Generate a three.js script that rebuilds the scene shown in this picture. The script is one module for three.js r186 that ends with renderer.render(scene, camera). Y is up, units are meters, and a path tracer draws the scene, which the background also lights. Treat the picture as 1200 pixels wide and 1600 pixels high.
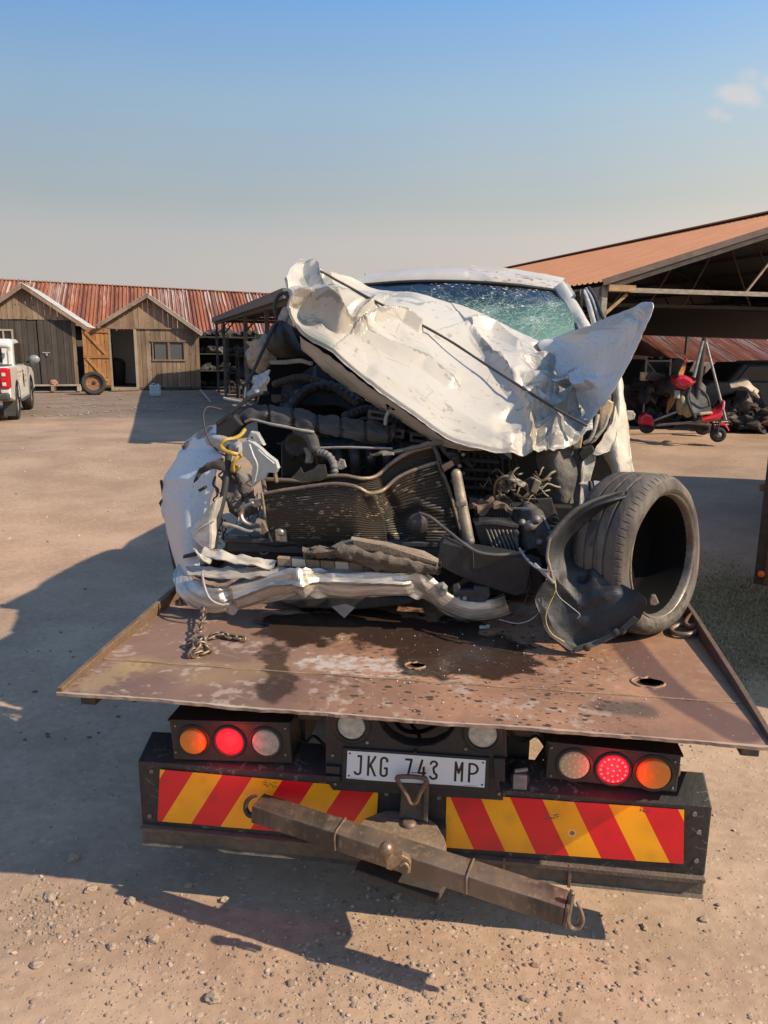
import * as THREE from 'three';
import { mergeGeometries, toCreasedNormals, mergeVertices } from 'three/addons/utils/BufferGeometryUtils.js';
import { RoundedBoxGeometry } from 'three/addons/geometries/RoundedBoxGeometry.js';
import { ImprovedNoise } from 'three/addons/math/ImprovedNoise.js';

// ------------------------------------------------------------------ camera, sky, sun, exposure
const scene = new THREE.Scene();
const FOCAL = 1202;                                   // focal length for a picture 1600 high
const camera = new THREE.PerspectiveCamera(2 * Math.atan(800 / FOCAL) * 180 / Math.PI, 0.75, 0.05, 3000);
camera.rotation.order = 'YXZ';
camera.position.set(0, 2.15, 0);
camera.rotation.set(-12.3 * Math.PI / 180, 8.1 * Math.PI / 180, 0.5 * Math.PI / 180);
camera.updateMatrixWorld(true);
scene.add(camera);
const renderer = new THREE.WebGLRenderer({ antialias: true });
renderer.toneMapping = THREE.LinearToneMapping;
renderer.toneMappingExposure = 1.3;
renderer.shadowMap.enabled = true;
const SUN = new THREE.Vector3(1.17, 1.0, 0.10).normalize();
const sun = new THREE.DirectionalLight(new THREE.Color().setRGB(1.0, 0.83, 0.62), 5.0);
sun.position.copy(SUN).multiplyScalar(60);
sun.target.position.set(0, 0, -5);
sun.castShadow = true;
sun.shadow.camera.left = -40; sun.shadow.camera.right = 40; sun.shadow.camera.top = 40; sun.shadow.camera.bottom = -40;
sun.shadow.camera.far = 200; sun.shadow.mapSize.set(4096, 4096); sun.shadow.radius = 1.2;
scene.add(sun, sun.target);
{ // a hazy blue sky, one smooth gradient from the warm grey horizon to the blue overhead, with one small cloud and an added sun-side glow
  const W = 2048, H = 1024, d = new Float32Array(W * H * 4);
  const lin = (r, g, b) => [r, g, b].map((c) => Math.pow(c / 255, 2.2));
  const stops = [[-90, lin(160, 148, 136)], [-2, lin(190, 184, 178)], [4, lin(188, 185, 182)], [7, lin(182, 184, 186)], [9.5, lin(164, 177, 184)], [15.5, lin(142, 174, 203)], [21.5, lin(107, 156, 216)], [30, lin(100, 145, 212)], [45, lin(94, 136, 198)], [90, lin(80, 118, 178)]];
  const cl = new THREE.Vector3(), nz = new ImprovedNoise();
  const cloudDir = new THREE.Vector3((1162 - 600) / FOCAL, -(141 - 800) / FOCAL, -1).applyEuler(camera.rotation).normalize();
  const cr = new THREE.Vector3().crossVectors(cloudDir, new THREE.Vector3(0, 1, 0)).normalize(), cu = new THREE.Vector3().crossVectors(cr, cloudDir);
  for (let j = 0; j < H; j++) {
    const el = (j + 0.5) / H * 180 - 90; let k = 0;
    while (k < stops.length - 2 && el > stops[k + 1][0]) k++;
    const f = Math.min(1, Math.max(0, (el - stops[k][0]) / (stops[k + 1][0] - stops[k][0])));
    for (let i = 0; i < W; i++) {
      const az = ((i + 0.5) / W - 0.5) * 2 * Math.PI, ce = Math.cos(el * Math.PI / 180);
      cl.set(Math.cos(az) * ce, Math.sin(el * Math.PI / 180), Math.sin(az) * ce);
      const s = cl.dot(SUN), k3 = Math.pow(Math.max(0, s * 0.5 + 0.5), 3), glow = [1 + 2.6 * k3, 1 + 1.7 * k3, 1 + 0.9 * k3];  // warm sun-side glow, strengthened out of view to lift the shaded ground
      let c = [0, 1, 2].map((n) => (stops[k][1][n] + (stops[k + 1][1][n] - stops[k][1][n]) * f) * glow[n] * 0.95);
      const m = nz.noise(cl.x * 4, el * 0.12, cl.z * 4) + 0.5 * nz.noise(cl.x * 9 + 3, el * 0.3, cl.z * 9);
      const hz = 0.03 * m * Math.exp(-Math.pow((el - 15) / 14, 2)); c = [c[0] * (1 + hz * 1.5), c[1] * (1 + hz * 0.8), c[2] * (1 - hz * 0.3)];
      if (cl.dot(cloudDir) > 0.99) {
        const x = cl.dot(cr) / 0.034, y = cl.dot(cu) / 0.02;
        let r = 1.05 - Math.hypot(x - 0.15 * y, y + 0.25 * Math.abs(x)) + 0.75 * nz.noise(x * 1.3 + 4, y * 1.4, 1) + 0.4 * nz.noise(x * 3.5, y * 3.5, 5);
        r = Math.max(0, Math.min(1, r * 1.3)) * 0.62;
        const w = [0.76, 0.68, 0.65]; c = c.map((v, n) => v + (w[n] - v) * r);
      }
      d.set([...c.map((q) => q / 1.3), 1], (j * W + i) * 4);
    }
  }
  const t = new THREE.DataTexture(d, W, H, THREE.RGBAFormat, THREE.FloatType);
  t.mapping = THREE.EquirectangularReflectionMapping; t.magFilter = t.minFilter = THREE.LinearFilter; t.needsUpdate = true;
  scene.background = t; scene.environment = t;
}

// ------------------------------------------------------------------ helpers
const V = (x, y, z) => new THREE.Vector3(x, y, z);
function rngOf(seed) { let a = seed >>> 0; return () => { a = (a + 0x6D2B79F5) | 0; let t = Math.imul(a ^ (a >>> 15), 1 | a); t = (t + Math.imul(t ^ (t >>> 7), 61 | t)) ^ t; return ((t ^ (t >>> 14)) >>> 0) / 4294967296; }; }
const R0 = rngOf(7);
const rr = (a, b, r = R0) => a + (b - a) * r();
const NZ = new ImprovedNoise();
const n3 = (x, y, z) => NZ.noise(x, y, z);
const fbm = (x, y, z, o = 4) => { let s = 0, a = 0.5; for (let i = 0; i < o; i++) { s += a * NZ.noise(x, y, z); x = x * 2.03 + 7.1; y = y * 2.03 + 3.7; z = z * 2.03 + 1.3; a *= 0.5; } return s; };
const clamp = (x, a = 0, b = 1) => Math.min(b, Math.max(a, x));
const sstep = (a, b, x) => { const t = clamp((x - a) / (b - a)); return t * t * (3 - 2 * t); };
// the yard rises gently behind the truck
const groundH = (x, z) => 0.4 * sstep(8.5, 15, Math.hypot(x, z));
// measuring: the line of sight of a point of the photograph (1200 x 1600), met with a plane
const ray = (u, v) => V((u - 600) / FOCAL, -(v - 800) / FOCAL, -1).applyEuler(camera.rotation);
const onZ = (u, v, z) => { const d = ray(u, v); return d.multiplyScalar(z / d.z).add(camera.position); };
const onY = (u, v, y) => { const d = ray(u, v); return d.multiplyScalar((y - 2.15) / d.y).add(camera.position); };
const onPlane = (u, v, o, n) => { const d = ray(u, v), t = o.clone().sub(camera.position).dot(n) / d.dot(n); return d.multiplyScalar(t).add(camera.position); };
const onGround = (u, v) => { let y = 0.4, p; for (let i = 0; i < 12; i++) { p = onY(u, v, y); y = groundH(p.x, p.z); } return p; };
const P3 = (a) => onZ(a[0], a[1], a[2]);
const eyeInv = camera.matrixWorld.clone().invert();
const pix = (p) => { const q = p.clone().applyMatrix4(eyeInv); return [600 + FOCAL * q.x / -q.z, 800 - FOCAL * q.y / -q.z]; };

// names, labels, parents
const taken = {};
const numbered = (n) => { const k = taken[n] = (taken[n] ?? -1) + 1; return k ? `${n}_${String(k).padStart(3, '0')}` : n; };
const baseOf = new Map();
function tag(o, label, category, group, kind) { if (label) o.userData.label = label; if (category) o.userData.category = category; if (group) o.userData.group = group; if (kind) o.userData.kind = kind; return o; }
function thing(name, label, category, base = V(0, 0, 0), turn = 0, group) {
  const o = new THREE.Group(); o.name = numbered(name); o.position.copy(base); o.rotation.y = turn; scene.add(o); o.updateMatrixWorld(true);
  baseOf.set(o, base); return tag(o, label, category, group);
}
// uv in metres from the dominant direction of each face
function boxUV(g, s = 1) {
  g = g.index ? g.toNonIndexed() : g; const p = g.attributes.position, uv = new Float32Array(p.count * 2), a = V(), b = V(), c = V(), n = V();
  for (let i = 0; i < p.count; i += 3) {
    a.fromBufferAttribute(p, i); b.fromBufferAttribute(p, i + 1); c.fromBufferAttribute(p, i + 2); n.copy(b).sub(a).cross(c.clone().sub(a));
    const X = Math.abs(n.x), Y = Math.abs(n.y), Z = Math.abs(n.z);
    [a, b, c].forEach((q, k) => { const [s1, t1] = Y >= X && Y >= Z ? [q.x, q.z] : X >= Z ? [q.z, q.y] : [q.x, q.y]; uv[(i + k) * 2] = s1 / s; uv[(i + k) * 2 + 1] = t1 / s; });
  }
  g.setAttribute('uv', new THREE.BufferAttribute(uv, 2)); return g;
}
function clean(g) { g = g.index ? g.toNonIndexed() : g; for (const k of Object.keys(g.attributes)) if (!['position', 'normal', 'uv', 'color'].includes(k)) g.deleteAttribute(k); if (!g.attributes.normal) g.computeVertexNormals(); return g; }
const join = (list) => list.length === 1 ? list[0] : mergeGeometries(list.map((g) => { g = clean(g); if (!g.attributes.uv) boxUV(g); return g; }), false);
// a mesh under its thing; geometry given in world coordinates is moved to the thing's base ("local: true" leaves it)
function part(name, geo, mat, parent, { local = false, uv = true, label } = {}) {
  let g = Array.isArray(geo) ? join(geo) : geo;
  if (uv && !g.userData.keepUV) g = boxUV(g);
  let root = parent; while (root && root.parent && root.parent !== scene) root = root.parent;
  if (!local && root && baseOf.has(root)) { const b = baseOf.get(root); g = g.clone(); g.translate(-b.x, -b.y, -b.z); if (root.rotation.y) g.rotateY(-root.rotation.y); }
  const m = new THREE.Mesh(g, mat); m.name = parent ? name : numbered(name); m.castShadow = m.receiveShadow = true;
  if (label) m.userData.label = label;
  (parent || scene).add(m); return m;
}
// shapes
const box = (w, h, d, x = 0, y = 0, z = 0, bevel = 0) => { const g = bevel ? new RoundedBoxGeometry(w, h, d, 2, Math.min(bevel, w / 2.1, h / 2.1, d / 2.1)) : new THREE.BoxGeometry(w, h, d); g.translate(x, y, z); return clean(g); };
const rot = (g, rx = 0, ry = 0, rz = 0) => g.applyMatrix4(new THREE.Matrix4().makeRotationFromEuler(new THREE.Euler(rx, ry, rz)));
const mv = (g, x, y, z) => (x.isVector3 ? g.translate(x.x, x.y, x.z) : g.translate(x, y, z));
const cyl = (r1, r2, h, seg = 20, open = false) => clean(new THREE.CylinderGeometry(r1, r2, h, seg, 1, open));
function bar(a, b, w, h = w, bevel = 0, up = V(0, 1, 0)) {   // a beam from a to b
  const L = a.distanceTo(b), g = box(w, h, L, 0, 0, 0, bevel), m = new THREE.Matrix4(), z = b.clone().sub(a).normalize();
  if (Math.abs(z.dot(up)) > 0.98) up = V(1, 0, 0.01);
  const x = V().crossVectors(up, z).normalize(), y = V().crossVectors(z, x);
  m.makeBasis(x, y, z).setPosition(a.clone().add(b).multiplyScalar(0.5)); return g.applyMatrix4(m);
}
function rod(a, b, r, r2 = r, seg = 12) { const g = cyl(r2, r, a.distanceTo(b), seg); g.applyQuaternion(new THREE.Quaternion().setFromUnitVectors(V(0, 1, 0), b.clone().sub(a).normalize())); return g.translate((a.x + b.x) / 2, (a.y + b.y) / 2, (a.z + b.z) / 2); }
function tube(pts, r, { seg = pts.length * 6, rad = 8, closed = false, flat = 1, wob = 0, fold = 0 } = {}) {
  const c = new THREE.CatmullRomCurve3(pts, closed, 'catmullrom', 0.5), g = new THREE.TubeGeometry(c, seg, 1, rad, closed), fr = c.computeFrenetFrames(seg, closed);
  const p = g.attributes.position, q = V(), o = V();
  for (let i = 0; i <= seg; i++) {
    c.getPointAt(i / seg, o); const R = typeof r === 'function' ? r(i / seg) : r;
    for (let j = 0; j <= rad; j++) { const k = i * (rad + 1) + j; q.fromBufferAttribute(p, k).sub(o); let s = R; if (wob) s *= 1 + wob * n3(o.x * 9 + q.x * 2, o.y * 9 + q.y * 2, o.z * 9 + q.z * 2); q.multiplyScalar(s); if (fold) q.multiplyScalar(1 + fold / R * crumple(q.clone().add(o), 5.5, 2)); if (flat !== 1) q.z *= flat; p.setXYZ(k, o.x + q.x, o.y + q.y, o.z + q.z); }
  }
  g.computeVertexNormals();
  if (!closed) { // round the ends off
    const caps = [0, 1].map((e) => { const R = typeof r === 'function' ? r(e) : r, s = new THREE.SphereGeometry(R, rad, 5), t = c.getPointAt(e); return clean(s.translate(t.x, t.y, t.z)); });
    return join([clean(g), ...caps]);
  }
  return clean(g);
}
const tz = (list, r, o) => tube(list.map(P3), r, o);
// a smooth sheet through a grid of [u, v, z] (or of points), with thickness, dents and creases
function cr1(a, b, c, d, t) { const t2 = t * t, t3 = t2 * t; return 0.5 * (2 * b + (c - a) * t + (2 * a - 5 * b + 4 * c - d) * t2 + (3 * b - a - 3 * c + d) * t3); }
function crAt(arr, s) { const n = arr.length - 1; s = clamp(s) * n; const i = Math.min(n - 1, Math.floor(s)), t = s - i, g = (k) => arr[clamp(k, 0, n)]; const [a, b, c, d] = [g(i - 1), g(i), g(i + 1), g(i + 2)]; return V(cr1(a.x, b.x, c.x, d.x, t), cr1(a.y, b.y, c.y, d.y, t), cr1(a.z, b.z, c.z, d.z, t)); }
function sheet(grid, nu, nv, { thick = 0.003, disp, cut, edge, sharp = 0.7, world = false, uvScale = 1 } = {}) {
  const rows = grid.map((r) => r.map((q) => (q.isVector3 ? q : P3(q)))), pos = [], base = [];
  for (let j = 0; j <= nv; j++) { for (let i = 0; i <= nu; i++) base.push(crAt(rows.map((r) => crAt(r, i / nu)), j / nv)); }
  const at = (i, j) => base[clamp(j, 0, nv) * (nu + 1) + clamp(i, 0, nu)], norm = [];
  for (let j = 0; j <= nv; j++) for (let i = 0; i <= nu; i++) { const n = at(i + 1, j).clone().sub(at(i - 1, j)).cross(at(i, j + 1).clone().sub(at(i, j - 1))).normalize(); if (n.dot(camera.position.clone().sub(at(i, j))) < 0 && !world) n.negate(); norm.push(n); }
  const uv = [];
  for (let j = 0; j <= nv; j++) for (let i = 0; i <= nu; i++) {
    const k = j * (nu + 1) + i, p = base[k].clone(), n = norm[k];
    if (disp) { const [U, W] = pix(p); p.addScaledVector(n, disp(i / nu, j / nv, U, W, p)); }
    if (edge) { const e = edge(i / nu, j / nv, p); if (e) p.add(e); }
    pos.push(p); uv.push(i / nu * uvScale, 1 - j / nv * uvScale);
  }
  const P = [], Q = [], UV = [], idx = [], N = pos.length;
  pos.forEach((p) => P.push(p.x, p.y, p.z)); pos.forEach((p, k) => { const q = p.clone().addScaledVector(norm[k], -thick); P.push(q.x, q.y, q.z); });
  for (let k = 0; k < 2; k++) for (const q of uv) UV.push(q);
  const keep = (i, j) => !cut || !cut((i + 0.5) / nu, (j + 0.5) / nv, ...pix(pos[j * (nu + 1) + i]));
  for (let j = 0; j < nv; j++) for (let i = 0; i < nu; i++) {
    if (!keep(i, j)) continue;
    const a = j * (nu + 1) + i, b = a + 1, c = a + nu + 1, d = c + 1;
    idx.push(a, c, b, b, c, d, a + N, b + N, c + N, b + N, d + N, c + N);
    const side = (x, y) => idx.push(x, y, x + N, y, y + N, x + N);
    if (i === 0 || !keep(i - 1, j)) side(a, c); if (i === nu - 1 || !keep(i + 1, j)) side(d, b);
    if (j === 0 || !keep(i, j - 1)) side(b, a); if (j === nv - 1 || !keep(i, j + 1)) side(c, d);
  }
  let g = new THREE.BufferGeometry(); g.setAttribute('position', new THREE.Float32BufferAttribute(P, 3)); g.setAttribute('uv', new THREE.Float32BufferAttribute(UV, 2)); g.setIndex(idx);
  g = toCreasedNormals(g, sharp); g.userData.keepUV = true; return g;
}
// a solid cut to an outline [[u, v], ...] standing at z, of real thickness, with bevelled rim
function slab(outline, z, thick, { bevel = 0.004, tilt = 0, puff = 0, rough = 0, holes = [] } = {}) {
  const pts = outline.map(([u, v]) => onZ(u, v, z)), s = new THREE.Shape(pts.map((p) => new THREE.Vector2(p.x, p.y)));
  for (const h of holes) s.holes.push(new THREE.Path(h.map(([u, v]) => { const p = onZ(u, v, z); return new THREE.Vector2(p.x, p.y); })));
  const g = new THREE.ExtrudeGeometry(s, { depth: thick, bevelEnabled: bevel > 0, bevelThickness: bevel, bevelSize: bevel, bevelOffset: -bevel, bevelSegments: 2, steps: rough ? 4 : 1 });
  g.translate(0, 0, z - thick);
  if (tilt || rough) { const c = pts.reduce((a, p) => a.add(p), V()).multiplyScalar(1 / pts.length), p = g.attributes.position; for (let i = 0; i < p.count; i++) { const x = p.getX(i), y = p.getY(i), q = p.getZ(i); const k = rough ? rough * fbm(x * 14, y * 14, q * 14, 3) : 0; p.setXYZ(i, x + k, y + k * 0.8, q + tilt * (x - c.x) + k); } }
  g.computeVertexNormals(); return clean(g);
}
const lathe = (pts, seg = 48) => clean(new THREE.LatheGeometry(pts.map(([x, y]) => new THREE.Vector2(x, y)), seg));
// distance to a polyline in the plane
function segDist(u, v, line) { let m = 1e9; for (let i = 0; i < line.length - 1; i++) { const [x1, y1] = line[i], [x2, y2] = line[i + 1], dx = x2 - x1, dy = y2 - y1, t = clamp(((u - x1) * dx + (v - y1) * dy) / (dx * dx + dy * dy)); m = Math.min(m, Math.hypot(u - x1 - t * dx, v - y1 - t * dy)); } return m; }
// a fold with one steep side: signed distance to a polyline
function foldAt(u, v, line, h, steep, soft) { let m = 1e9, sg = 1; for (let i = 0; i < line.length - 1; i++) { const [x1, y1] = line[i], [x2, y2] = line[i + 1], dx = x2 - x1, dy = y2 - y1, t = clamp(((u - x1) * dx + (v - y1) * dy) / (dx * dx + dy * dy)), d = Math.hypot(u - x1 - t * dx, v - y1 - t * dy); if (d < m) { m = d; sg = Math.sign(dx * (v - y1) - dy * (u - x1)) || 1; } } const a = line[0], b = line[line.length - 1], e = Math.min(Math.hypot(u - a[0], v - a[1]), Math.hypot(u - b[0], v - b[1])); const k = clamp(e / 10 + 0.15); return sg > 0 ? h * k * Math.exp(-m / soft) : h * k * Math.max(0, 1 - m / steep); }
const tri = (x) => Math.abs(((x % 1) + 1) % 1 - 0.5) * 2;

// ------------------------------------------------------------------ textures
const hash = (x, y, s) => { let h = Math.imul(x, 374761393) + Math.imul(y, 668265263) + Math.imul(s, 1442695041); h = Math.imul(h ^ (h >>> 13), 1274126177); return ((h ^ (h >>> 16)) >>> 0) / 4294967296; };
function pn(x, y, per, s) { const xi = Math.floor(x), yi = Math.floor(y), fx = x - xi, fy = y - yi, w = (a) => ((a % per) + per) % per, u = fx * fx * (3 - 2 * fx), v = fy * fy * (3 - 2 * fy); const a = hash(w(xi), w(yi), s), b = hash(w(xi + 1), w(yi), s), c = hash(w(xi), w(yi + 1), s), d = hash(w(xi + 1), w(yi + 1), s); return a + (b - a) * u + (c - a + (a - b - c + d) * u) * v; }
const pf = (x, y, per, o, s) => { let r = 0, a = 0.5, t = 0; for (let i = 0; i < o; i++) { r += a * pn(x * per, y * per, per, s + i); t += a; per *= 2; a *= 0.5; } return r / t; };   // tiles over 0..1
const toS = (c) => 255 * Math.pow(clamp(c), 1 / 2.2);
const clock = []; function tex(w, h, fn, { data = false, rep = 1 } = {}) {
  const t0 = Date.now();
  const d = new Uint8Array(w * h * 4);
  for (let j = 0; j < h; j++) for (let i = 0; i < w; i++) { const c = fn(i / w, j / h), k = (j * w + i) * 4; if (data) { d[k] = d[k + 1] = d[k + 2] = 255 * clamp(c); } else { d[k] = toS(c[0]); d[k + 1] = toS(c[1]); d[k + 2] = toS(c[2]); } d[k + 3] = 255; }
  const t = new THREE.DataTexture(d, w, h); t.wrapS = t.wrapT = THREE.RepeatWrapping; t.magFilter = THREE.LinearFilter; t.minFilter = THREE.LinearMipmapLinearFilter; t.generateMipmaps = true; t.repeat.set(rep, rep);
  if (!data) t.colorSpace = THREE.SRGBColorSpace; t.needsUpdate = true; clock.push([w, h, Date.now() - t0]); return t;
}
function paintCanvas(w, h, draw) { const c = document.createElement('canvas'); c.width = w; c.height = h; draw(c.getContext('2d'), w, h); const t = new THREE.CanvasTexture(c); t.colorSpace = THREE.SRGBColorSpace; t.wrapS = t.wrapT = THREE.RepeatWrapping; return t; }
const re = (t, sx, sy = sx) => { const c = t.clone(); c.repeat.set(sx, sy); c.needsUpdate = true; return c; };
const mixc = (a, b, t) => a.map((x, i) => x + (b[i] - x) * t);
// general wear: mottled dust (light) and grime (dark) about 1, in tiles of a metre
const grimeT = tex(512, 512, (x, y) => { const a = pf(x, y, 4, 5, 11), b = pf(x, y, 24, 3, 31), s = pn(x * 3, y * 90, 90, 5); const k = 0.62 + 0.5 * (a - 0.5) + 0.35 * (b - 0.5) + 0.06 * (s - 0.5); return [k + 0.02, k, k - 0.02]; });
const grimeB = tex(512, 512, (x, y) => 0.6 * pf(x, y, 6, 5, 71) + 0.4 * pf(x, y, 60, 2, 91), { data: true });
const roughT = tex(256, 256, (x, y) => clamp(0.35 + 0.75 * pf(x, y, 5, 5, 41)), { data: true });
const lc = (r, g, b) => new THREE.Color().setRGB(r, g, b);
const std = (c, roughness = 0.7, metalness = 0, o = {}) => new THREE.MeshStandardMaterial({ color: lc(...c), roughness, metalness, side: THREE.DoubleSide, ...o });
const worn = (c, roughness = 0.75, metalness = 0, s = 2, bump = 0.0015, o = {}) => std(c.map((x) => x / 0.62), roughness, metalness, { map: re(grimeT, s), bumpMap: re(grimeB, s), bumpScale: bump, ...o });
// ------------------------------------------------------------------ the ground
const soilH = (x, y) => { const a = pf(x, y, 6, 6, 101), b = pf(x, y, 70, 4, 131); return 0.5 * a + 0.5 * b; };
function pebbles(x, y, n, s) { // nearest pebble of a jittered grid, height 0..1 and tone
  const X = x * n, Y = y * n, xi = Math.floor(X), yi = Math.floor(Y); let best = 0, tone = 0.5;
  for (let j = -1; j <= 1; j++) for (let i = -1; i <= 1; i++) {
    const cx = ((xi + i) % n + n) % n, cy = ((yi + j) % n + n) % n, h = hash(cx, cy, s); if (h < 0.72) continue;
    const px = xi + i + 0.2 + 0.6 * hash(cx, cy, s + 1), py = yi + j + 0.2 + 0.6 * hash(cx, cy, s + 2), r = 0.12 + 0.38 * hash(cx, cy, s + 3) ** 2;
    const d = 1 - ((X - px) ** 2 + ((Y - py) * (0.8 + 0.5 * h)) ** 2) / (r * r); if (d > best) { best = d; tone = hash(cx, cy, s + 4); }
  }
  return [Math.sqrt(best), tone];
}
const pebCache = new Float32Array(2048 * 2048 * 2);
const soilT = tex(2048, 2048, (x, y) => {
  const a = pf(x, y, 5, 6, 101), b = pf(x, y, 90, 4, 131), [p, t] = pebbles(x, y, 110, 900), [q, u] = pebbles(x, y, 240, 950), ci = (Math.round(y * 2048) * 2048 + Math.round(x * 2048)) * 2; pebCache[ci] = p; pebCache[ci + 1] = q;
  let c = mixc([0.33, 0.222, 0.145], [0.44, 0.312, 0.212], clamp(0.5 + 2.3 * (a - 0.5) + 1.2 * (b - 0.5)));
  if (q > 0.2) c = mixc(c, mixc([0.29, 0.205, 0.145], [0.52, 0.41, 0.31], u), 0.35 * q);
  if (p > 0.1) c = mixc(c, mixc([0.27, 0.195, 0.14], [0.54, 0.44, 0.34], t), 0.5);
  return c;
});
const soilB = tex(2048, 2048, (x, y) => { const ci = (Math.round(y * 2048) * 2048 + Math.round(x * 2048)) * 2, p = pebCache[ci], q = pebCache[ci + 1]; return 0.2 + 0.25 * pf(x, y, 90, 4, 131) + 0.25 * pf(x, y, 12, 4, 111) + 0.32 * p + 0.14 * q; }, { data: true });
const soil = std([1, 1, 1], 0.95, 0, { map: soilT, bumpMap: soilB, bumpScale: 0.007, vertexColors: true });
const bumps = (x, z) => { const d = Math.hypot(x, z), near = 1 - sstep(6, 14, d); let h = 0.05 * n3(x * 0.35, 0, z * 0.35) * sstep(3, 8, d); h += near * (0.014 * fbm(x * 2.2, 5, z * 2.2, 3) + 0.007 * fbm(x * 9, 9, z * 9, 3)); h += near * 0.006 * sstep(0.3, 1, n3(x * 0.8 + 0.5, 2, z * 0.8)) * Math.sin((x * 0.6 + z * 0.9) * 60 + 3 * n3(x * 2, 1, z * 2)); return h; };
const groundAt = (x, z) => groundH(x, z) + bumps(x, z);
const grassAmount = (x, z) => { const a = Math.exp(-(((x - 2.1) / 1.5) ** 2) - (((z + 6.3) / 1.35) ** 2)); return clamp(a * 1.5 + 0.5 * (fbm(x * 1.6, 3, z * 1.6, 3)) - 0.12); };
{
  const axis = (c, near) => { const out = [0]; let s = 0.03, x = 0; while (x < 1500) { if (x > near) s *= 1.055; x += s; out.push(x); } return [...out.slice(1).reverse().map((q) => c - q), ...out.map((q) => c + q)]; };
  const xs = axis(-0.3, 2.2), zs = axis(-2.4, 2.0), P = [], C = [], UV = [], idx = [];
  for (const z of zs) for (const x of xs) {
    P.push(x, groundAt(x, z), z); UV.push(x / 3 + 0.02 * n3(x * 0.3, 0, z * 0.3), z / 3);
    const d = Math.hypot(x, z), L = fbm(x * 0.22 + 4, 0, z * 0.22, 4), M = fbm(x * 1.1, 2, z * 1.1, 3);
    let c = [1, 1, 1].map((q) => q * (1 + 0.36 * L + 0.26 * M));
    const red = clamp(0.5 + 1.3 * n3(x * 0.12, 7, z * 0.12)) * sstep(5, 9, d); c = [c[0] * (1 + 0.06 * red), c[1] * (1 - 0.04 * red), c[2] * (1 - 0.11 * red)];
    const px = sstep(-2, -7, x) * (1 - sstep(28, 40, d)) * sstep(17.5, 20.5, d) * (0.8 + 0.7 * fbm(x * 0.8, 4, z * 0.8, 3)); c = mixc(c, [0.50, 0.515, 0.53], clamp(px)); // grey gravel before the sheds
    const g = grassAmount(x, z); c = mixc(c, [0.40, 0.50, 0.36], 0.7 * g);
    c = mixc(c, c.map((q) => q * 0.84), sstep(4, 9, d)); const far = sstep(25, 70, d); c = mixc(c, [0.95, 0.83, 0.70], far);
    const wheel = Math.exp(-(((x + 0.75 * Math.sin(z * 0.12) + 3.2) / 0.5) ** 2)) * sstep(4, 8, d) * 0.16; c = c.map((q) => q * (1 + wheel));
    const rut = Math.max(...[[-2.6, 0.05], [-4.1, 0.05], [-5.6, 0.22], [-7.0, 0.22], [2.6, -0.3]].map(([a, k]) => Math.exp(-(((x - a - k * (z + 6) - 0.25 * Math.sin(z * 0.35 + a)) / 0.16) ** 2)))) * sstep(3, 6, d) * (0.5 + n3(x, 3, z * 0.4)); c = c.map((q) => q * (1 - 0.14 * clamp(rut)));
    C.push(...c);
  }
  const n = xs.length; for (let j = 0; j < zs.length - 1; j++) for (let i = 0; i < n - 1; i++) { const a = j * n + i; idx.push(a, a + n, a + 1, a + 1, a + n, a + n + 1); }
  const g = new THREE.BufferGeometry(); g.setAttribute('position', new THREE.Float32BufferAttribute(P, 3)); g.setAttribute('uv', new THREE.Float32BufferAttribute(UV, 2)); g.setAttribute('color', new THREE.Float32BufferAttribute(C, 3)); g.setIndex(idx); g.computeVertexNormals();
  const m = new THREE.Mesh(g, soil); m.name = 'ground'; m.receiveShadow = true; tag(m, 'bare tan earth of the yard with gravel and tyre marks', null, null, 'structure'); scene.add(m);
}
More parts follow.
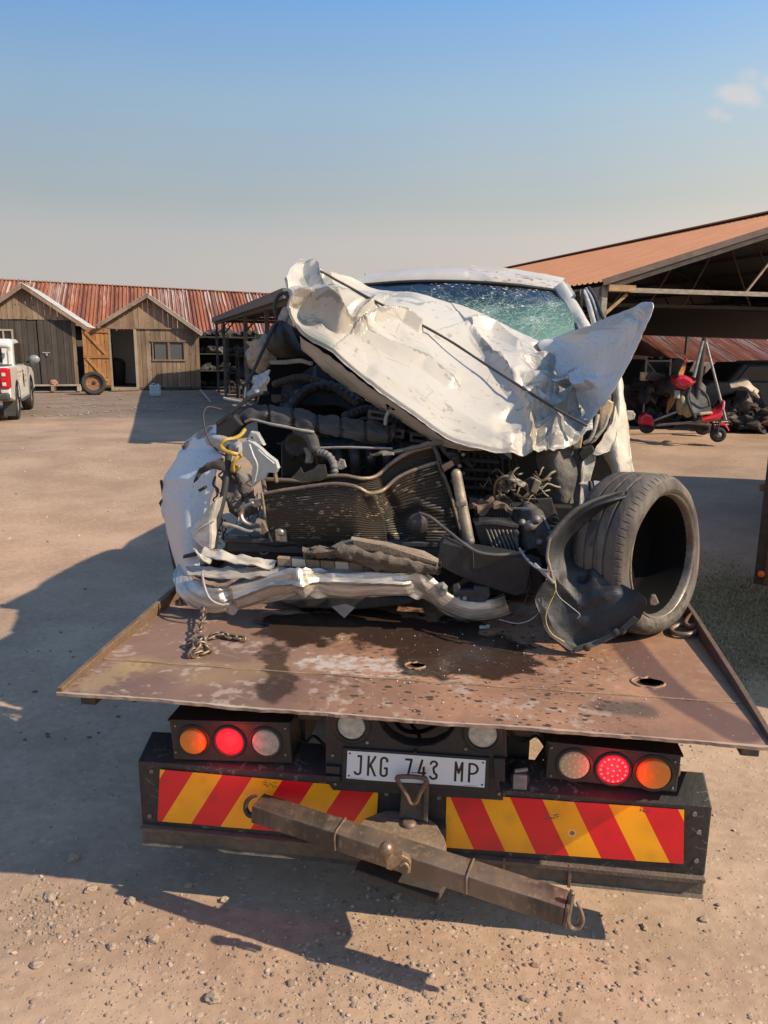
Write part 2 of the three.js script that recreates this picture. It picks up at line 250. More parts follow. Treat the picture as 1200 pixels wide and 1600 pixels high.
// loose stones: bodies of a few shapes
function stoneGeo(seed, detail = 1, rough = 0.35) { const g = new THREE.IcosahedronGeometry(1, detail), p = g.attributes.position, r = rngOf(seed), sx = rr(0.8, 1.3, r), sy = rr(0.5, 0.8, r), sz = rr(0.75, 1.1, r); for (let i = 0; i < p.count; i++) { const x = p.getX(i), y = p.getY(i), z = p.getZ(i), k = 1 + rough * n3(x * 1.3 + seed * 3.1, y * 1.3, z * 1.3) + rough * 0.5 * n3(x * 3 + seed, y * 3, z * 3); p.setXYZ(i, x * k * sx, y * k * sy, z * k * sz); } g.computeVertexNormals(); return boxUV(clean(toCreasedNormals(g, 0.5)), 1.5); }
const stoneMat = std([1, 1, 1], 0.92, 0, { map: re(grimeT, 1) });
{
  const r = rngOf(31), N = 6500, per = Math.floor(N / 3), dense = [[620, 1420, 120, 55], [520, 1520, 150, 80], [120, 1450, 130, 60], [60, 1420, 70, 50], [860, 1500, 200, 80], [260, 1500, 220, 90], [700, 1560, 200, 60]];
  for (let k = 0; k < 3; k++) {
    const im = new THREE.InstancedMesh(stoneGeo(k + 1, 1), stoneMat, per), m = new THREE.Matrix4(), e = new THREE.Euler(), q = new THREE.Quaternion();
    for (let i = 0; i < per; i++) {
      let u, v; if (r() < 0.55) { const d = dense[Math.floor(r() * dense.length)]; u = d[0] + d[2] * (r() + r() + r() - 1.5) * 1.1; v = d[1] + d[3] * (r() + r() + r() - 1.5) * 1.1; } else { u = -150 + r() * 1500; v = 700 + Math.sqrt(r()) * 1000; }
      const p = onY(u, Math.max(660, v), 0), s = (0.0018 + 0.0080 * r() ** 6 + (p.z < -4 ? 0.004 : 0)) * (r() < 0.03 ? 1.5 : 1);
      e.set(r() * 0.8, r() * 6.3, r() * 0.8); m.compose(V(p.x, groundAt(p.x, p.z) + s * 0.25, p.z), q.setFromEuler(e), V(s, s, s)); im.setMatrixAt(i, m);
      const t = r(), w = 0.75 + 0.9 * r(); im.setColorAt(i, lc((0.35 + 0.08 * t) * w, (0.262 + 0.09 * t) * w, (0.19 + 0.105 * t) * w));
    }
    im.name = numbered('gravel'); tag(im, 'small loose gravel strewn over the bare earth in the foreground', null, null, 'stuff'); scene.add(im);
  }
  const big = [[333, 1562, 11, 'largest pale stone in the hollow near the bottom edge'], [240, 1469, 8, 'rounded stone left of centre on the sunlit foreground earth'], [142, 1392, 7, 'pale stone at left, just below the truck shadow edge'], [78, 1404, 8, 'pale stone near the left edge below the truck shadow'], [205, 1411, 7, 'stone between two others just outside the shadow at left'], [350, 1408, 6, 'stone beside the round shadow of the tow ball'], [293, 1385, 6, 'small stone on the edge of the deck shadow'], [175, 1480, 6, 'stone alone on the smooth sand low at left'], [57, 1510, 7, 'stone among gravel at the lower left edge'], [1155, 1130, 5, 'stone just right of the deck corner on sunlit ground'], [1100, 1437, 5, 'stone below the right end of the bumper'], [1007, 1450, 5, 'stone right of the end of the tow arm'], [620, 1402, 5, 'stone in the shadow under the middle of the tow arm'], [115, 1343, 7, 'stone inside the truck shadow left of the bumper']];
  for (const [u, v, s, label] of big) {
    const p = onY(u, v, 0), rad = s / FOCAL * p.clone().sub(camera.position).length();
    const m = new THREE.Mesh(stoneGeo(u, 2, 0.4), std([0.50, 0.40, 0.31], 0.92, 0, { map: re(grimeT, 1) })); m.position.set(p.x, groundAt(p.x, p.z) + rad * 0.3, p.z); m.scale.setScalar(rad); m.rotation.y = u; m.name = numbered('stone'); m.castShadow = m.receiveShadow = true; scene.add(m);
    tag(m, label, 'stone', 'loose stones on the foreground earth');
  }
  // short dull grass by the second truck
  const blade = new THREE.BufferGeometry(); blade.setAttribute('position', new THREE.Float32BufferAttribute([-0.004, 0, 0, 0.004, 0, 0, 0.003, 0.5, 0.12, -0.003, 0.5, 0.12, 0, 1, 0.45], 3)); blade.setIndex([0, 1, 2, 0, 2, 3, 3, 2, 4]); blade.computeVertexNormals();
  const pts = []; while (pts.length < 11000) { const x = -0.4 + r() * 5, z = -9.5 + r() * 6; if (r() < grassAmount(x, z) * 0.8 - 0.1) pts.push([x, z]); }
  const im = new THREE.InstancedMesh(blade, std([1, 1, 1], 0.9), pts.length), m = new THREE.Matrix4(), q = new THREE.Quaternion(), e = new THREE.Euler();
  pts.forEach(([x, z], i) => { const h = 0.008 + 0.022 * r(); e.set((r() - 0.3) * 1.2, r() * 6.3, 0); m.compose(V(x, groundAt(x, z), z), q.setFromEuler(e), V(1 + r(), h, h)); im.setMatrixAt(i, m); const w = r(); im.setColorAt(i, w < 0.5 ? lc(0.17 + 0.08 * w, 0.19 + 0.08 * w, 0.10) : lc(0.36, 0.30, 0.18)); });
  im.name = numbered('grass'); tag(im, 'short dull green and straw grass in the shade right of the tow deck', null, null, 'stuff'); scene.add(im);
  // scraps and leaves lying on the sunlit yard
  const sc = []; for (let i = 0; i < 60; i++) { const p = onY(rr(-20, 300, r), rr(660, 860, r), 0.1), s = rr(0.006, 0.018, r), g = box(s * 2, 0.006, s); rot(g, r() * 0.5, r() * 6, r() * 0.5); sc.push(mv(g, p.x, groundAt(p.x, p.z) + 0.006, p.z)); }
  const dk = []; for (let i = 0; i < 90; i++) { const p = onY(rr(-20, 260, r), 640 + 560 * r() ** 1.5, 0.05), s = 0.003 + 0.014 * r() ** 3; dk.push(mv(stoneGeo(1 + i % 3, 0).clone().scale(s, s * 0.6, s), p.x, groundAt(p.x, p.z) + 0.004, p.z)); } tag(part('dark_litter', dk, std([0.10, 0.08, 0.065], 0.9), null), 'dark crumbs of dirt scattered over the yard at left', null, null, 'stuff');
  tag(part('litter', sc, std([0.5, 0.45, 0.38], 0.9), null), 'tiny scraps of litter and chips strewn over the sunlit yard at left', null, null, 'stuff');
}
// ------------------------------------------------------------------ shared materials
const M = {
  blackMetal: worn([0.022, 0.022, 0.024], 0.55, 0.1, 2), darkDust: worn([0.055, 0.05, 0.045], 0.85, 0.1, 2), plastic: worn([0.02, 0.021, 0.023], 0.6, 0, 3, 0.0006), plasticMid: worn([0.045, 0.045, 0.048], 0.65, 0, 3, 0.0006),
  brownSteel: worn([0.16, 0.115, 0.08], 0.8, 0.15, 2.5, 0.002), steelGrey: worn([0.2, 0.19, 0.175], 0.6, 0.35, 2), rubber: worn([0.028, 0.027, 0.026], 0.85, 0, 3, 0.001), alu: worn([0.36, 0.33, 0.28], 0.45, 0.6, 3, 0.0006),
  rust: worn([0.19, 0.085, 0.045], 0.9, 0.05, 2, 0.002), chain: worn([0.2, 0.15, 0.11], 0.5, 0.5, 6, 0.0006), white: worn([0.46, 0.44, 0.40], 0.45, 0, 1.5, 0.0004), cream: worn([0.47, 0.38, 0.25], 0.8, 0, 3, 0.001), grey: worn([0.26, 0.255, 0.25], 0.6, 0, 2), lightGrey: worn([0.34, 0.34, 0.34], 0.55, 0, 2),
};
const chrome = std([0.72, 0.68, 0.61], 0.72, 0.82, { map: re(grimeT, 2.5), roughnessMap: re(roughT, 3), bumpMap: re(grimeB, 3), bumpScale: 0.001 }); chrome.color.setRGB(0.95, 0.9, 0.81);

// ------------------------------------------------------------------ the recovery truck
const TX0 = -1.5, TX1 = 0.915, TZ = -2.335, DY = 0.94, TXC = (TX0 + TX1) / 2;
const truck = thing('tow_truck', 'flatbed recovery truck with rusty tilt deck, chevron rear bumper and lit red tail lamps', 'tow truck', V(TXC, 0, -2.5));
{ // deck plates
  const A = (u, v) => { const p = onY(u, v, DY); return [p.x, p.z]; };
  const wetShade = [[560, 968], [620, 982], [690, 992], [730, 1008], [690, 1022], [760, 1020], [480, 975]].map((q) => A(...q)), pale = [A(505, 1030), A(575, 1035), A(640, 1040)], stainA = [A(430, 1010), A(440, 1060), A(425, 1085)], stainB = [A(960, 985), A(1010, 1040), A(1060, 1090), A(1150, 1140)], tan = [A(205, 1040), A(150, 1065)], dk = [A(945, 1105), A(1000, 1110)], tan2 = [A(230, 1035), A(420, 1045)];
  const seg = (x, z, L) => segDist(x, z, L), den = 512;
  const wet = (x, z) => { const w = 0.10 * fbm(x * 9, 3, z * 9, 4); let k = 0; for (const [px, pz] of wetShade) k = Math.max(k, 1 - sstep(0.17, 0.235, Math.hypot(x - px, z - pz) + 2.4 * w)); k = Math.max(k, 0.85 * (1 - sstep(0.04, 0.075, seg(x, z, stainA) + w))); return k; };  // wet oil stain; its black also paints the shade below the bumper
  const spots = (x, z) => { // splashes
    let k = 0; for (const [n, s, lim] of [[16, 5, 0.42], [30, 15, 0.5]]) { const X = x * n, Z = z * n * 1.2, i = Math.floor(X), j = Math.floor(Z); for (let b = -1; b <= 1; b++) for (let a = -1; a <= 1; a++) { const h = hash(i + a, j + b, s); if (h < lim) continue; const d = Math.hypot((X - i - a - hash(i + a, j + b, s + 1)) * 0.7, Z - j - b - hash(i + a, j + b, s + 2)); k = Math.max(k, 1 - sstep(0.10, 0.17, d / (0.35 + hash(i + a, j + b, s + 3)) + 0.10 * n3(X * 2.5, 0, Z * 2.5))); } } return k * sstep(-0.75, -0.35, x) * (1 - sstep(0.35, 0.62, x)); };
  const col = (x, z, flap) => {
    const a = fbm(x * 3, 1, z * 3, 5), b = fbm(x * 22, 4, z * 22, 3), st = n3(x * 1.5 + 4, z * 0.6, 3), s1 = n3((x + z * 0.4) * 3, (z - x * 0.4) * 130, 2), s2 = n3((x * 0.5 - z) * 110, (z * 0.5 + x) * 3, 6);
    let c = mixc([0.36, 0.19, 0.108], [0.215, 0.112, 0.068], clamp(0.5 + 1.5 * a + 0.6 * b)); c = mixc(c, [0.43, 0.27, 0.165], clamp(0.9 * st + 0.9 * b - 0.1));
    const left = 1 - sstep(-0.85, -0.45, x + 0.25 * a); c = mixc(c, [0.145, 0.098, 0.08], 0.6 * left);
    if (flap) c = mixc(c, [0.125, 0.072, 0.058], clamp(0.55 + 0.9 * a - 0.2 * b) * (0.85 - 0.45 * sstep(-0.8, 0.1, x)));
    c = mixc(c, [0.43, 0.32, 0.23], 0.55 * sstep(0.55, 0.8, s1) + 0.45 * sstep(0.6, 0.8, s2));
    c = mixc(c, [0.30, 0.20, 0.10], 0.75 * (1 - sstep(0.05, 0.14, seg(x, z, tan) + 0.25 * Math.abs(b))) + 0.4 * (1 - sstep(0.05, 0.16, seg(x, z, tan2) + 0.2 * a)));
    c = mixc(c, [0.46, 0.40, 0.35], 0.85 * (1 - sstep(0.03, 0.12, seg(x, z, pale) - 0.15 * b - 0.05 * a)) * clamp(0.7 + 2 * b));
    c = mixc(c, [0.40, 0.31, 0.25], 0.6 * sstep(0.1, 0.4, b + 0.5 * n3(x * 5, 2, z * 5)) * (1 - sstep(0.4, 0.6, x)));
    const sB = seg(x, z, stainB); c = mixc(c, [0.105, 0.055, 0.047], 0.85 * (1 - sstep(0.055, 0.085, sB + 0.03 * a)));
    c = mixc(c, [0.08, 0.055, 0.045], 0.8 * (1 - sstep(0.02, 0.07, seg(x, z, dk) + 0.08 * a)));
    c = mixc(c, [0.045, 0.028, 0.022], 0.92 * spots(x, z)); c = mixc(c, [0.03, 0.017, 0.012], 0.96 * wet(x, z));
    const white = hash(Math.floor(x * 420), Math.floor(z * 420), 77); if (white > 0.9985 && x > -0.6) c = [0.6, 0.57, 0.5];
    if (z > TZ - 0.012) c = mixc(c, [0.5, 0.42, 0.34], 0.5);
    return c;
  };
  const plateMat = (z0, z1, w, h, flap) => { const at = (x, y) => [TX0 + x * (TX1 - TX0), z0 + (z1 - z0) * y]; return new THREE.MeshPhysicalMaterial({ side: THREE.DoubleSide, roughness: 0.8, metalness: 0, specularIntensity: 0.55, map: tex(w, h, (x, y) => col(...at(x, y), flap)), roughnessMap: tex(512, 256, (x, y) => { const [X, Z] = at(x, y); return clamp(0.78 + 0.35 * fbm(X * 6, 2, Z * 6, 3) - 0.62 * Math.max(wet(X, Z), 0.7 * spots(X, Z))); }, { data: true }), bumpMap: tex(1024, 512, (x, y) => { const [X, Z] = at(x, y); return 0.5 + 0.5 * fbm(X * 11, 3, Z * 11, 5) + 0.10 * n3((X + Z * 0.4) * 3, (Z - X * 0.4) * 130, 2); }, { data: true }), bumpScale: 0.0045 }); };
  const dz = (x) => 0.006 * n3(x * 3, 1, 2) + 0.005 * n3(x * 11, 4, 2) + 0.003 * n3(x * 30, 2, 1);
  const plate = (za, zb, wavy) => { const rows = []; for (let j = 0; j <= 6; j++) { const r = []; for (let i = 0; i <= 24; i++) r.push(V(TX0 + (TX1 - TX0) * i / 24, DY, za + (zb - za) * j / 6)); rows.push(r); } return sheet(rows, 240, 40, { thick: 0.011, world: true, disp: (s, t, U, W, p) => 0.003 * fbm(p.x * 1.6, 2, p.z * 1.6, 3) + (wavy ? -0.012 * (1 - t) ** 3 * (0.4 + n3(p.x * 2.1, 0, 3)) : 0), edge: (s, t, p) => (wavy && t < 0.02 ? V(0, 0, dz(p.x) * 1.4) : null) }); };
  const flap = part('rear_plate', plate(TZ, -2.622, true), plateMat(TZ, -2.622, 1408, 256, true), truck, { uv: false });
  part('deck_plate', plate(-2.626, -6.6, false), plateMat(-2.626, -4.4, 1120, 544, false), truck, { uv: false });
  { const m = truck.children[1].material; for (const t of [m.map, m.roughnessMap, m.bumpMap]) t.wrapT = THREE.MirroredRepeatWrapping; const uv = truck.children[1].geometry.attributes.uv; for (let i = 0; i < uv.count; i++) uv.setY(i, (1 - uv.getY(i)) * (6.6 - 2.626) / (4.4 - 2.626)); const uf = flap.geometry.attributes.uv; for (let i = 0; i < uf.count; i++) uf.setY(i, 1 - uf.getY(i)); }
  // side rails, the seam weld, tie-down slots
  for (const [x, s] of [[TX0, -1], [TX1, 1]]) {
    const sh = new THREE.Shape([[0, 0], [4.2, 0], [4.2, 0.11], [1.05, 0.065], [0.4, 0.036], [0, 0.012]].map(([a, b]) => new THREE.Vector2(a, b))), g = new THREE.ExtrudeGeometry(sh, { depth: 0.016, bevelEnabled: true, bevelSize: 0.003, bevelThickness: 0.003, bevelSegments: 1 });
    g.rotateY(Math.PI / 2).translate(x + (s > 0 ? -0.018 : 0.002), DY - 0.004, TZ - 0.01); part('side_rail', [clean(g)], s < 0 ? worn([0.15, 0.095, 0.055], 0.8, 0.1, 3, 0.003) : worn([0.13, 0.085, 0.06], 0.8, 0.2, 3, 0.003), truck);
    part('side_beam', box(0.06, 0.11, 4.2, x - s * 0.03, DY - 0.068, TZ - 2.25, 0.004), M.darkDust, truck);
  }
  part('weld_seam', tube(Array.from({ length: 30 }, (_, i) => V(TX0 + 0.03 + i / 29 * 2.34, DY + 0.001, -2.624 + 0.002 * Math.sin(i * 2.1))), 0.0035, { seg: 120, rad: 5, wob: 0.6 }), worn([0.3, 0.2, 0.12], 0.7, 0.2, 4), truck);
  for (const [u, v, s] of [[648, 1041, 0.62], [1012, 1067, 0.95]]) {
    const p = onY(u, v, DY), rim = tube(Array.from({ length: 14 }, (_, i) => { const a = i / 14 * 6.283, r = i % 14 > 8 ? 0.8 : 1; return V(p.x + 0.062 * s * Math.cos(a) * r, DY + 0.001, p.z + 0.045 * s * Math.sin(a) * (1 + 0.2 * Math.sin(i * 3))); }), 0.0055, { closed: true, seg: 60, rad: 6, wob: 0.5 });
    const slot = part('tie_down_slot', rim, worn([0.30, 0.175, 0.10], 0.8, 0, 4), truck);
    const hole = new THREE.CircleGeometry(1, 24); hole.scale(0.046 * s, 0.026 * s, 1).rotateX(-Math.PI / 2).translate(p.x + 0.012, DY + 0.0085, p.z + 0.004); part('hole', clean(hole), new THREE.MeshPhysicalMaterial({ color: 0x010101, roughness: 1, specularIntensity: 0 }), slot);  // raised black disc painting the shade inside the slot
  }
}
{ // chassis, cross members and cab far forward under and before the wreck
  for (const x of [-0.72, 0.13]) part('chassis_rail', box(0.09, 0.2, 6.2, x, 0.72, -5.75, 0.006), M.blackMetal, truck);
  for (const z of [-2.66, -3.4, -4.4]) part('cross_member', box(1.9, 0.09, 0.1, TXC, 0.875, z, 0.005), M.darkDust, truck);
  part('rear_cross_beam', box(1.1, 0.12, 0.1, TXC, 0.74, -2.9, 0.006), M.blackMetal, truck);
  for (const x of [-0.66, 0.12]) part('deck_hinge', box(0.12, 0.16, 0.2, x, 0.83, -2.72, 0.01), worn([0.14, 0.115, 0.085], 0.8, 0.1, 3), truck);
  part('slide_bar', rod(V(-1.2, 0.80, -2.70), V(0.66, 0.80, -2.70), 0.02), M.brownSteel, truck);
  part('stay', [rod(V(0.20, 0.62, -2.66), V(0.27, 0.80, -2.6), 0.012), rod(V(0.28, 0.62, -2.66), V(0.2, 0.80, -2.62), 0.01)], M.blackMetal, truck);
  const wheelG = (x, w) => { const t = lathe([[0.2, -w / 2], [0.34, -w / 2], [0.385, -w / 2 + 0.03], [0.4, -w / 4], [0.4, w / 4], [0.385, w / 2 - 0.03], [0.34, w / 2], [0.2, w / 2]], 40); t.rotateZ(Math.PI / 2); return t; };
  for (const z of [-4.35, -8.4]) for (const x of [-1.15, 0.56]) { const w = part('wheel', mv(wheelG(x, 0.26), x, 0.4, z), M.rubber, truck); part('hub', mv(rot(lathe([[0, 0.06], [0.08, 0.06], [0.09, 0.02], [0.19, 0], [0.2, 0.1]], 24), 0, 0, x < 0 ? Math.PI / 2 : -Math.PI / 2), x, 0.4, z), M.steelGrey, w); }
  const prof = new THREE.Shape([[-7.0, 0.75], [-7.0, 2.2], [-7.3, 2.26], [-8.2, 2.24], [-8.95, 1.6], [-9.1, 1.2], [-9.12, 0.6], [-8.9, 0.5]].map(([a, b]) => new THREE.Vector2(-a, b)));
  const cab = new THREE.ExtrudeGeometry(prof, { depth: 1.9, bevelEnabled: true, bevelSize: 0.04, bevelThickness: 0.05, bevelSegments: 3 }); cab.rotateY(Math.PI / 2).translate(-1.25, 0, 0);
  part('cab', clean(cab), M.white, truck); part('cab_window', [box(1.5, 0.5, 0.02, TXC, 1.85, -6.95, 0.01), box(0.02, 0.5, 0.8, -1.315, 1.85, -7.7, 0.01), box(0.02, 0.5, 0.8, 0.715, 1.85, -7.7, 0.01)], std([0.02, 0.03, 0.03], 0.1), truck);
}
const lens = (r, depth, rings) => { const p = [[0.0001, depth]]; for (let i = 1; i <= 16; i++) { const t = i / 17; p.push([r * t, depth * Math.sqrt(1 - t * t * 0.9) + (rings ? 0.0012 * (i % 2) : 0)]); } p.push([r, 0]); const g = lathe(p, 36); g.rotateX(Math.PI / 2); return g; };
const ring = (r, w, d) => { const g = lathe([[r, 0], [r, d], [r + w * 0.4, d + 0.004], [r + w, d * 0.6], [r + w, 0]], 40); g.rotateX(Math.PI / 2); return g; };
{ // tail light boxes
  const amber = new THREE.MeshPhysicalMaterial({ color: lc(0.72, 0.20, 0.01), roughness: 0.22, clearcoat: 0.6, bumpMap: re(grimeB, 20), bumpScale: 0.0006 });
  const redLit = std([0.7, 0.01, 0.02], 0.3, 0, { emissive: lc(0.75, 0.008, 0.02), emissiveIntensity: 0.9 });
  const clear = worn([0.36, 0.38, 0.34], 0.3, 0, 12, 0.0006), cream = std([0.45, 0.40, 0.24], 0.35);
  const boxes = [[266, 1126, 454, 1131, 268, 1182, 454, 1186, [[302.6, 1157, amber, 'amber'], [359, 1158, redLit, 'red'], [415.5, 1160, clear, 'clear']], [262, 1148]], [856, 1160.5, 1064, 1182, 854, 1219, 1059, 1240, [[897, 1195, cream, 'led'], [958, 1201.6, redLit, 'red led'], [1021, 1207.5, amber, 'amber']], [1069, 1206]]];
  boxes.forEach(([a, b, c, d, e, f, g, h, lamps, marker], bi) => {
    const Zf = -2.5, tl = onZ(a, b, Zf), tr = onZ(c, d, Zf), bl = onZ(e, f, Zf), w = tr.x - tl.x, hh = (tl.y + tr.y) / 2 - bl.y, cx = (tl.x + tr.x) / 2, cy = (tl.y + tr.y) / 2 - hh / 2;
    const slope = Math.atan2(tr.y - tl.y, w), bx = box(w, hh, 0.16, 0, 0, -0.08, 0.006); rot(bx, 0, 0, slope); mv(bx, cx, cy, Zf); const t = part('tail_light_box', [bx, mv(rot(box(w + 0.012, 0.008, 0.17, 0, hh / 2 + 0.003, -0.08, 0.003), 0, 0, slope), cx, cy, Zf)], M.blackMetal, truck);
    for (const [u, v, m, kind] of lamps) {
      const p = onZ(u, v, Zf), r = kind === 'amber' && bi ? 0.058 : 0.053;
      part('lamp_rim', mv(ring(r, 0.012, 0.006), p.x, p.y, Zf - 0.001), M.plastic, t);
      const geo = [mv(lens(r, kind === 'amber' ? 0.022 : 0.010, kind === 'amber'), p.x, p.y, Zf + 0.002)];
      if (kind === 'amber') geo.push(mv(lens(0.016, 0.007), p.x, p.y, Zf + 0.020));
      const L = part(kind.includes('red') ? 'brake_lamp' : kind === 'amber' ? 'indicator_lamp' : 'reversing_lamp', geo, m, t);
      if (kind.includes('led')) { const dots = []; for (let q = 0; q < 24; q++) { const [n, k] = q < 1 ? [1, 0] : q < 8 ? [7, 1] : [16, 2]; const a2 = q * 6.283 / n + k; dots.push(mv(lens(0.0042, 0.003), p.x + Math.cos(a2) * r * 0.40 * k, p.y + Math.sin(a2) * r * 0.40 * k, Zf + 0.0115 - 0.002 * k)); } tag(part('led', dots, kind === 'led' ? std([0.6, 0.55, 0.36], 0.2) : std([0.9, 0.3, 0.3], 0.3, 0, { emissive: lc(1, 0.10, 0.13), emissiveIntensity: 1.1 }), t), null, null, null, 'stuff'); }
      if (kind.includes('red')) { const l = new THREE.PointLight(lc(1, 0.02, 0.03), 0.07); l.position.set(p.x, p.y, Zf + 0.05); l.castShadow = true; l.shadow.radius = 2; scene.add(l); }
    }
    const mp = onZ(marker[0], marker[1], Zf - 0.04); part('side_marker', mv(rot(lens(0.026, 0.016), 0, bi ? Math.PI / 2 : -Math.PI / 2, 0), bi ? cx + w / 2 : cx - w / 2, mp.y, Zf - 0.05), bi ? amber : clear, t);
  });
}
{ // bumper with chevron panels
  const Zb = -2.5, x0 = -1.295, x1 = 0.79, yb = 0.335, yt = 0.60, L = x1 - x0, cx = (x0 + x1) / 2;
  const prof = (pts) => { const s = new THREE.Shape(pts.map(([z, y]) => new THREE.Vector2(z, y))), g = new THREE.ExtrudeGeometry(s, { depth: L - 0.012, bevelEnabled: true, bevelSize: 0.005, bevelThickness: 0.006, bevelOffset: -0.005, bevelSegments: 2, steps: 60 }); g.rotateY(-Math.PI / 2).translate(x1 - 0.006, 0, 0); const p = g.attributes.position; for (let i = 0; i < p.count; i++) { const x = p.getX(i); p.setY(i, p.getY(i) + 0.0035 * n3(x * 2.5, 1, 1) + 0.008 * (x - cx)); p.setZ(i, p.getZ(i) + 0.004 * n3(x * 3, 4, 2)); } g.computeVertexNormals(); return clean(g); };
  const b = part('bumper', prof([[Zb, yb], [Zb, yt], [Zb - 0.13, yt + 0.055], [Zb - 0.15, yt + 0.04], [Zb - 0.15, yb]]), std([1, 1, 1], 0.6, 0.1, { bumpMap: re(grimeB, 2), bumpScale: 0.002, map: (() => { const q = rngOf(71), L = Array.from({ length: 160 }, () => { const x = q(), y = q(), a = rr(-0.5, 0.5, q); return [[x, y], [x + Math.cos(a) * rr(0.005, 0.05, q), y + Math.sin(a) * 0.05]]; }); const t = tex(768, 384, (x, y) => { const a = pf(x, y, 5, 5, 821), b = pf(x, y, 60, 3, 823); let c = mixc([0.016, 0.016, 0.017], [0.055, 0.05, 0.045], clamp(0.45 + 1.4 * (a - 0.5) + 0.5 * (b - 0.5))); if (b > 0.7 && a > 0.5) c = mixc(c, [0.16, 0.15, 0.135], 0.7); for (const l of L) if (Math.abs(l[0][0] - x) < 0.06 && Math.abs(l[0][1] - y) < 0.06 && segDist(x, y, l) < 0.0011) { c = mixc(c, [0.22, 0.21, 0.19], 0.6); break; } return c; }); return t; })() }), truck);
  part('lower_channel', prof([[Zb + 0.004, yb - 0.002], [Zb + 0.022, yb - 0.004], [Zb + 0.022, yb - 0.018], [Zb + 0.004, yb - 0.022], [Zb + 0.004, 0.262], [Zb + 0.016, 0.252], [Zb - 0.13, 0.252], [Zb - 0.13, yb - 0.002]]), worn([0.10, 0.085, 0.068], 0.85, 0.1, 2, 0.004), truck);
  for (const u of [788, 892]) { const p = onZ(u, 1345, Zb + 0.024); part('channel_joint', box(0.012, 0.09, 0.01, p.x, 0.295, Zb + 0.014, 0.002), M.brownSteel, truck); }
  const RED = '#d9061f', YEL = '#f7ab08';
  const chev = (w, tops, shift, first) => paintCanvas(1024, 256, (c, W, H) => {
    const cols = first ? [YEL, RED] : [YEL, RED]; c.fillStyle = YEL; c.fillRect(0, 0, W, H);
    for (let i = 0; i < tops.length; i += 2) { c.fillStyle = RED; c.beginPath(); c.moveTo(tops[i] * W, 0); c.lineTo(tops[i + 1] * W, 0); c.lineTo((tops[i + 1] + shift) * W, H); c.lineTo((tops[i] + shift) * W, H); c.fill(); }
    const r = rngOf(5 + W * shift); for (let i = 0; i < 500; i++) { c.fillStyle = `rgba(${r() < 0.5 ? '60,30,20' : '255,230,190'},${0.03 + 0.05 * r()})`; c.fillRect(r() * W, r() * H, 1 + r() * 30 * r(), 1); }
    for (let i = 0; i < 70; i++) { c.fillStyle = `rgba(40,30,25,${0.1 + 0.3 * r()})`; c.fillRect(r() * W, r() * H, 1 + r() * 3, 1 + r() * 2); }
    c.lineWidth = 0.8; c.strokeStyle = 'rgba(60,20,10,0.10)'; for (let y = 0; y < H; y += 12) for (let x = (y / 12 % 2) * 7; x < W; x += 14) { c.beginPath(); c.arc(x, y, 6.4, 0, 6.3); c.stroke(); }
    for (let i = 0; i < 26; i++) { const X = r() * W, Y = r() * H, R = 20 + 70 * r(), g2 = c.createRadialGradient(X, Y, 0, X, Y, R); g2.addColorStop(0, `rgba(90,70,50,${0.05 + 0.10 * r()})`); g2.addColorStop(1, 'rgba(90,70,50,0)'); c.fillStyle = g2; c.fillRect(X - R, Y - R, 2 * R, 2 * R); }
    const g = c.createLinearGradient(0, H * 0.7, 0, H); g.addColorStop(0, 'rgba(80,60,40,0)'); g.addColorStop(1, 'rgba(80,60,40,0.10)'); c.fillStyle = g; c.fillRect(0, 0, W, H);
    if (shift > 0) { c.strokeStyle = 'rgba(70,66,60,0.95)'; for (const [x, y, s] of [[0.45, 0.3, 1], [0.84, 0.06, 0.7]]) for (let i = 0; i < 26 * s; i++) { c.lineWidth = 1 + 3 * r(); c.beginPath(); const X = W * x + (r() - 0.5) * 60 * s, Y = H * y + (r() - 0.5) * 26; c.moveTo(X, Y); c.lineTo(X + (r() - 0.2) * 26, Y + (r() - 0.5) * 16); c.stroke(); } c.fillStyle = '#f3c06a'; c.beginPath(); c.arc(W * 0.542, H * 0.57, 17, 0, 7); c.fill(); c.fillStyle = '#6d6a66'; c.beginPath(); c.arc(W * 0.542, H * 0.57, 11, 0, 7); c.fill(); }
    else { c.strokeStyle = 'rgba(60,55,50,0.9)'; for (let i = 0; i < 26; i++) { c.lineWidth = 1 + 2 * r(); c.beginPath(); const X = W * 0.50 + (r() - 0.3) * 70, Y = H * 0.10 + (r() - 0.5) * 30; c.moveTo(X, Y); c.lineTo(X + 20 * r(), Y + 12 * (r() - 0.5)); c.stroke(); } }
  });
  const quad = (name, tl, tr, br, bl, map) => { // a thin reflective panel riveted on the face
    const z = Zb + 0.006, q = [tl, tr, br, bl].map(([u, v]) => onZ(u, v, z)), pos = [], uv = [], idx = [], nx = 40, ny = 6;
    for (let j = 0; j <= ny; j++) for (let i = 0; i <= nx; i++) { const s = i / nx, t = j / ny, a = q[0].clone().lerp(q[1], s), c = q[3].clone().lerp(q[2], s), p = a.lerp(c, t); pos.push(p.x, p.y, z + 0.002 * n3(p.x * 8, p.y * 8, 1)); uv.push(s, t); }
    for (let j = 0; j < ny; j++) for (let i = 0; i < nx; i++) { const a = j * (nx + 1) + i; idx.push(a, a + nx + 1, a + 1, a + 1, a + nx + 1, a + nx + 2); }
    const g = new THREE.BufferGeometry(); g.setAttribute('position', new THREE.Float32BufferAttribute(pos, 3)); g.setAttribute('uv', new THREE.Float32BufferAttribute(uv, 2)); g.setIndex(idx); g.computeVertexNormals();
    map.flipY = false; const m = part(name, clean(g), new THREE.MeshPhysicalMaterial({ map, roughness: 0.38, clearcoat: 0.25, clearcoatRoughness: 0.35, side: THREE.DoubleSide, bumpMap: re(grimeB, 8, 2), bumpScale: 0.0006 }), truck, { uv: false });
    return m;
  };
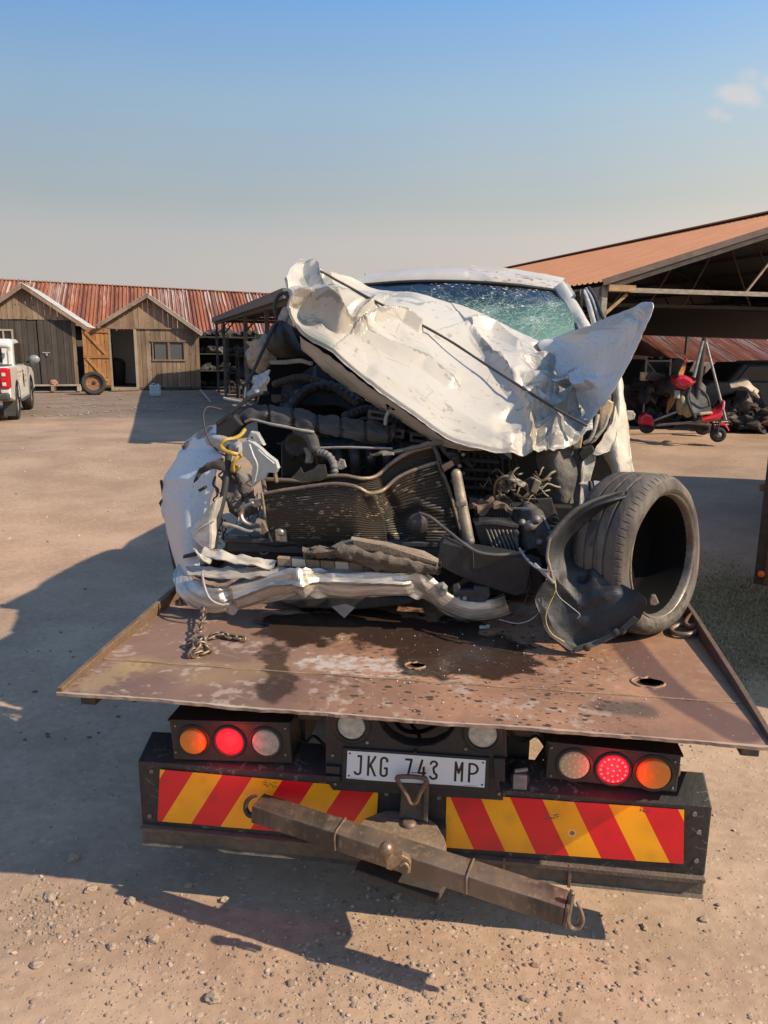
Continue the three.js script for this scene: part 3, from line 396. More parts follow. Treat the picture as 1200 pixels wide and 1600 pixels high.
  const n = (a) => a.map((x) => (x - 107) / 910), m = (a) => a.map((x) => (x - 122) / 950);
  quad('chevron_panel', [250, 1202], [591, 1232], [587, 1312], [246, 1283], chev(1, n([130, 250, 375, 500, 627, 755, 880, 1010]), -0.135, true));
  quad('chevron_panel', [698, 1239], [1069, 1265], [1068, 1350], [695, 1324], chev(1, m([130, 258, 383, 515, 642, 778, 908, 1048]), 0.118, false));
  // plate carrier with two working lamps
  const Zp = -2.465, o = [[509, 1108], [584, 1111], [590, 1122], [598, 1138], [612, 1152], [632, 1162], [652, 1165], [676, 1163], [697, 1153], [708, 1140], [714, 1126], [716, 1118], [791, 1124], [792, 1182], [779, 1190], [781, 1236], [786, 1250], [520, 1234], [512, 1222], [513, 1204], [509, 1196]];
  part('plate_carrier', slab(o, Zp, 0.05, { bevel: 0.006 }), M.plastic, truck);
  const fo = [[536, 1168], [765, 1184], [763, 1237], [534, 1221]], fi = [[543, 1173], [759, 1188], [757, 1231], [541, 1216]];
  part('plate_frame', slab(fo, Zp + 0.014, 0.012, { bevel: 0.003, holes: [fi] }), M.plastic, truck);
  const plateTex = paintCanvas(1024, 224, (c, W, H) => {
    c.fillStyle = '#cfd4d8'; c.fillRect(0, 0, W, H);
    c.save(); c.translate(W * 0.555, H * 0.60); c.strokeStyle = '#d8b23c'; c.lineWidth = 7; c.beginPath(); c.arc(0, 0, 34, Math.PI * 1.02, Math.PI * 1.98); c.stroke(); c.beginPath(); c.arc(0, 0, 52, Math.PI * 1.08, Math.PI * 1.92); c.lineWidth = 3; c.stroke();
    for (let i = 0; i < 9; i++) { const a = Math.PI * (1.1 + 0.1 * i); c.lineWidth = 4; c.beginPath(); c.moveTo(Math.cos(a) * 60, Math.sin(a) * 60); c.lineTo(Math.cos(a) * 84, Math.sin(a) * 84); c.stroke(); }
    c.strokeStyle = '#2d57a8'; c.lineWidth = 8; c.beginPath(); c.moveTo(-86, 6); c.lineTo(-20, 4); c.lineTo(30, 34); c.stroke(); c.fillStyle = '#b9bf7a'; c.fillRect(-70, 34, 120, 5); c.restore();
    c.strokeStyle = '#131416'; c.lineWidth = 17; c.lineJoin = 'round'; c.lineCap = 'butt';
    const g = (x, w, path) => { c.save(); c.translate(W * x, H * 0.13); c.beginPath(); path(w, H * 0.72); c.stroke(); c.restore(); }, m = (x, y) => c.moveTo(x, y), l = (x, y) => c.lineTo(x, y), a = (x, y, r, s, e, k) => c.arc(x, y, r, s, e, k), PI = Math.PI;
    g(0.062, 46, (w, h) => { m(14, 8); l(w - 4, 8); l(w - 4, h - 28); a(w - 26, h - 29, 22, 0, PI); });                                           // J
    g(0.150, 62, (w, h) => { m(9, 0); l(9, h); m(w, 0); l(12, h * 0.58); m(26, h * 0.46); l(w + 2, h); });                                       // K
    g(0.243, 54, (w, h) => { m(w - 1, 42); l(w - 1, 30); a(w / 2 + 4, 31, 23, 0, PI, true); l(8, h - 30); a(w / 2 + 4, h - 31, 23, PI, 0, true); l(w - 1, h * 0.56); l(w / 2 + 4, h * 0.56); }); // G
    g(0.425, 52, (w, h) => { m(0, 8); l(w - 4, 8); l(w - 30, h); });                                                                             // 7
    g(0.520, 56, (w, h) => { m(w * 0.55, 0); l(6, h * 0.68); l(w + 6, h * 0.68); m(w * 0.76, h * 0.36); l(w * 0.76, h); });                      // 4
    g(0.608, 52, (w, h) => { m(6, 30); a(w / 2, 31, 22, PI, PI * 2.45); l(w * 0.42, h * 0.48); m(w * 0.5, h * 0.48); a(w / 2, h - 33, 24, -PI * 0.42, PI); });   // 3
    g(0.782, 62, (w, h) => { m(8, h); l(8, 4); l(w / 2, h * 0.56); l(w - 6, 4); l(w - 6, h); });                                                 // M
    g(0.880, 54, (w, h) => { m(8, h); l(8, 8); l(w * 0.45, 8); a(w * 0.5, h * 0.30, h * 0.25, -PI / 2, PI / 2); l(8, h * 0.55); });              // P
    c.fillStyle = '#26282a'; for (const [x, y] of [[0.018, 0.09], [0.982, 0.09], [0.018, 0.90], [0.982, 0.90]]) { c.beginPath(); c.arc(W * x, H * y, 8, 0, 7); c.fill(); }
    const r = rngOf(9); for (let i = 0; i < 240; i++) { c.fillStyle = `rgba(90,85,75,${0.05 + 0.1 * r()})`; c.fillRect(r() * W, r() * H, 2 + r() * 8, 1 + r() * 3); } c.fillStyle = 'rgba(60,60,60,0.6)'; c.fillRect(W * 0.03, H * 0.955, W * 0.1, 4); c.fillRect(W * 0.85, H * 0.955, W * 0.1, 4);
  });
  { const z = Zp + 0.019, q = fi.map(([u, v]) => onZ(u, v, z)), g = new THREE.BufferGeometry(), nx = 12, pos = [], uv = [], idx = []; for (let j = 0; j <= 1; j++) for (let i = 0; i <= nx; i++) { const s = i / nx, p = (j ? q[3] : q[0]).clone().lerp(j ? q[2] : q[1], s); pos.push(p.x, p.y, z + 0.0025 * Math.sin(s * 6) * (j ? 1 : -0.3)); uv.push(s, j); } for (let i = 0; i < nx; i++) idx.push(i, i + nx + 1, i + 1, i + 1, i + nx + 1, i + nx + 2); g.setAttribute('position', new THREE.Float32BufferAttribute(pos, 3)); g.setAttribute('uv', new THREE.Float32BufferAttribute(uv, 2)); g.setIndex(idx); g.computeVertexNormals(); plateTex.flipY = false; part('number_plate', clean(g), std([1, 1, 1], 0.35, 0, { map: plateTex }), truck, { uv: false, label: 'white number plate reading JKG 743 MP' }); }
  const frosted = worn([0.42, 0.44, 0.41], 0.4, 0, 14, 0.0008);
  for (const [u, v] of [[549, 1134.5], [754, 1147]]) { const p = onZ(u, v, Zp + 0.01), t = part('work_lamp', mv(ring(0.052, 0.018, 0.012), p.x, p.y, Zp + 0.004), M.plastic, truck); part('lamp_lens', mv(lens(0.052, 0.014), p.x, p.y, Zp + 0.006), frosted, t); }
  { const p = onZ(812, 1212, -2.55), t = part('trailer_socket', mv(rot(lathe([[0, 0.06], [0.03, 0.06], [0.036, 0.05], [0.036, 0.0], [0.02, -0.02]], 24), Math.PI / 2, 0, 0), p.x, p.y, -2.58), M.darkDust, truck); part('socket_cap', [box(0.05, 0.06, 0.012, p.x, p.y - 0.004, -2.515, 0.005), rod(V(p.x - 0.02, p.y + 0.035, -2.52), V(p.x + 0.025, p.y + 0.04, -2.53), 0.007)], M.grey, t); part('lead', tube([V(p.x + 0.02, p.y - 0.03, -2.54), V(p.x + 0.06, p.y - 0.07, -2.52), V(p.x + 0.08, p.y - 0.1, -2.56)], 0.006), M.plastic, truck); }
  for (const q of [[[771, 1184], [789, 1185], [789, 1221], [772, 1220]], [[509, 1196], [531, 1198], [531, 1210], [509, 1208]], [[509, 1212], [531, 1213], [531, 1222], [509, 1221]]]) part('side_bracket', slab(q, Zp + 0.02, 0.04), M.plastic, truck);
  const bolt = (u, v, z, r = 0.009) => part('bolt', mv(rot(clean(new THREE.CylinderGeometry(r, r, 0.007, 6)), Math.PI / 2, 0.3, 0), onZ(u, v, z)), M.steelGrey, truck);
  for (const [u, v] of [[237, 1205], [234, 1275], [604, 1240], [603, 1300], [686, 1246], [1085, 1272], [1088, 1345], [1092, 1300]]) bolt(u, v, Zb + 0.002);
  for (const [u, v] of [[520, 1180], [779, 1150], [524, 1225], [780, 1240], [574, 1160], [728, 1170]]) bolt(u, v, Zp + 0.008, 0.006);
  for (const [u, v] of [[274, 1134], [446, 1138], [275, 1175], [446, 1179], [862, 1168], [1055, 1190], [861, 1212], [1051, 1232]]) bolt(u, v, Zb + 0.003, 0.0045);
  const lead = (pts, r = 0.006) => part('cable', tube(pts.map(([u, v, z]) => onZ(u, v, z)), r), M.plastic, truck);
  lead([[456, 1140, -2.6], [475, 1160, -2.62], [490, 1150, -2.65], [508, 1165, -2.6]]); lead([[452, 1165, -2.62], [470, 1178, -2.6], [495, 1176, -2.6], [512, 1188, -2.58]], 0.008); lead([[794, 1140, -2.6], [815, 1160, -2.62], [838, 1150, -2.65], [856, 1172, -2.6]]); lead([[640, 1128, -2.7], [655, 1150, -2.6], [652, 1164, -2.5], [648, 1176, -2.44]], 0.007); lead([[612, 1118, -2.75], [630, 1140, -2.72], [662, 1142, -2.7], [700, 1124, -2.75]], 0.009);
  // tow ring bracket at the middle
  part('tow_bracket', [slab([[628, 1222], [668, 1226], [666, 1282], [624, 1278]], -2.45, 0.05, { bevel: 0.006 }), slab([[662, 1225], [670, 1226], [668, 1284], [661, 1281]], -2.43, 0.03)], worn([0.10, 0.085, 0.065], 0.8, 0.15, 4, 0.002), truck);
  part('tow_ring', tube([[622, 1214], [645, 1213.5], [664, 1217], [666, 1222], [656, 1240], [649, 1254], [641, 1254], [634, 1240], [622, 1220]].map(([u, v]) => onZ(u, v, -2.41)), 0.0085, { closed: true, seg: 90, rad: 8 }), worn([0.17, 0.10, 0.075], 0.6, 0.35, 5, 0.001), truck);
}
{ // wheel-lift cross arm on its pivot
  const arm = new THREE.MeshStandardMaterial({ map: tex(1024, 128, (x, y) => { const a = pf(x, y * 0.2, 10, 5, 811), b = pf(x, y, 60, 3, 813), st = pn(x * 6, y * 40, 60, 815); let c = mixc([0.085, 0.068, 0.054], [0.23, 0.17, 0.122], clamp(0.5 + 1.6 * (a - 0.5) + 0.5 * (st - 0.5))); c = mixc(c, [0.32, 0.23, 0.15], 0.6 * sstep(0.58, 0.8, b)); c = mixc(c, [0.05, 0.042, 0.035], 0.6 * sstep(0.44, 0.30, a)); return c; }), roughness: 0.55, metalness: 0.45, bumpMap: re(grimeB, 3), bumpScale: 0.0014, side: THREE.DoubleSide }), up = V(0, 1, 0);
  const a = onZ(402, 1262, -2.41), b = onZ(884, 1419, -2.16), w = 0.088;
  const tubeArm = (p, q) => { const d = q.clone().sub(p).normalize(); return bar(p, q, w, 0.072, 0.006); };
  const t = part('lift_arm', tubeArm(a, b), arm, truck);
  const d = b.clone().sub(a).normalize(), side = V().crossVectors(d, up).normalize();
  part('arm_end_plate', bar(b.clone().addScaledVector(d, 0.001), b.clone().addScaledVector(d, 0.012), w + 0.004, 0.078, 0.002), arm, truck);
  for (const s of [0.30, 0.72]) { const p = a.clone().lerp(b, s); part('weld_bead', tube([p.clone().addScaledVector(side, 0.05).setY(p.y - 0.025), p.clone().addScaledVector(side, 0.048).setY(p.y + 0.032), p.clone().setY(p.y + 0.039), p.clone().addScaledVector(side, -0.04).setY(p.y + 0.039)], 0.004, { wob: 0.5 }), M.brownSteel, truck); }
  const plate = [[554, 1303], [560, 1294], [572, 1281], [600, 1270], [623, 1266], [655, 1272], [680, 1290], [692, 1310], [696, 1322], [682, 1346], [640, 1332], [600, 1318]].map(([u, v]) => onY(u, v, 0.475));
  { const s = new THREE.Shape(plate.map((p) => new THREE.Vector2(p.x, -p.z))), g = new THREE.ExtrudeGeometry(s, { depth: 0.022, bevelEnabled: true, bevelSize: 0.004, bevelThickness: 0.004, bevelSegments: 2 }); g.rotateX(-Math.PI / 2).translate(0, 0.455, 0); part('pivot_plate', clean(g), worn([0.21, 0.155, 0.105], 0.8, 0.15, 3, 0.003), truck); part('pivot_plate', clean(g.clone().translate(0, -0.16, -0.02)), M.darkDust, truck); }
  const bp = onY(639, 1287, 0.485); part('pivot_bolt', [mv(lathe([[0, 0.018], [0.018, 0.018], [0.026, 0.010], [0.028, 0]], 20), bp.x, 0.48, bp.z), mv(cyl(0.05, 0.05, 0.16, 24), bp.x, 0.38, bp.z)], arm, truck);
  part('arm_mount', box(0.26, 0.14, 0.2, bp.x, 0.385, -2.56, 0.008), M.darkDust, truck);
  // ball with its keeper
  const ball = onZ(604, 1326, -2.2); const bl = part('tow_ball', [mv(new THREE.SphereGeometry(0.024, 24, 18), ball.x, ball.y, ball.z), rod(ball, ball.clone().add(V(0.012, -0.05, -0.01)), 0.016, 0.022)].map(clean), worn([0.27, 0.19, 0.13], 0.4, 0.6, 6, 0.001), truck);
  part('keeper', [slab([[604, 1340], [620, 1337], [628, 1336], [638, 1341], [642, 1350], [641, 1364], [636, 1363], [636, 1352], [630, 1347], [622, 1352], [612, 1360], [603, 1357]], ball.z + 0.01, 0.02, { bevel: 0.003 }), tube([[626, 1352], [633, 1349], [638, 1355], [637, 1362]].map(([u, v]) => onZ(u, v, ball.z + 0.02)), 0.005)], worn([0.30, 0.21, 0.14], 0.5, 0.5, 5, 0.001), truck);
  const hook = (pts, z, r) => tube(pts.map(([u, v]) => onZ(u, v, z)), r, { seg: 50, rad: 8, flat: 1.2 });
  part('chain_hook', hook([[894, 1396], [890, 1418], [887, 1436], [892, 1448], [903, 1449], [910, 1440], [908, 1424], [902, 1411]], b.z + 0.02, (t2) => 0.0095 - 0.005 * t2 ** 3), worn([0.20, 0.16, 0.12], 0.55, 0.5, 6, 0.001), truck);
  part('chain_hook', hook([[406, 1258], [400, 1272], [390, 1273], [384, 1264], [386, 1252], [394, 1245], [401, 1243]], -2.41, (t2) => 0.0105 - 0.005 * t2 ** 3), worn([0.07, 0.065, 0.06], 0.6, 0.5, 6, 0.001), truck);
}
// chains and shackles lying on the deck
function chainOf(label, pts, n, r = 0.0055, len = 0.034, group) {
  const c = new THREE.CatmullRomCurve3(pts), o = thing('chain', label, 'chain', pts[0].clone(), 0, group);
  for (let i = 0; i < n; i++) { const p = c.getPointAt(clamp((i + 0.5) / n)), d = c.getTangentAt(clamp((i + 0.5) / n)), g = tube([[-1, 0.55], [-0.6, 0.8], [0.6, 0.8], [1, 0.55], [1.25, 0], [1, -0.55], [0.6, -0.8], [-0.6, -0.8], [-1, -0.55], [-1.25, 0]].map(([x, y]) => V(x * len * 0.45, 0, y * len * 0.38)), r, { closed: true, seg: 30, rad: 6 }); g.rotateX(i % 2 ? 1.3 + 0.3 * Math.sin(i * 7) : 0.25 * Math.sin(i * 5)); g.applyQuaternion(new THREE.Quaternion().setFromUnitVectors(V(1, 0, 0), d)); part('link', mv(g, p), M.chain, o); }
  return o;
}
{
  const q = (u, v, h = 0.012) => { const p = onY(u, v, DY); return V(p.x, DY + h, p.z); };
  chainOf('rusty steel chain hanging from the crushed bumper down to the deck', [onZ(319, 946, -3.14), q(317, 985, 0.05), q(312, 1004, 0.045)], 9);
  chainOf('heap of rusty chain links piled on the deck below the left bumper end', [q(300, 1022), q(312, 1010, 0.04), q(296, 1014, 0.022), q(318, 1018, 0.05), q(304, 1028), q(326, 1022, 0.02), q(313, 1024, 0.045), q(297, 1029)], 17, 0.006, 0.038);
  chainOf('short run of chain trailing right across the deck from the heap', [q(325, 1001), q(345, 998, 0.02), q(362, 1000), q(381, 1003)], 8);
  chainOf('coiled dark chain on the left deck edge beside the fender', [q(284, 938), q(294, 946, 0.03), q(303, 941), q(296, 936, 0.03), q(312, 948)], 9, 0.007, 0.04);
  const o = thing('shackle', 'rusty shackle and ring lying by the right side rail behind the tyre', 'shackle', q(1066, 990));
  part('bow', tube([q(1048, 990), q(1056, 996, 0.016), q(1076, 998, 0.02), q(1088, 992, 0.02), q(1084, 984, 0.02), q(1062, 982, 0.016), q(1050, 985)], 0.011, { closed: true, seg: 60, wob: 0.15 }), M.chain, o);
  part('ring', tube([q(1070, 984, 0.03), q(1080, 978, 0.055), q(1088, 982, 0.04), q(1082, 990, 0.03)], 0.010, { closed: true, seg: 40 }), M.rust, o);
}
// ------------------------------------------------------------------ the wrecked pickup on the deck
const WB = V(-0.29, DY, -3.4);
const car = thing('wrecked_pickup', 'crashed white pickup with torn crumpled bonnet, bare engine bay and shattered windscreen on the deck', 'wrecked car', WB);
// crumples: folded planes with sharp ridges, stretched over the sheet
const crumple = (p, f, s) => { let d = 0; for (let k = 0; k < 4; k++) { const a = s + k * 1.9, w = 0.35 * n3(p.x * 2 + k, p.y * 2, p.z * 2 + s); d += (tri((p.x * Math.cos(a) + p.y * Math.sin(a * 1.3) + p.z * Math.sin(a)) * f * (1 + 0.37 * k) + w + k * 0.21) - 0.5) / (1 + 0.5 * k); } return d; };
// worn white paint: chips down to grey-green filler, scratches, dust; places given over the sheet's own 0..1
const damaged = (seed, patches, { scr = 120, cracks = [], base = [0.50, 0.475, 0.42], dirt = 0.25, w = 1024, h = 1024 } = {}) => {
  const r = rngOf(seed), lines = Array.from({ length: scr }, () => { const a = rr(-0.6, 0.6, r) + (r() < 0.3 ? 1.5 : 0), x = r(), y = r(), L = rr(0.01, 0.09, r); return [x, y, x + Math.cos(a) * L, y + Math.sin(a) * L]; });
  const cell = new Map(); lines.forEach((l) => { for (let t = 0; t <= 1; t += 0.1) { const k = Math.floor((l[0] + (l[2] - l[0]) * t) * 24) + 100 * Math.floor((l[1] + (l[3] - l[1]) * t) * 24); if (!cell.has(k)) cell.set(k, new Set()); cell.get(k).add(l); } });
  return tex(w, h, (x, y) => {
    const a = pf(x, y, 4, 5, seed), b = pf(x, y, 64, 3, seed + 9), s = pn(x * 4, y * 160, 160, seed + 3);
    let c = mixc(base, base.map((q, i) => q * [0.88, 0.85, 0.79][i]), clamp(dirt + 1.4 * (a - 0.5) + 0.5 * (b - 0.5)));
    for (const [px, py, rx, ry, amt = 1, col = [0.33, 0.34, 0.27]] of patches) { const d = Math.hypot((x - px) / rx, (y - py) / ry) + 1.3 * (pf(x, y, 9, 4, seed + 40) - 0.5) + 0.9 * (s - 0.5) + 0.5 * (b - 0.5); const k = (1 - sstep(0.86, 0.98, d)) * amt; if (k > 0) c = mixc(c, mixc(col, col.map((q) => q * 0.6), b), k); }
    if (b > 0.76) c = mixc(c, [0.24, 0.19, 0.14], 0.6 * sstep(0.76, 0.80, b));
    for (const L of cracks) { if (!L.bb) L.bb = [Math.min(...L.map((q) => q[0])) - 0.03, Math.max(...L.map((q) => q[0])) + 0.03, Math.min(...L.map((q) => q[1])) - 0.06, Math.max(...L.map((q) => q[1])) + 0.06]; if (x < L.bb[0] || x > L.bb[1] || y < L.bb[2] || y > L.bb[3]) continue; const d = segDist(x * 2.2, y, L.map(([a, e]) => [a * 2.2, e])) + 0.03 * (b - 0.5); if (d < 0.05) { c = mixc(c, [0.34, 0.315, 0.26], 0.35 * (1 - sstep(0.01, 0.05, d)) * clamp(0.3 + 2 * (a - 0.4))); if (d < 0.006) c = mixc(c, [0.20, 0.175, 0.14], 0.75); } }
    const set = cell.get(Math.floor(x * 24) + 100 * Math.floor(y * 24)); if (set) for (const l of set) { const d = segDist(x, y, [[l[0], l[1]], [l[2], l[3]]]); if (d < 0.0011) c = mixc(c, [0.30, 0.28, 0.23], 0.7); }
    return c;
  });
};
const facet = (p, f, s) => { let d = 0; for (let k = 0; k < 3; k++) { const a = s + k * 2.1; d += (tri((p.x * Math.cos(a) + p.y * Math.sin(a * 1.7) * 0.8 + p.z * Math.sin(a)) * f * (1 + 0.31 * k) + k * 0.37) - 0.5) / (1 + 0.4 * k); } return d; };   // straight folds, flat between
const paintMat = (map, o = {}) => new THREE.MeshPhysicalMaterial({ map, roughness: 0.5, clearcoat: 0.35, clearcoatRoughness: 0.35, side: THREE.DoubleSide, bumpMap: re(grimeB, 3), bumpScale: 0.0008, ...o });
const whitePaint = paintMat(damaged(3, [[0.2, 0.3, 0.1, 0.1], [0.7, 0.6, 0.06, 0.1]], { scr: 80, w: 512, h: 512 }));
const rag = (amp, f) => (s, t, p) => { const e = Math.min(s, 1 - s, t, 1 - t); return e < 0.02 ? V(n3(p.x * f, p.y * f, 1) * amp, n3(p.x * f, p.y * f, 5) * amp, n3(p.x * f, p.y * f, 9) * amp) : null; };
{ // ---- bonnet: one crushed sheet; front edge first, rear edge last
  const F = [[442, 438, -3.80], [452, 482, -3.72], [470, 521, -3.66], [520, 553, -3.58], [580, 597, -3.52], [645, 643, -3.47], [705, 685, -3.43], [765, 701, -3.42], [828, 711, -3.46], [860, 699, -3.52], [895, 688, -3.60], [926, 668, -3.68]];
  const B = [[466, 414, -4.02], [488, 413, -4.10], [540, 435, -4.2], [595, 458, -4.32], [650, 458, -4.42], [705, 474, -4.48], [752, 494, -4.52], [800, 517, -4.53], [838, 533, -4.5], [856, 552, -4.38], [880, 598, -4.15], [926, 650, -3.85]];
  const mid = (t, bulge) => F.map((f, i) => { const b = B[i], p = P3(f).lerp(P3(b), t); p.y += bulge * Math.sin(Math.PI * t) * (i > 1 && i < 9 ? 1 : 0.4); return p; });
  const rows = [F.map(P3), mid(0.06, 0.04), mid(0.3, 0.05), mid(0.62, 0.055), mid(0.9, 0.03), B.map(P3)];
  const crease = (u, v, line, w, h) => { const d = segDist(u, v, line); return h * Math.max(0, 1 - d / w); };
  const dent = (u, v, cu, cv, ru, rv, h, a = 0) => { const x = (u - cu) * Math.cos(a) + (v - cv) * Math.sin(a), y = -(u - cu) * Math.sin(a) + (v - cv) * Math.cos(a), q = (x / ru) ** 2 + (y / rv) ** 2; return h * Math.max(0, 1 - 0.75 * Math.sqrt(q)); };
  const FOLDS = [[[[486, 425], [492, 455], [506, 490], [531, 514]], 0.030, 4, 26], [[[560, 517], [530, 513], [500, 488], [478, 474], [450, 466]], 0.020, 3, 20], [[[592, 474], [563, 487], [553, 500], [557, 514]], 0.026, 4, 18], [[[560, 514], [574, 502], [600, 495], [632, 498], [662, 516]], 0.022, 3.5, 22], [[[730, 505], [746, 502], [772, 511], [812, 547]], 0.022, 4, 20], [[[828, 712], [826, 672], [818, 640], [799, 606], [778, 575], [756, 546], [736, 518]], 0.026, 5, 30], [[[905, 616], [880, 636], [848, 640], [812, 620]], 0.026, 4, 22], [[[620, 470], [650, 478], [680, 474], [704, 484]], 0.010, 3, 16], [[[560, 517], [612, 541], [664, 562], [716, 604]], 0.010, 3, 30], [[[858, 690], [862, 668], [874, 650], [900, 640]], 0.02, 3, 16], [[[500, 440], [530, 456], [566, 462], [590, 474]], 0.014, 3, 18], [[[470, 490], [490, 500], [505, 516]], 0.012, 3, 12]];
  const hoodDisp = (s, t, u, v, p) => {
    let d = 0; const right = sstep(770, 850, u + 0.35 * (v - 600));
    d += 0.002 * fbm(p.x * 3.2, p.y * 3.2, p.z * 3.2, 2) + 0.010 * facet(p, 1.5, 1) * (1 - right) + 0.022 * facet(p, 3.0, 3) * sstep(600, 500, u + 0.4 * (v - 480));
    d += crease(u, v, [[486, 425], [492, 455], [506, 490], [530, 513]], 15, 0.065) - crease(u, v, [[505, 432], [514, 462], [528, 486]], 13, 0.055);
    d += crease(u, v, [[452, 466], [480, 472], [500, 486], [528, 514], [560, 516]], 12, 0.05) - dent(u, v, 478, 498, 22, 15, 0.05, 0.6);
    d -= dent(u, v, 560, 497, 22, 17, 0.055, -0.5); d += crease(u, v, [[566, 512], [574, 503], [600, 496], [630, 498], [655, 512]], 9, 0.042); d += crease(u, v, [[556, 512], [554, 500], [562, 488], [590, 476]], 9, 0.018); d -= dent(u, v, 622, 520, 45, 20, 0.012, 0.3);
    d += crease(u, v, [[565, 517], [620, 545], [665, 562], [705, 592]], 16, 0.024) - dent(u, v, 700, 540, 60, 24, 0.018, 0.55);
    d += crease(u, v, [[590, 585], [650, 608], [720, 648], [790, 690]], 18, 0.014);
    d -= dent(u, v, 766, 528, 34, 17, 0.045, 0.55); d += crease(u, v, [[730, 506], [742, 503], [770, 510], [810, 545]], 8, 0.016); d += crease(u, v, [[732, 510], [742, 530], [758, 548], [776, 575], [800, 600]], 8, 0.020);
    d += crease(u, v, [[776, 566], [788, 590], [800, 612], [822, 640], [827, 672], [830, 712]], 12, 0.034) - crease(u, v, [[812, 590], [836, 626], [838, 680]], 14, 0.026);
    for (const [L, h, st, so] of FOLDS) d += foldAt(u, v, L, h, st, so);
    d += right * (0.046 * facet(p, 3.4, 2) + 0.016 * facet(p, 8, 5) + 0.022 * fbm(p.x * 5, p.y * 5, p.z * 5, 2));
    d += crease(u, v, [[812, 622], [850, 640], [880, 636], [905, 618]], 9, 0.026) - crease(u, v, [[870, 610], [878, 640], [902, 668]], 10, 0.03);
    d += sstep(0.10, 0.02, t) * -0.012 * (u < 830 ? 1 : 0.3);   // rolled front lip
    return d;
  };
  const toST = (u, v) => { let b = [0, 0], m = 1e9; for (let j = 0; j <= 40; j++) for (let i = 0; i <= 80; i++) { const q = pix(crAt(rows.map((r) => crAt(r, i / 80)), j / 40)), d = (q[0] - u) ** 2 + (q[1] - v) ** 2; if (d < m) { m = d; b = [i / 80, 1 - j / 40]; } } return b; };
  const cracks = FOLDS.map(([L]) => L.map(([u, v]) => toST(u, v)));
  const hoodMap = damaged(17, [[0.225, 0.86, 0.05, 0.09], [0.335, 0.12, 0.055, 0.10], [0.30, 0.2, 0.03, 0.05], [0.05, 0.14, 0.07, 0.13, 0.85, [0.33, 0.31, 0.24]], [0.10, 0.52, 0.018, 0.07], [0.14, 0.30, 0.012, 0.10, 0.6], [0.88, 0.5, 0.15, 0.66, 0.9, [0.29, 0.272, 0.24]], [0.79, 0.45, 0.035, 0.2, 0.7, [0.38, 0.37, 0.33]], [0.85, 0.5, 0.04, 0.25, 0.75, [0.34, 0.33, 0.30]], [0.91, 0.45, 0.04, 0.3, 0.7, [0.36, 0.35, 0.32]], [0.74, 0.75, 0.03, 0.1, 0.6, [0.42, 0.35, 0.24]], [0.97, 0.5, 0.03, 0.4, 0.8, [0.27, 0.26, 0.24]]], { scr: 200, cracks, w: 1120, h: 544, base: [0.47, 0.435, 0.375], dirt: 0.2 });
  const hood = part('bonnet', sheet(rows, 380, 190, { thick: 0.003, disp: hoodDisp, edge: rag(0.0035, 22), sharp: 0.22 }), paintMat(hoodMap, { roughness: 0.42, clearcoat: 0.5, clearcoatRoughness: 0.3 }), car, { uv: false });
  // inner frame under the front edge
  const inner = [[[468, 527, -3.70], [512, 556, -3.63], [572, 600, -3.57], [640, 648, -3.52], [700, 689, -3.48], [758, 703, -3.47]], [[474, 545, -3.78], [505, 573, -3.72], [556, 612, -3.66], [622, 652, -3.60], [690, 694, -3.53], [745, 704, -3.52]], [[492, 562, -3.88], [520, 590, -3.84], [560, 616, -3.80], [612, 648, -3.74], [672, 683, -3.64], [735, 702, -3.58]]];
  const ip = part('bonnet_inner_panel', sheet(inner, 120, 24, { thick: 0.003, disp: (s, t, u, v, p) => 0.004 * crumple(p, 5, 4) + 0.006 * fbm(p.x * 6, p.y * 6, p.z * 6, 2), cut: (s, t, u, v) => (u > 602 && u < 634 && v > 610 && v < 640 && t > 0.2) || (u > 552 && u < 570 && t > 0.62), edge: rag(0.006, 20) }), paintMat(damaged(29, [[0.3, 0.5, 0.1, 0.3]], { scr: 40, w: 512, h: 256, base: [0.42, 0.385, 0.33] })), car, { uv: false });
  part('latch_hook', tz([[612, 634, -3.62], [604, 650, -3.62], [602, 662, -3.6]], 0.009), M.lightGrey, hood);
  // torn rubber seal lying across the bonnet
  part('bonnet_seal', tz([[458, 424, -3.96], [492, 421, -4.05], [530, 440, -4.06], [585, 470, -4.02], [650, 503, -4.0], [705, 534, -3.97], [760, 570, -3.89], [810, 602, -3.755], [860, 634, -3.65], [916, 665, -3.60]], 0.0065, { seg: 90, wob: 0.2 }), worn([0.045, 0.043, 0.04], 0.6, 0, 6, 0.0006), car);
}
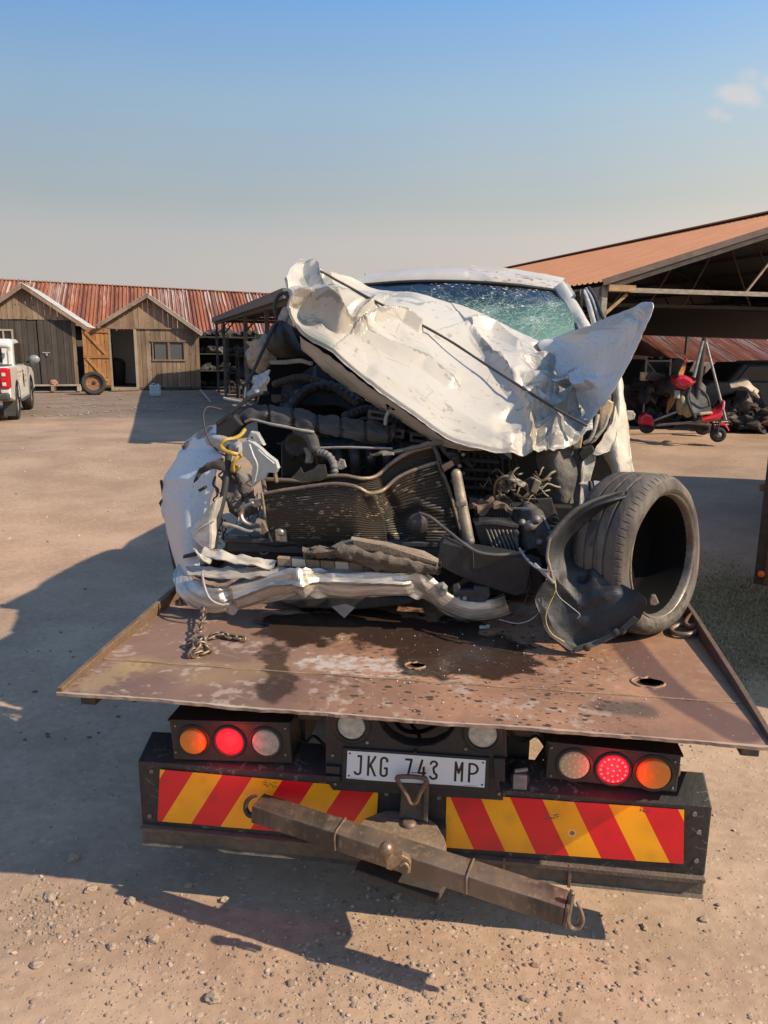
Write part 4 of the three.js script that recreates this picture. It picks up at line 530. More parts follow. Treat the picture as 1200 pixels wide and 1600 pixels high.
{ // ---- right wing torn up into a spike, facing away from the sun
  const r0 = [[838, 533, -4.48], [850, 556, -4.34], [866, 580, -4.2], [884, 604, -4.06], [906, 630, -3.9], [926, 664, -3.72]], r1 = [[858, 528, -4.46], [893, 535, -4.25], [922, 548, -4.0], [938, 570, -3.85], [944, 600, -3.74], [937, 640, -3.68]], r2 = [[866, 525, -4.46], [925, 508, -4.1], [978, 486, -3.8], [1021, 475, -3.55], [994, 545, -3.58], [948, 634, -3.62]];
  const m = [r1.map((a, i) => a.map((x, k) => (x + r0[i][k]) / 2)), r1.map((a, i) => a.map((x, k) => (x + r2[i][k]) / 2))];
  const d = (s, t, u, v, p) => { let q = 0.010 * facet(p, 1.8, 3) + 0.003 * fbm(p.x * 4, p.y * 4, p.z * 4, 2); const line = (L, w, h) => { const e = segDist(u, v, L); q += h * Math.max(0, 1 - e / w); }; q += foldAt(u, v, [[930, 606], [925, 588], [929, 545], [925, 512]], 0.026, 3, 24) + foldAt(u, v, [[862, 592], [886, 602], [904, 592], [916, 606], [928, 600]], 0.03, 4, 16); line([[860, 590], [885, 600], [905, 592], [914, 604], [930, 598]], 10, 0.04); line([[1008, 480], [975, 530], [940, 600]], 12, 0.016); line([[985, 490], [1000, 500]], 8, -0.012); q -= 0.035 * Math.exp(-(((u - 893) / 26) ** 2) - (((v - 565) / 26) ** 2)); return q + 0.03 * sstep(0.5, 0, t) * facet(p, 5, 7); };
  part('right_wing', sheet([r0, m[0], r1, m[1], r2], 180, 130, { thick: 0.003, disp: d, edge: rag(0.005, 26), sharp: 0.22 }), paintMat(damaged(41, [[0.5, 0.95, 0.05, 0.1], [0.45, 0.85, 0.03, 0.06], [0.62, 0.9, 0.03, 0.1], [0.35, 0.1, 0.3, 0.14, 0.7, [0.4, 0.38, 0.33]]], { scr: 160, w: 640, h: 640, base: [0.56, 0.56, 0.56] })), car, { uv: false });
}
{ // ---- cab: roof, screen, pillars, sides, bed behind
  const roofMap = tex(1024, 1024, (x, y) => { const b = pf(x, y, 40, 3, 7), a = pf(x, y, 6, 4, 3); let c = mixc([0.50, 0.48, 0.45], [0.42, 0.39, 0.34], a); const k = sstep(0.35, 0.6, x) * sstep(0.45, 0.1, y < 0.5 ? 1 - y - 0.5 : 0) ; if (y > 0.72 && x > 0.42) { const m = sstep(0.60, 0.68, b + 0.25 * (pf(x, y, 12, 3, 19) - 0.5)) * sstep(0.42, 0.6, x); c = mixc(c, [0.24, 0.14, 0.07], 0.85 * m); } return c; });
  const H = [[552, 446, -5.22], [640, 441, -5.2], [720, 441, -5.19], [800, 446, -5.19], [876, 456, -5.22]], y0 = H.map(P3), back = (dz, dy, w) => y0.map((p, i) => V(TXC + 0.03 + (p.x - TXC) * w, p.y + dy + 0.025 * (1 - ((i - 2) / 2) ** 2), p.z + dz));
  part('roof', sheet([y0, back(-0.1, 0.055, 1), back(-0.5, 0.10, 1.03), back(-1.2, 0.10, 1.04), back(-1.6, 0.06, 1.03), back(-1.72, -0.05, 1.0)], 90, 60, { thick: 0.02, disp: (s, t, u, v, p) => 0.010 * fbm(p.x * 4, 1, p.z * 4, 3) + (s > 0.5 ? 0.006 * crumple(p, 4, 2) : 0) }), paintMat(roofMap), car, { uv: false });
  const top = [[568, 448, -5.18], [640, 443, -5.16], [720, 443, -5.15], [800, 448, -5.15], [868, 457, -5.17]], bot = [[505, 545, -4.55], [600, 548, -4.46], [720, 550, -4.44], [820, 549, -4.46], [914, 530, -4.56]], mid = top.map((a, i) => { const p = P3(a).lerp(P3(bot[i]), 0.5); p.z += 0.03; p.y += 0.02; return p; });
  // shattered laminated glass: a star-burst web of cracks round three blows
  const blows = [[0.62, 0.42], [0.80, 0.60], [0.40, 0.55], [0.92, 0.35]], cr = rngOf(88), L = [];
  for (const [bx, by] of blows) for (let i = 0; i < 46; i++) { let a = i / 46 * 6.283 + cr() * 0.15, x = bx, y = by; const n = 5 + Math.floor(cr() * 12); for (let k = 0; k < n; k++) { const st = 0.012 + 0.03 * cr(), X = x + Math.cos(a) * st, Y = y + Math.sin(a) * st * 1.6; L.push([x, y, X, Y]); x = X; y = Y; a += (cr() - 0.5) * 0.9; } }
  for (let i = 0; i < 2600; i++) { const [bx, by] = blows[i % 4], a = cr() * 6.283, d = 0.02 + 0.28 * cr() ** 1.4, x = bx + Math.cos(a) * d, y = by + Math.sin(a) * d * 1.5, t = a + 1.57 + (cr() - 0.5), l = 0.006 + 0.022 * cr(); L.push([x, y, x + Math.cos(t) * l, y + Math.sin(t) * l * 1.6]); }
  const crackDraw = (bw) => paintCanvas(2048, 1024, (c, W, Hh) => {
    c.fillStyle = bw ? '#303030' : '#16262a'; c.fillRect(0, 0, W, Hh);
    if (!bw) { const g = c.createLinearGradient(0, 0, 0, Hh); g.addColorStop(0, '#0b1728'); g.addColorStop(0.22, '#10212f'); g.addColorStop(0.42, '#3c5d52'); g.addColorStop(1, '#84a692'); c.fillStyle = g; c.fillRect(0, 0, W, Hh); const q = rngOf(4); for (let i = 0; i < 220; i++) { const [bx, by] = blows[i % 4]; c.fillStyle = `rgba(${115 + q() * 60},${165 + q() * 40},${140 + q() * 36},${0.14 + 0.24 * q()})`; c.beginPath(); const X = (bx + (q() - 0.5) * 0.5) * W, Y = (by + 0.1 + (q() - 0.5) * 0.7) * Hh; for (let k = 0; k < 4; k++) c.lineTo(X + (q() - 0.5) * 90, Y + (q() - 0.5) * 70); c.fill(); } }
    const q = rngOf(5); for (const [a, b, d, e] of L) { c.strokeStyle = bw ? `rgba(255,255,255,${0.5 + 0.5 * q()})` : `rgba(${165 + 70 * q()},${200 + 40 * q()},${185 + 50 * q()},${0.25 + 0.6 * q()})`; c.lineWidth = 1 + 1.6 * q(); c.beginPath(); c.moveTo(a * W, b * Hh); c.lineTo(d * W, e * Hh); c.stroke(); }
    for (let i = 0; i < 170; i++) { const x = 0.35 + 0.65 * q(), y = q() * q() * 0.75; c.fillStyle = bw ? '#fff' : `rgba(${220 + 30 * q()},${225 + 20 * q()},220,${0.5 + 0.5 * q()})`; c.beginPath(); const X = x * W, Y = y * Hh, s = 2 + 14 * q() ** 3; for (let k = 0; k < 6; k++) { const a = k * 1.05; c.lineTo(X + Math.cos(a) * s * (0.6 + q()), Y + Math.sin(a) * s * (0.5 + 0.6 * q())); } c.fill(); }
  });
  const glassMap = crackDraw(false), rough = crackDraw(true); rough.colorSpace = THREE.NoColorSpace; glassMap.flipY = rough.flipY = true;
  const glassMat = new THREE.MeshPhysicalMaterial({ map: glassMap, roughnessMap: rough, roughness: 0.9, bumpMap: rough, bumpScale: 0.0025, side: THREE.DoubleSide, transmission: 0.12, thickness: 0, specularIntensity: 0.8 });
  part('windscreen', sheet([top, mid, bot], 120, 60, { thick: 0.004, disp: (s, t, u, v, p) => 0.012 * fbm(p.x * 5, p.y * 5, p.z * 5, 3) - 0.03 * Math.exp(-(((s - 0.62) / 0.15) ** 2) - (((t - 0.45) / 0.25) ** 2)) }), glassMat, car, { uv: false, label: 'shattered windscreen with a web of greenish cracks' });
  part('header_rail', tube(top.map((a) => { const p = P3(a); p.y += 0.012; p.z -= 0.02; return p; }), 0.012, { seg: 40, flat: 1 }), M.plastic, car);
  part('windscreen_pillar', sheet([[[866, 450, -5.22], [879, 441, -5.24], [884, 446, -5.34]], [[884, 474, -4.98], [897, 470, -5.0], [902, 474, -5.1]], [[901, 505, -4.72], [914, 500, -4.74], [920, 504, -4.84]], [[912, 530, -4.55], [926, 526, -4.56], [934, 530, -4.66]]], 16, 40, { thick: 0.02, disp: (s, t, u, v, p) => 0.006 * Math.sin(Math.PI * s) + 0.003 * crumple(p, 6, 1) }), whitePaint, car, { uv: false });
  part('windscreen_trim', tz([[868, 456, -5.16], [884, 482, -4.94], [898, 506, -4.72], [908, 528, -4.56]], 0.011, { flat: 1 }), M.plastic, car);
  part('windscreen_pillar', sheet([[[568, 450, -5.22], [553, 442, -5.24], [548, 447, -5.34]], [[540, 490, -4.9], [528, 486, -4.92], [524, 490, -5.0]], [[508, 540, -4.55], [496, 536, -4.56], [490, 540, -4.66]]], 10, 30, { thick: 0.02 }), whitePaint, car, { uv: false });
  const df = part('door_frame', [tz([[912, 456, -5.1], [920, 476, -4.98], [928, 505, -4.82], [934, 525, -4.75]], 0.016), tz([[916, 452, -5.2], [926, 470, -5.1], [936, 500, -4.95], [944, 525, -4.85]], 0.012)], M.lightGrey, car);
  part('door_seal', tz([[920, 450, -5.2], [931, 468, -5.1], [941, 494, -4.95], [950, 512, -4.85]], 0.012), M.plastic, df);
  // sides and bed (mostly behind the front)
  const side = (s) => { const x = s < 0 ? -1.2 : 0.62, g = [[1.30, 1.62, 1.98, 2.08].map((y, i) => V(x + s * [-0.05, 0, -0.02, -0.1][i], y, -4.35)), [1.22, 1.62, 1.98, 2.08].map((y, i) => V(x + s * [-0.02, 0.03, 0, -0.08][i], y, -5.4)), [1.22, 1.62, 1.98, 2.08].map((y, i) => V(x + s * [-0.02, 0.03, 0, -0.08][i], y, -6.9))]; return sheet(g, 40, 40, { thick: 0.01, world: true, disp: (a, b, u, v, p) => 0.01 * crumple(p, 2.5, 2) * sstep(-5.6, -4.3, p.z) }); };
  const door = [part('left_side', side(-1), whitePaint, car, { uv: false }), part('right_side', side(1), whitePaint, car, { uv: false })];
  part('side_window', [bar(V(-1.1, 2.3, -5.0), V(-1.06, 2.3, -6.8), 0.015, 0.38)], std([0.02, 0.028, 0.028], 0.12), car); part('side_window', [bar(V(0.5, 2.3, -5.0), V(0.46, 2.3, -6.8), 0.015, 0.38)], std([0.02, 0.028, 0.028], 0.12), car);
  part('rear_wall', box(1.5, 0.5, 0.03, TXC, 2.28, -6.86, 0.01), whitePaint, car); 
  part('load_bed', [box(1.78, 0.06, 1.5, TXC, 1.45, -7.72, 0.01), box(0.05, 0.62, 1.5, -1.18, 1.68, -7.72, 0.02), box(0.05, 0.62, 1.5, 0.6, 1.68, -7.72, 0.02), box(1.78, 0.6, 0.05, TXC, 1.68, -8.47, 0.02), box(1.78, 0.6, 0.05, TXC, 1.68, -6.97, 0.02)], whitePaint, car);
  for (const x of [-1.1, 0.52]) { const w = part('rear_wheel', mv(rot(lathe([[0.24, -0.12], [0.35, -0.12], [0.38, -0.08], [0.38, 0.08], [0.35, 0.12], [0.24, 0.12]], 36), 0, 0, Math.PI / 2), x, DY + 0.375, -7.5), M.rubber, car); part('rim', mv(rot(lathe([[0, 0.04], [0.1, 0.05], [0.2, 0.02], [0.245, 0.09]], 24), 0, 0, x < 0 ? Math.PI / 2 : -Math.PI / 2), x, DY + 0.375, -7.5), M.steelGrey, w); }
  part('floor_pan', box(1.6, 0.1, 4.1, TXC, 1.24, -6.3, 0.02), M.blackMetal, car); part('underbody', box(1.3, 0.16, 1.5, TXC, 1.2, -4.4, 0.03), M.blackMetal, car);
  part('seat', [box(0.5, 0.6, 0.16, -0.72, 1.85, -5.9, 0.06), box(0.24, 0.2, 0.12, -0.72, 2.25, -5.95, 0.05)], M.plasticMid, car); part('seat', [box(0.5, 0.6, 0.16, 0.15, 1.85, -5.9, 0.06), box(0.24, 0.2, 0.12, 0.15, 2.25, -5.95, 0.05)], M.plasticMid, car);
}
{ // ---- left wing, pushed out and torn
  const g = [[[291, 690, -4.0], [312, 674, -3.9], [338, 662, -3.8]], [[275, 714, -3.88], [306, 704, -3.72], [350, 696, -3.62]], [[256, 750, -3.8], [296, 745, -3.56], [340, 738, -3.5]], [[253, 786, -3.74], [286, 785, -3.48], [328, 790, -3.44]], [[259, 830, -3.68], [286, 830, -3.4], [318, 848, -3.38]], [[268, 866, -3.6], [285, 872, -3.36], [312, 884, -3.32]], [[284, 920, -3.5], [291, 906, -3.34], [302, 894, -3.3]]];
  const m = damaged(53, [[0.1, 0.95, 0.2, 0.05, 1, [0.2, 0.10, 0.05]], [0.6, 0.97, 0.3, 0.04, 1, [0.22, 0.11, 0.05]], [0.95, 0.4, 0.08, 0.1, 0.6]], { scr: 60, w: 512, h: 1024, base: [0.56, 0.56, 0.56], dirt: 0.1 });
  part('left_wing', sheet(g, 60, 110, { thick: 0.003, disp: (s, t, u, v, p) => 0.005 * fbm(p.x * 3, p.y * 4, p.z * 4, 2) + 0.014 * Math.max(0, 1 - segDist(u, v, [[262, 748], [300, 752], [335, 735]]) / 12) - 0.012 * Math.max(0, 1 - segDist(u, v, [[285, 700], [340, 700]]) / 8), edge: rag(0.012, 16) }), paintMat(m), car, { uv: false });
  part('wing_edge_trim', [tz([[252, 752, -3.79], [257, 790, -3.75], [262, 828, -3.68], [268, 862, -3.6], [276, 895, -3.53], [284, 920, -3.48]], 0.008, { wob: 0.7, seg: 90 })], M.plastic, car);
  part('torn_rust_lip', sheet([[[284, 698, -3.97], [302, 690, -3.92], [320, 684, -3.86]], [[288, 705, -3.92], [304, 697, -3.86], [322, 690, -3.8]]], 24, 6, { thick: 0.004, disp: (s, t, u, v, p) => 0.012 * crumple(p, 14, 1), edge: rag(0.012, 30) }), M.rust, car, { uv: false });
  part('wing_clip', [slab([[248, 786], [252, 780], [257, 782], [258, 794], [253, 796]], -3.74, 0.02), slab([[286, 868], [306, 863], [306, 869], [286, 873]], -3.3, 0.02)], M.plastic, car);
}
{ // ---- bumper, radiators and the front structure
  const bumperPts = [[293, 886, -3.42], [287, 902, -3.3], [296, 922, -3.17], [318, 935, -3.12], [350, 938, -3.1], [400, 925, -3.1], [445, 913, -3.06], [466, 908, -3.03], [490, 911, -3.06], [540, 915, -3.08], [600, 913, -3.08], [650, 912, -3.1], [672, 922, -3.12], [695, 941, -3.14], [730, 954, -3.17], [770, 951, -3.2], [793, 943, -3.25]];
  { const C = [[-18, -0.055], [-18.5, -0.004], [-10, 0.006], [0, 0.009], [10, 0.005], [17, -0.006], [16, -0.055]], n = bumperPts.length;
    const rows = C.map(([o, dz]) => bumperPts.map(([u, v, z], i) => { const a = bumperPts[Math.max(0, i - 1)], c = bumperPts[Math.min(n - 1, i + 1)], L = Math.hypot(c[0] - a[0], c[1] - a[1]), tx = (c[0] - a[0]) / L, ty = (c[1] - a[1]) / L, k = i > 11 ? 0.78 : i < 2 ? 0.8 : 1; return [u - ty * o * k * -1 * -1, v + tx * o * k, z + dz]; }));
    part('chrome_bumper_bar', sheet(rows, 240, 40, { thick: 0.004, disp: (s, t, u, v, p) => 0.010 * facet(p, 3.2, 2) + 0.004 * fbm(p.x * 7, p.y * 7, p.z * 7, 3) + 0.03 * Math.max(0, 1 - segDist(u, v, [[466, 896], [474, 925]]) / 12) - 0.022 * Math.max(0, 1 - segDist(u, v, [[500, 900], [496, 925]]) / 18) + 0.014 * Math.max(0, 1 - segDist(u, v, [[352, 940], [420, 914], [520, 908], [640, 912]]) / 5) - 0.018 * Math.max(0, 1 - segDist(u, v, [[640, 900], [652, 925]]) / 14) - 0.03 * Math.max(0, 1 - segDist(u, v, [[352, 925], [362, 950]]) / 10), edge: rag(0.004, 20), sharp: 0.3 }), chrome, car, { uv: false, label: 'dented silver bumper bar' }); }
  part('bar_strap', tz([[316, 897, -3.12], [319, 915, -3.05], [328, 936, -3.03], [345, 945, -3.04], [356, 944, -3.05]], 0.006), M.lightGrey, car);
  // torn bumper skins above the bar
  const skin = (g, mat, name, amp, nu = 60) => part(name, sheet(g, nu, 14, { thick: 0.006, disp: (s, t, u, v, p) => amp * crumple(p, 8, 3) + amp * fbm(p.x * 10, p.y * 10, p.z * 10, 2), edge: rag(0.008, 24) }), mat, car, { uv: false });
  const creamM = paintMat(damaged(61, [[0.2, 0.9, 0.1, 0.2, 0.8, [0.3, 0.2, 0.12]], [0.7, 0.5, 0.1, 0.3, 0.6, [0.34, 0.27, 0.18]]], { scr: 90, w: 512, h: 256, base: [0.50, 0.46, 0.38] }));
  skin([[[318, 852, -3.22], [340, 858, -3.2], [366, 864, -3.18], [400, 870, -3.17], [432, 876, -3.16]], [[314, 868, -3.18], [340, 874, -3.15], [366, 879, -3.13], [400, 885, -3.12], [428, 887, -3.13]]], creamM, 'bumper_skin', 0.01);
  skin([[[303, 857, -3.2], [312, 866, -3.18], [330, 873, -3.16]], [[306, 862, -3.17], [314, 874, -3.15], [326, 881, -3.14]]], creamM, 'bumper_skin', 0.01, 20);
  skin([[[290, 884, -3.2], [330, 886, -3.17], [370, 888, -3.15], [440, 886, -3.15], [530, 889, -3.14], [612, 895, -3.14]], [[294, 897, -3.14], [330, 902, -3.11], [370, 903, -3.1], [440, 899, -3.1], [530, 898, -3.1], [616, 900, -3.11]]], worn([0.34, 0.31, 0.27], 0.55, 0, 2, 0.001), 'bumper_skin', 0.006);
  skin([[[298, 899, -3.12], [325, 908, -3.09], [350, 911, -3.08], [372, 903, -3.09]], [[302, 904, -3.10], [325, 914, -3.07], [350, 916, -3.06], [366, 908, -3.08]]], worn([0.25, 0.16, 0.11], 0.7, 0, 3), 'bumper_skin', 0.01, 24);
  for (let i = 0; i < 7; i++) { const u0 = 433 + i * 22.5, u1 = u0 + 21, v = (u) => 871 + (u - 433) * 0.066; part('bumper_cell', slab([[u0, v(u0)], [u1, v(u1)], [u1 + 2, v(u1) + 12.5], [u0 + 1, v(u0) + 13]], -3.14 + 0.003 * (i % 2), 0.03, { bevel: 0.003 }), i % 3 === 1 ? creamM : worn([0.24, 0.18, 0.12], 0.7, 0, 4), car); }
  // torn chunk of foam and grit
  const foam = (g, c) => part('foam_block', sheet(g, 110, 50, { thick: 0.03, disp: (q, t, u, v, p) => 0.022 * fbm(p.x * 16, p.y * 16, p.z * 16, 5) + 0.010 * crumple(p, 9, 4), edge: rag(0.014, 34) }), worn(c, 0.95, 0, 3, 0.006), car, { uv: false });
  foam([[[474, 857, -3.2], [520, 853, -3.2], [548, 843, -3.2], [600, 853, -3.22], [650, 864, -3.22], [684, 877, -3.2]], [[476, 862, -3.1], [520, 858, -3.08], [550, 854, -3.07], [600, 868, -3.07], [650, 878, -3.08], [688, 884, -3.1]], [[480, 868, -3.09], [520, 866, -3.07], [556, 870, -3.06], [600, 884, -3.06], [650, 890, -3.08], [688, 890, -3.1]], [[486, 872, -3.12], [520, 872, -3.12], [560, 882, -3.12], [600, 894, -3.12], [650, 897, -3.12], [686, 896, -3.14]]], [0.13, 0.108, 0.086]);
  part('foam_block', slab([[546, 843], [600, 852], [660, 866], [684, 878], [682, 884], [640, 874], [590, 864], [556, 858]], -3.10, 0.05, { bevel: 0.006, rough: 0.03 }), worn([0.22, 0.175, 0.13], 0.95, 0, 3, 0.006), car);
  // lower radiator rail and the black cross beam
  part('radiator_rail', [bar(onZ(352, 842, -3.36), onZ(690, 850, -3.4), 0.05, 0.022, 0.004), bar(onZ(356, 852, -3.37), onZ(690, 862, -3.4), 0.03, 0.05, 0.004)], M.plasticMid, car);
  part('rail_plate', slab([[352, 846], [440, 846], [440, 870], [428, 876], [352, 862]], -3.4, 0.02), M.plastic, car);
  const ho = onZ(413, 859, -3.38); part('tow_eye', [mv(rot(lathe([[0.014, 0.012], [0.024, 0.014], [0.027, 0], [0.027, -0.03]], 24), Math.PI / 2, 0, 0), ho)], M.steelGrey, car);
  part('cross_beam', slab([[687, 850], [692, 847], [740, 858], [806, 868], [829, 876], [824, 926], [806, 930], [741, 911], [703, 893], [680, 880]], -3.2, 0.09, { bevel: 0.006, tilt: 0.05 }), M.blackMetal, car);
  part('beam_end', [slab([[828, 876], [846, 884], [849, 930], [826, 928]], -3.26, 0.12, { bevel: 0.005 }), tz([[829, 877, -3.19], [826, 896, -3.18], [828, 910, -3.18], [823, 928, -3.18]], 0.005, { wob: 1 })], M.blackMetal, car);
  part('beam_seam', tz([[739, 862, -3.195], [741, 910, -3.195]], 0.002), M.darkDust, car);
  // radiators: every tube stands proud
  const fins = worn([0.075, 0.058, 0.042], 0.6, 0.35, 3, 0.0008), rail = worn([0.26, 0.20, 0.145], 0.5, 0.45, 4, 0.001);
  const top = [[410, 774, -3.40], [436, 769, -3.38], [463, 765, -3.36], [492, 761, -3.33], [520, 758, -3.31], [545, 760, -3.29], [560, 764, -3.28], [576, 772, -3.30], [590, 771, -3.37], [602, 765, -3.42], [622, 748, -3.45], [652, 734, -3.48], [684, 724, -3.52]];
  const bot = [[423, 843, -3.36], [448, 844, -3.35], [474, 845, -3.33], [500, 846, -3.31], [525, 846, -3.30], [548, 846, -3.29], [565, 846, -3.29], [580, 846, -3.32], [596, 846, -3.38], [612, 847, -3.41], [640, 848, -3.43], [680, 849, -3.46], [722, 850, -3.5]];
  const mid = top.map((a, i) => a.map((q, k) => (q + bot[i][k]) / 2 + (k === 2 ? 0.03 * Math.sin(i * 0.5) : 0)));
  const NT = 25;
  const rad = part('condenser', sheet([top, mid, bot], 150, NT * 5, { thick: 0.016, disp: (s, t, u, v, p) => { const k = (t * NT) % 1, flat = 1 - Math.exp(-(((u - 588) / 12) ** 2)) * 0.5; return 0.0085 * flat * (k < 0.45 ? 1 : k < 0.5 || k > 0.95 ? 0.4 : 0) + 0.003 * crumple(p, 2, 2) + 0.02 * Math.max(0, 1 - segDist(u, v, [[576, 772], [592, 812], [600, 846]]) / 9) - 0.02 * Math.max(0, 1 - segDist(u, v, [[600, 766], [618, 800], [630, 846]]) / 14) + 0.012 * Math.max(0, 1 - segDist(u, v, [[625, 800], [650, 785], [690, 800]]) / 10); } }), std([1, 1, 1], 0.55, 0.3, { map: tex(512, 512, (x, y) => { const r = (y * NT) % 1 < 0.5, b = pf(x, y, 40, 3, 3), a = pf(x, y, 6, 4, 9), f = pn(x * 200, y * 25, 200, 4); let c = r ? mixc(mixc([0.19, 0.145, 0.10], [0.115, 0.085, 0.06], a), [0.06, 0.048, 0.038], sstep(0.45, 0.7, x)) : mixc([0.03, 0.024, 0.018], [0.055, 0.04, 0.028], f); if (b > 0.68 && a > 0.5) c = mixc(c, [0.42, 0.33, 0.24], 0.7); return c; }) }), car, { uv: false });
  part('header_tube', tz(top.map(([u, v, z]) => [u, v - 2, z + 0.006]), 0.0085, { seg: 120, wob: 0.15 }), rail, rad);
  part('header_tube', tz([[410, 772, -3.39], [414, 800, -3.38], [419, 826, -3.37], [425, 845, -3.35]], 0.0095), rail, rad);
  part('header_tube', tz([[684, 724, -3.5], [700, 762, -3.5], [713, 806, -3.49], [724, 851, -3.48]], 0.010), worn([0.12, 0.10, 0.08], 0.55, 0.3, 4), rad);
  for (let i = 0; i < 34; i++) { const s = R0(), a = [rr(430, 690), rr(776, 838)], q = onZ(a[0], a[1], -3.29 - 0.0016 * Math.max(0, a[0] - 580)); if (i % 2) continue; }
  const top2 = [[411, 750, -3.52], [450, 752, -3.50], [483, 753, -3.48], [513, 746, -3.46], [540, 745, -3.45], [566, 749, -3.46], [588, 745, -3.50], [612, 725, -3.54], [640, 708, -3.57], [678, 698, -3.60]], bot2 = top2.map(([u, v, z], i) => [u + 3 + i * 4, 840, z + 0.03]);
  const rad2 = part('radiator', sheet([top2, top2.map((a, i) => a.map((q, k) => (q + bot2[i][k]) / 2)), bot2], 90, 30 * 4, { thick: 0.03, disp: (s, t, u, v, p) => ((t * 30) % 1 < 0.5 ? 0.007 : 0) + 0.003 * crumple(p, 2, 5) }), fins, car, { uv: false });
  part('header_tube', tz(top2.map(([u, v, z]) => [u, v - 1, z + 0.01]), 0.011, { seg: 100, wob: 0.2 }), rail, rad2);
  part('header_tube', tz([[411, 750, -3.51], [413, 762, -3.45], [416, 775, -3.42]], 0.011), rail, rad2);
  part('header_tube', tz([[679, 699, -3.58], [684, 712, -3.56], [687, 724, -3.53]], 0.012), worn([0.15, 0.13, 0.1], 0.6, 0.2, 4), rad2);
  part('radiator_bracket', slab([[689, 727], [706, 719], [710, 727], [694, 738]], -3.48, 0.02), rail, car);
  part('filler_neck', tz([[426, 722, -3.44], [429, 735, -3.43], [432, 752, -3.43]], 0.010), rail, car);
  part('receiver_drier', [mv(rod(onZ(713, 741, -3.42), onZ(733, 848, -3.36), 0.024, 0.026, 20), 0, 0, 0), ...[741].map(() => mv(new THREE.SphereGeometry(0.024, 16, 10), onZ(713, 741, -3.42)))].map(clean), worn([0.30, 0.255, 0.19], 0.5, 0.35, 4, 0.001), car);
  part('drier_clamp', [rod(onZ(719.5, 783, -3.40), onZ(721, 791, -3.395), 0.029, 0.029, 20), box(0.03, 0.02, 0.03, ...onZ(724, 786, -3.36).toArray(), 0.004)], M.alu, car);
  { const p = onZ(734, 846, -3.33); part('drier_bolt', [mv(rot(lathe([[0, 0.012], [0.012, 0.012], [0.013, 0.004], [0.02, 0.003], [0.021, 0]], 16), Math.PI / 2, 0, 0), p)], M.steelGrey, car); }
  { const p = onZ(438, 832, -3.31); part('rail_mount', [slab([[430, 828], [436, 826], [447, 828], [449, 847], [438, 847], [431, 845]], -3.325, 0.015), mv(rot(lathe([[0, 0.01], [0.01, 0.012], [0.016, 0.006], [0.018, 0]], 16), Math.PI / 2, 0, 0), p)], M.alu, car); }
  part('pipe_flange', slab([[389, 781], [408, 781], [410, 790], [400, 793], [390, 790]], -3.4, 0.03), M.alu, car);
  part('coolant_pipe', tz([[394, 786, -3.36], [381, 793, -3.36], [377, 803, -3.36], [381, 814, -3.35], [392, 820, -3.35], [404, 819, -3.35]], 0.0095), M.alu, car);
  part('coolant_pipe', tz([[350, 818, -3.34], [362, 821, -3.33], [374, 825, -3.33], [388, 830, -3.33], [398, 828, -3.34], [406, 824, -3.35]], 0.0085), M.alu, car);
  part('pipe_block', slab([[400, 812], [412, 815], [419, 830], [412, 836], [404, 834]], -3.34, 0.04, { bevel: 0.005 }), worn([0.22, 0.17, 0.13], 0.6, 0.3, 4), car);
  for (const [u, v] of [[354, 820], [404, 817], [404, 828]]) part('pipe_nut', rod(onZ(u - 4, v, -3.335), onZ(u + 4, v + 2, -3.335), 0.013, 0.013, 6), M.steelGrey, car);
  // horn, wiring along the beam, brackets below
  { const p = onZ(651, 820, -3.37); part('horn', [mv(rot(lathe([[0, 0.02], [0.022, 0.02], [0.03, 0.012], [0.046, 0.008], [0.05, 0], [0.05, -0.02], [0, -0.025]], 28), Math.PI / 2, 0, 0), p)], worn([0.05, 0.048, 0.045], 0.55, 0.2, 5), car); }
  part('wiring_loom', tz([[656, 802, -3.36], [672, 808, -3.34], [695, 826, -3.30], [720, 846, -3.22], [745, 862, -3.18], [770, 867, -3.17], [800, 866, -3.18], [818, 862, -3.2]], 0.0075), worn([0.10, 0.095, 0.09], 0.6, 0, 5), car);
  part('wiring_loom', tz([[640, 838, -3.4], [680, 836, -3.38], [700, 842, -3.34]], 0.006), M.plasticMid, car);
  part('bumper_mount', [slab([[681, 914], [692, 911], [699, 918], [698, 928], [690, 934]], -3.1, 0.02), mv(new THREE.SphereGeometry(0.011, 12, 8), onZ(693, 919, -3.09))].map(clean), M.grey, car);
  part('bumper_mount', [slab([[708, 915], [716, 912], [720, 922], [740, 922], [740, 916], [764, 918], [766, 930], [758, 941], [728, 942], [708, 944]], -3.18, 0.03, { bevel: 0.005 })], M.plasticMid, car);
  for (const [u, v] of [[716, 936], [726, 935]]) part('mount_bolt', mv(rot(lathe([[0, 0.008], [0.009, 0.008], [0.01, 0]], 12), Math.PI / 2, 0, 0), onZ(u, v, -3.172)), M.lightGrey, car);
  part('under_tray', [slab([[430, 936], [520, 930], [636, 934], [660, 930], [640, 944], [560, 952], [470, 950]], -3.3, 0.15, { bevel: 0.01 })], M.plasticMid, car);
  part('torn_tab', slab([[518, 948], [540, 943], [555, 949], [538, 966]], -3.12, 0.006), M.grey, car);
  part('loose_wire', tz([[780, 968, -3.05], [806, 974, -3.02], [826, 970, -3.0], [842, 958, -3.0]], 0.0022), M.lightGrey, car);
  part('loose_wire', tz([[788, 972, -3.08], [806, 960, -3.1], [818, 946, -3.12], [824, 930, -3.14]], 0.0022), std([0.12, 0.03, 0.02], 0.6), car);
  part('loose_wire', tz([[812, 858, -3.12], [824, 875, -3.05], [840, 888, -3.0], [862, 893, -2.96]], 0.005), M.grey, car);
  part('loose_wire', tz([[836, 882, -3.02], [850, 896, -2.98], [864, 910, -2.95]], 0.007), M.grey, car);
}
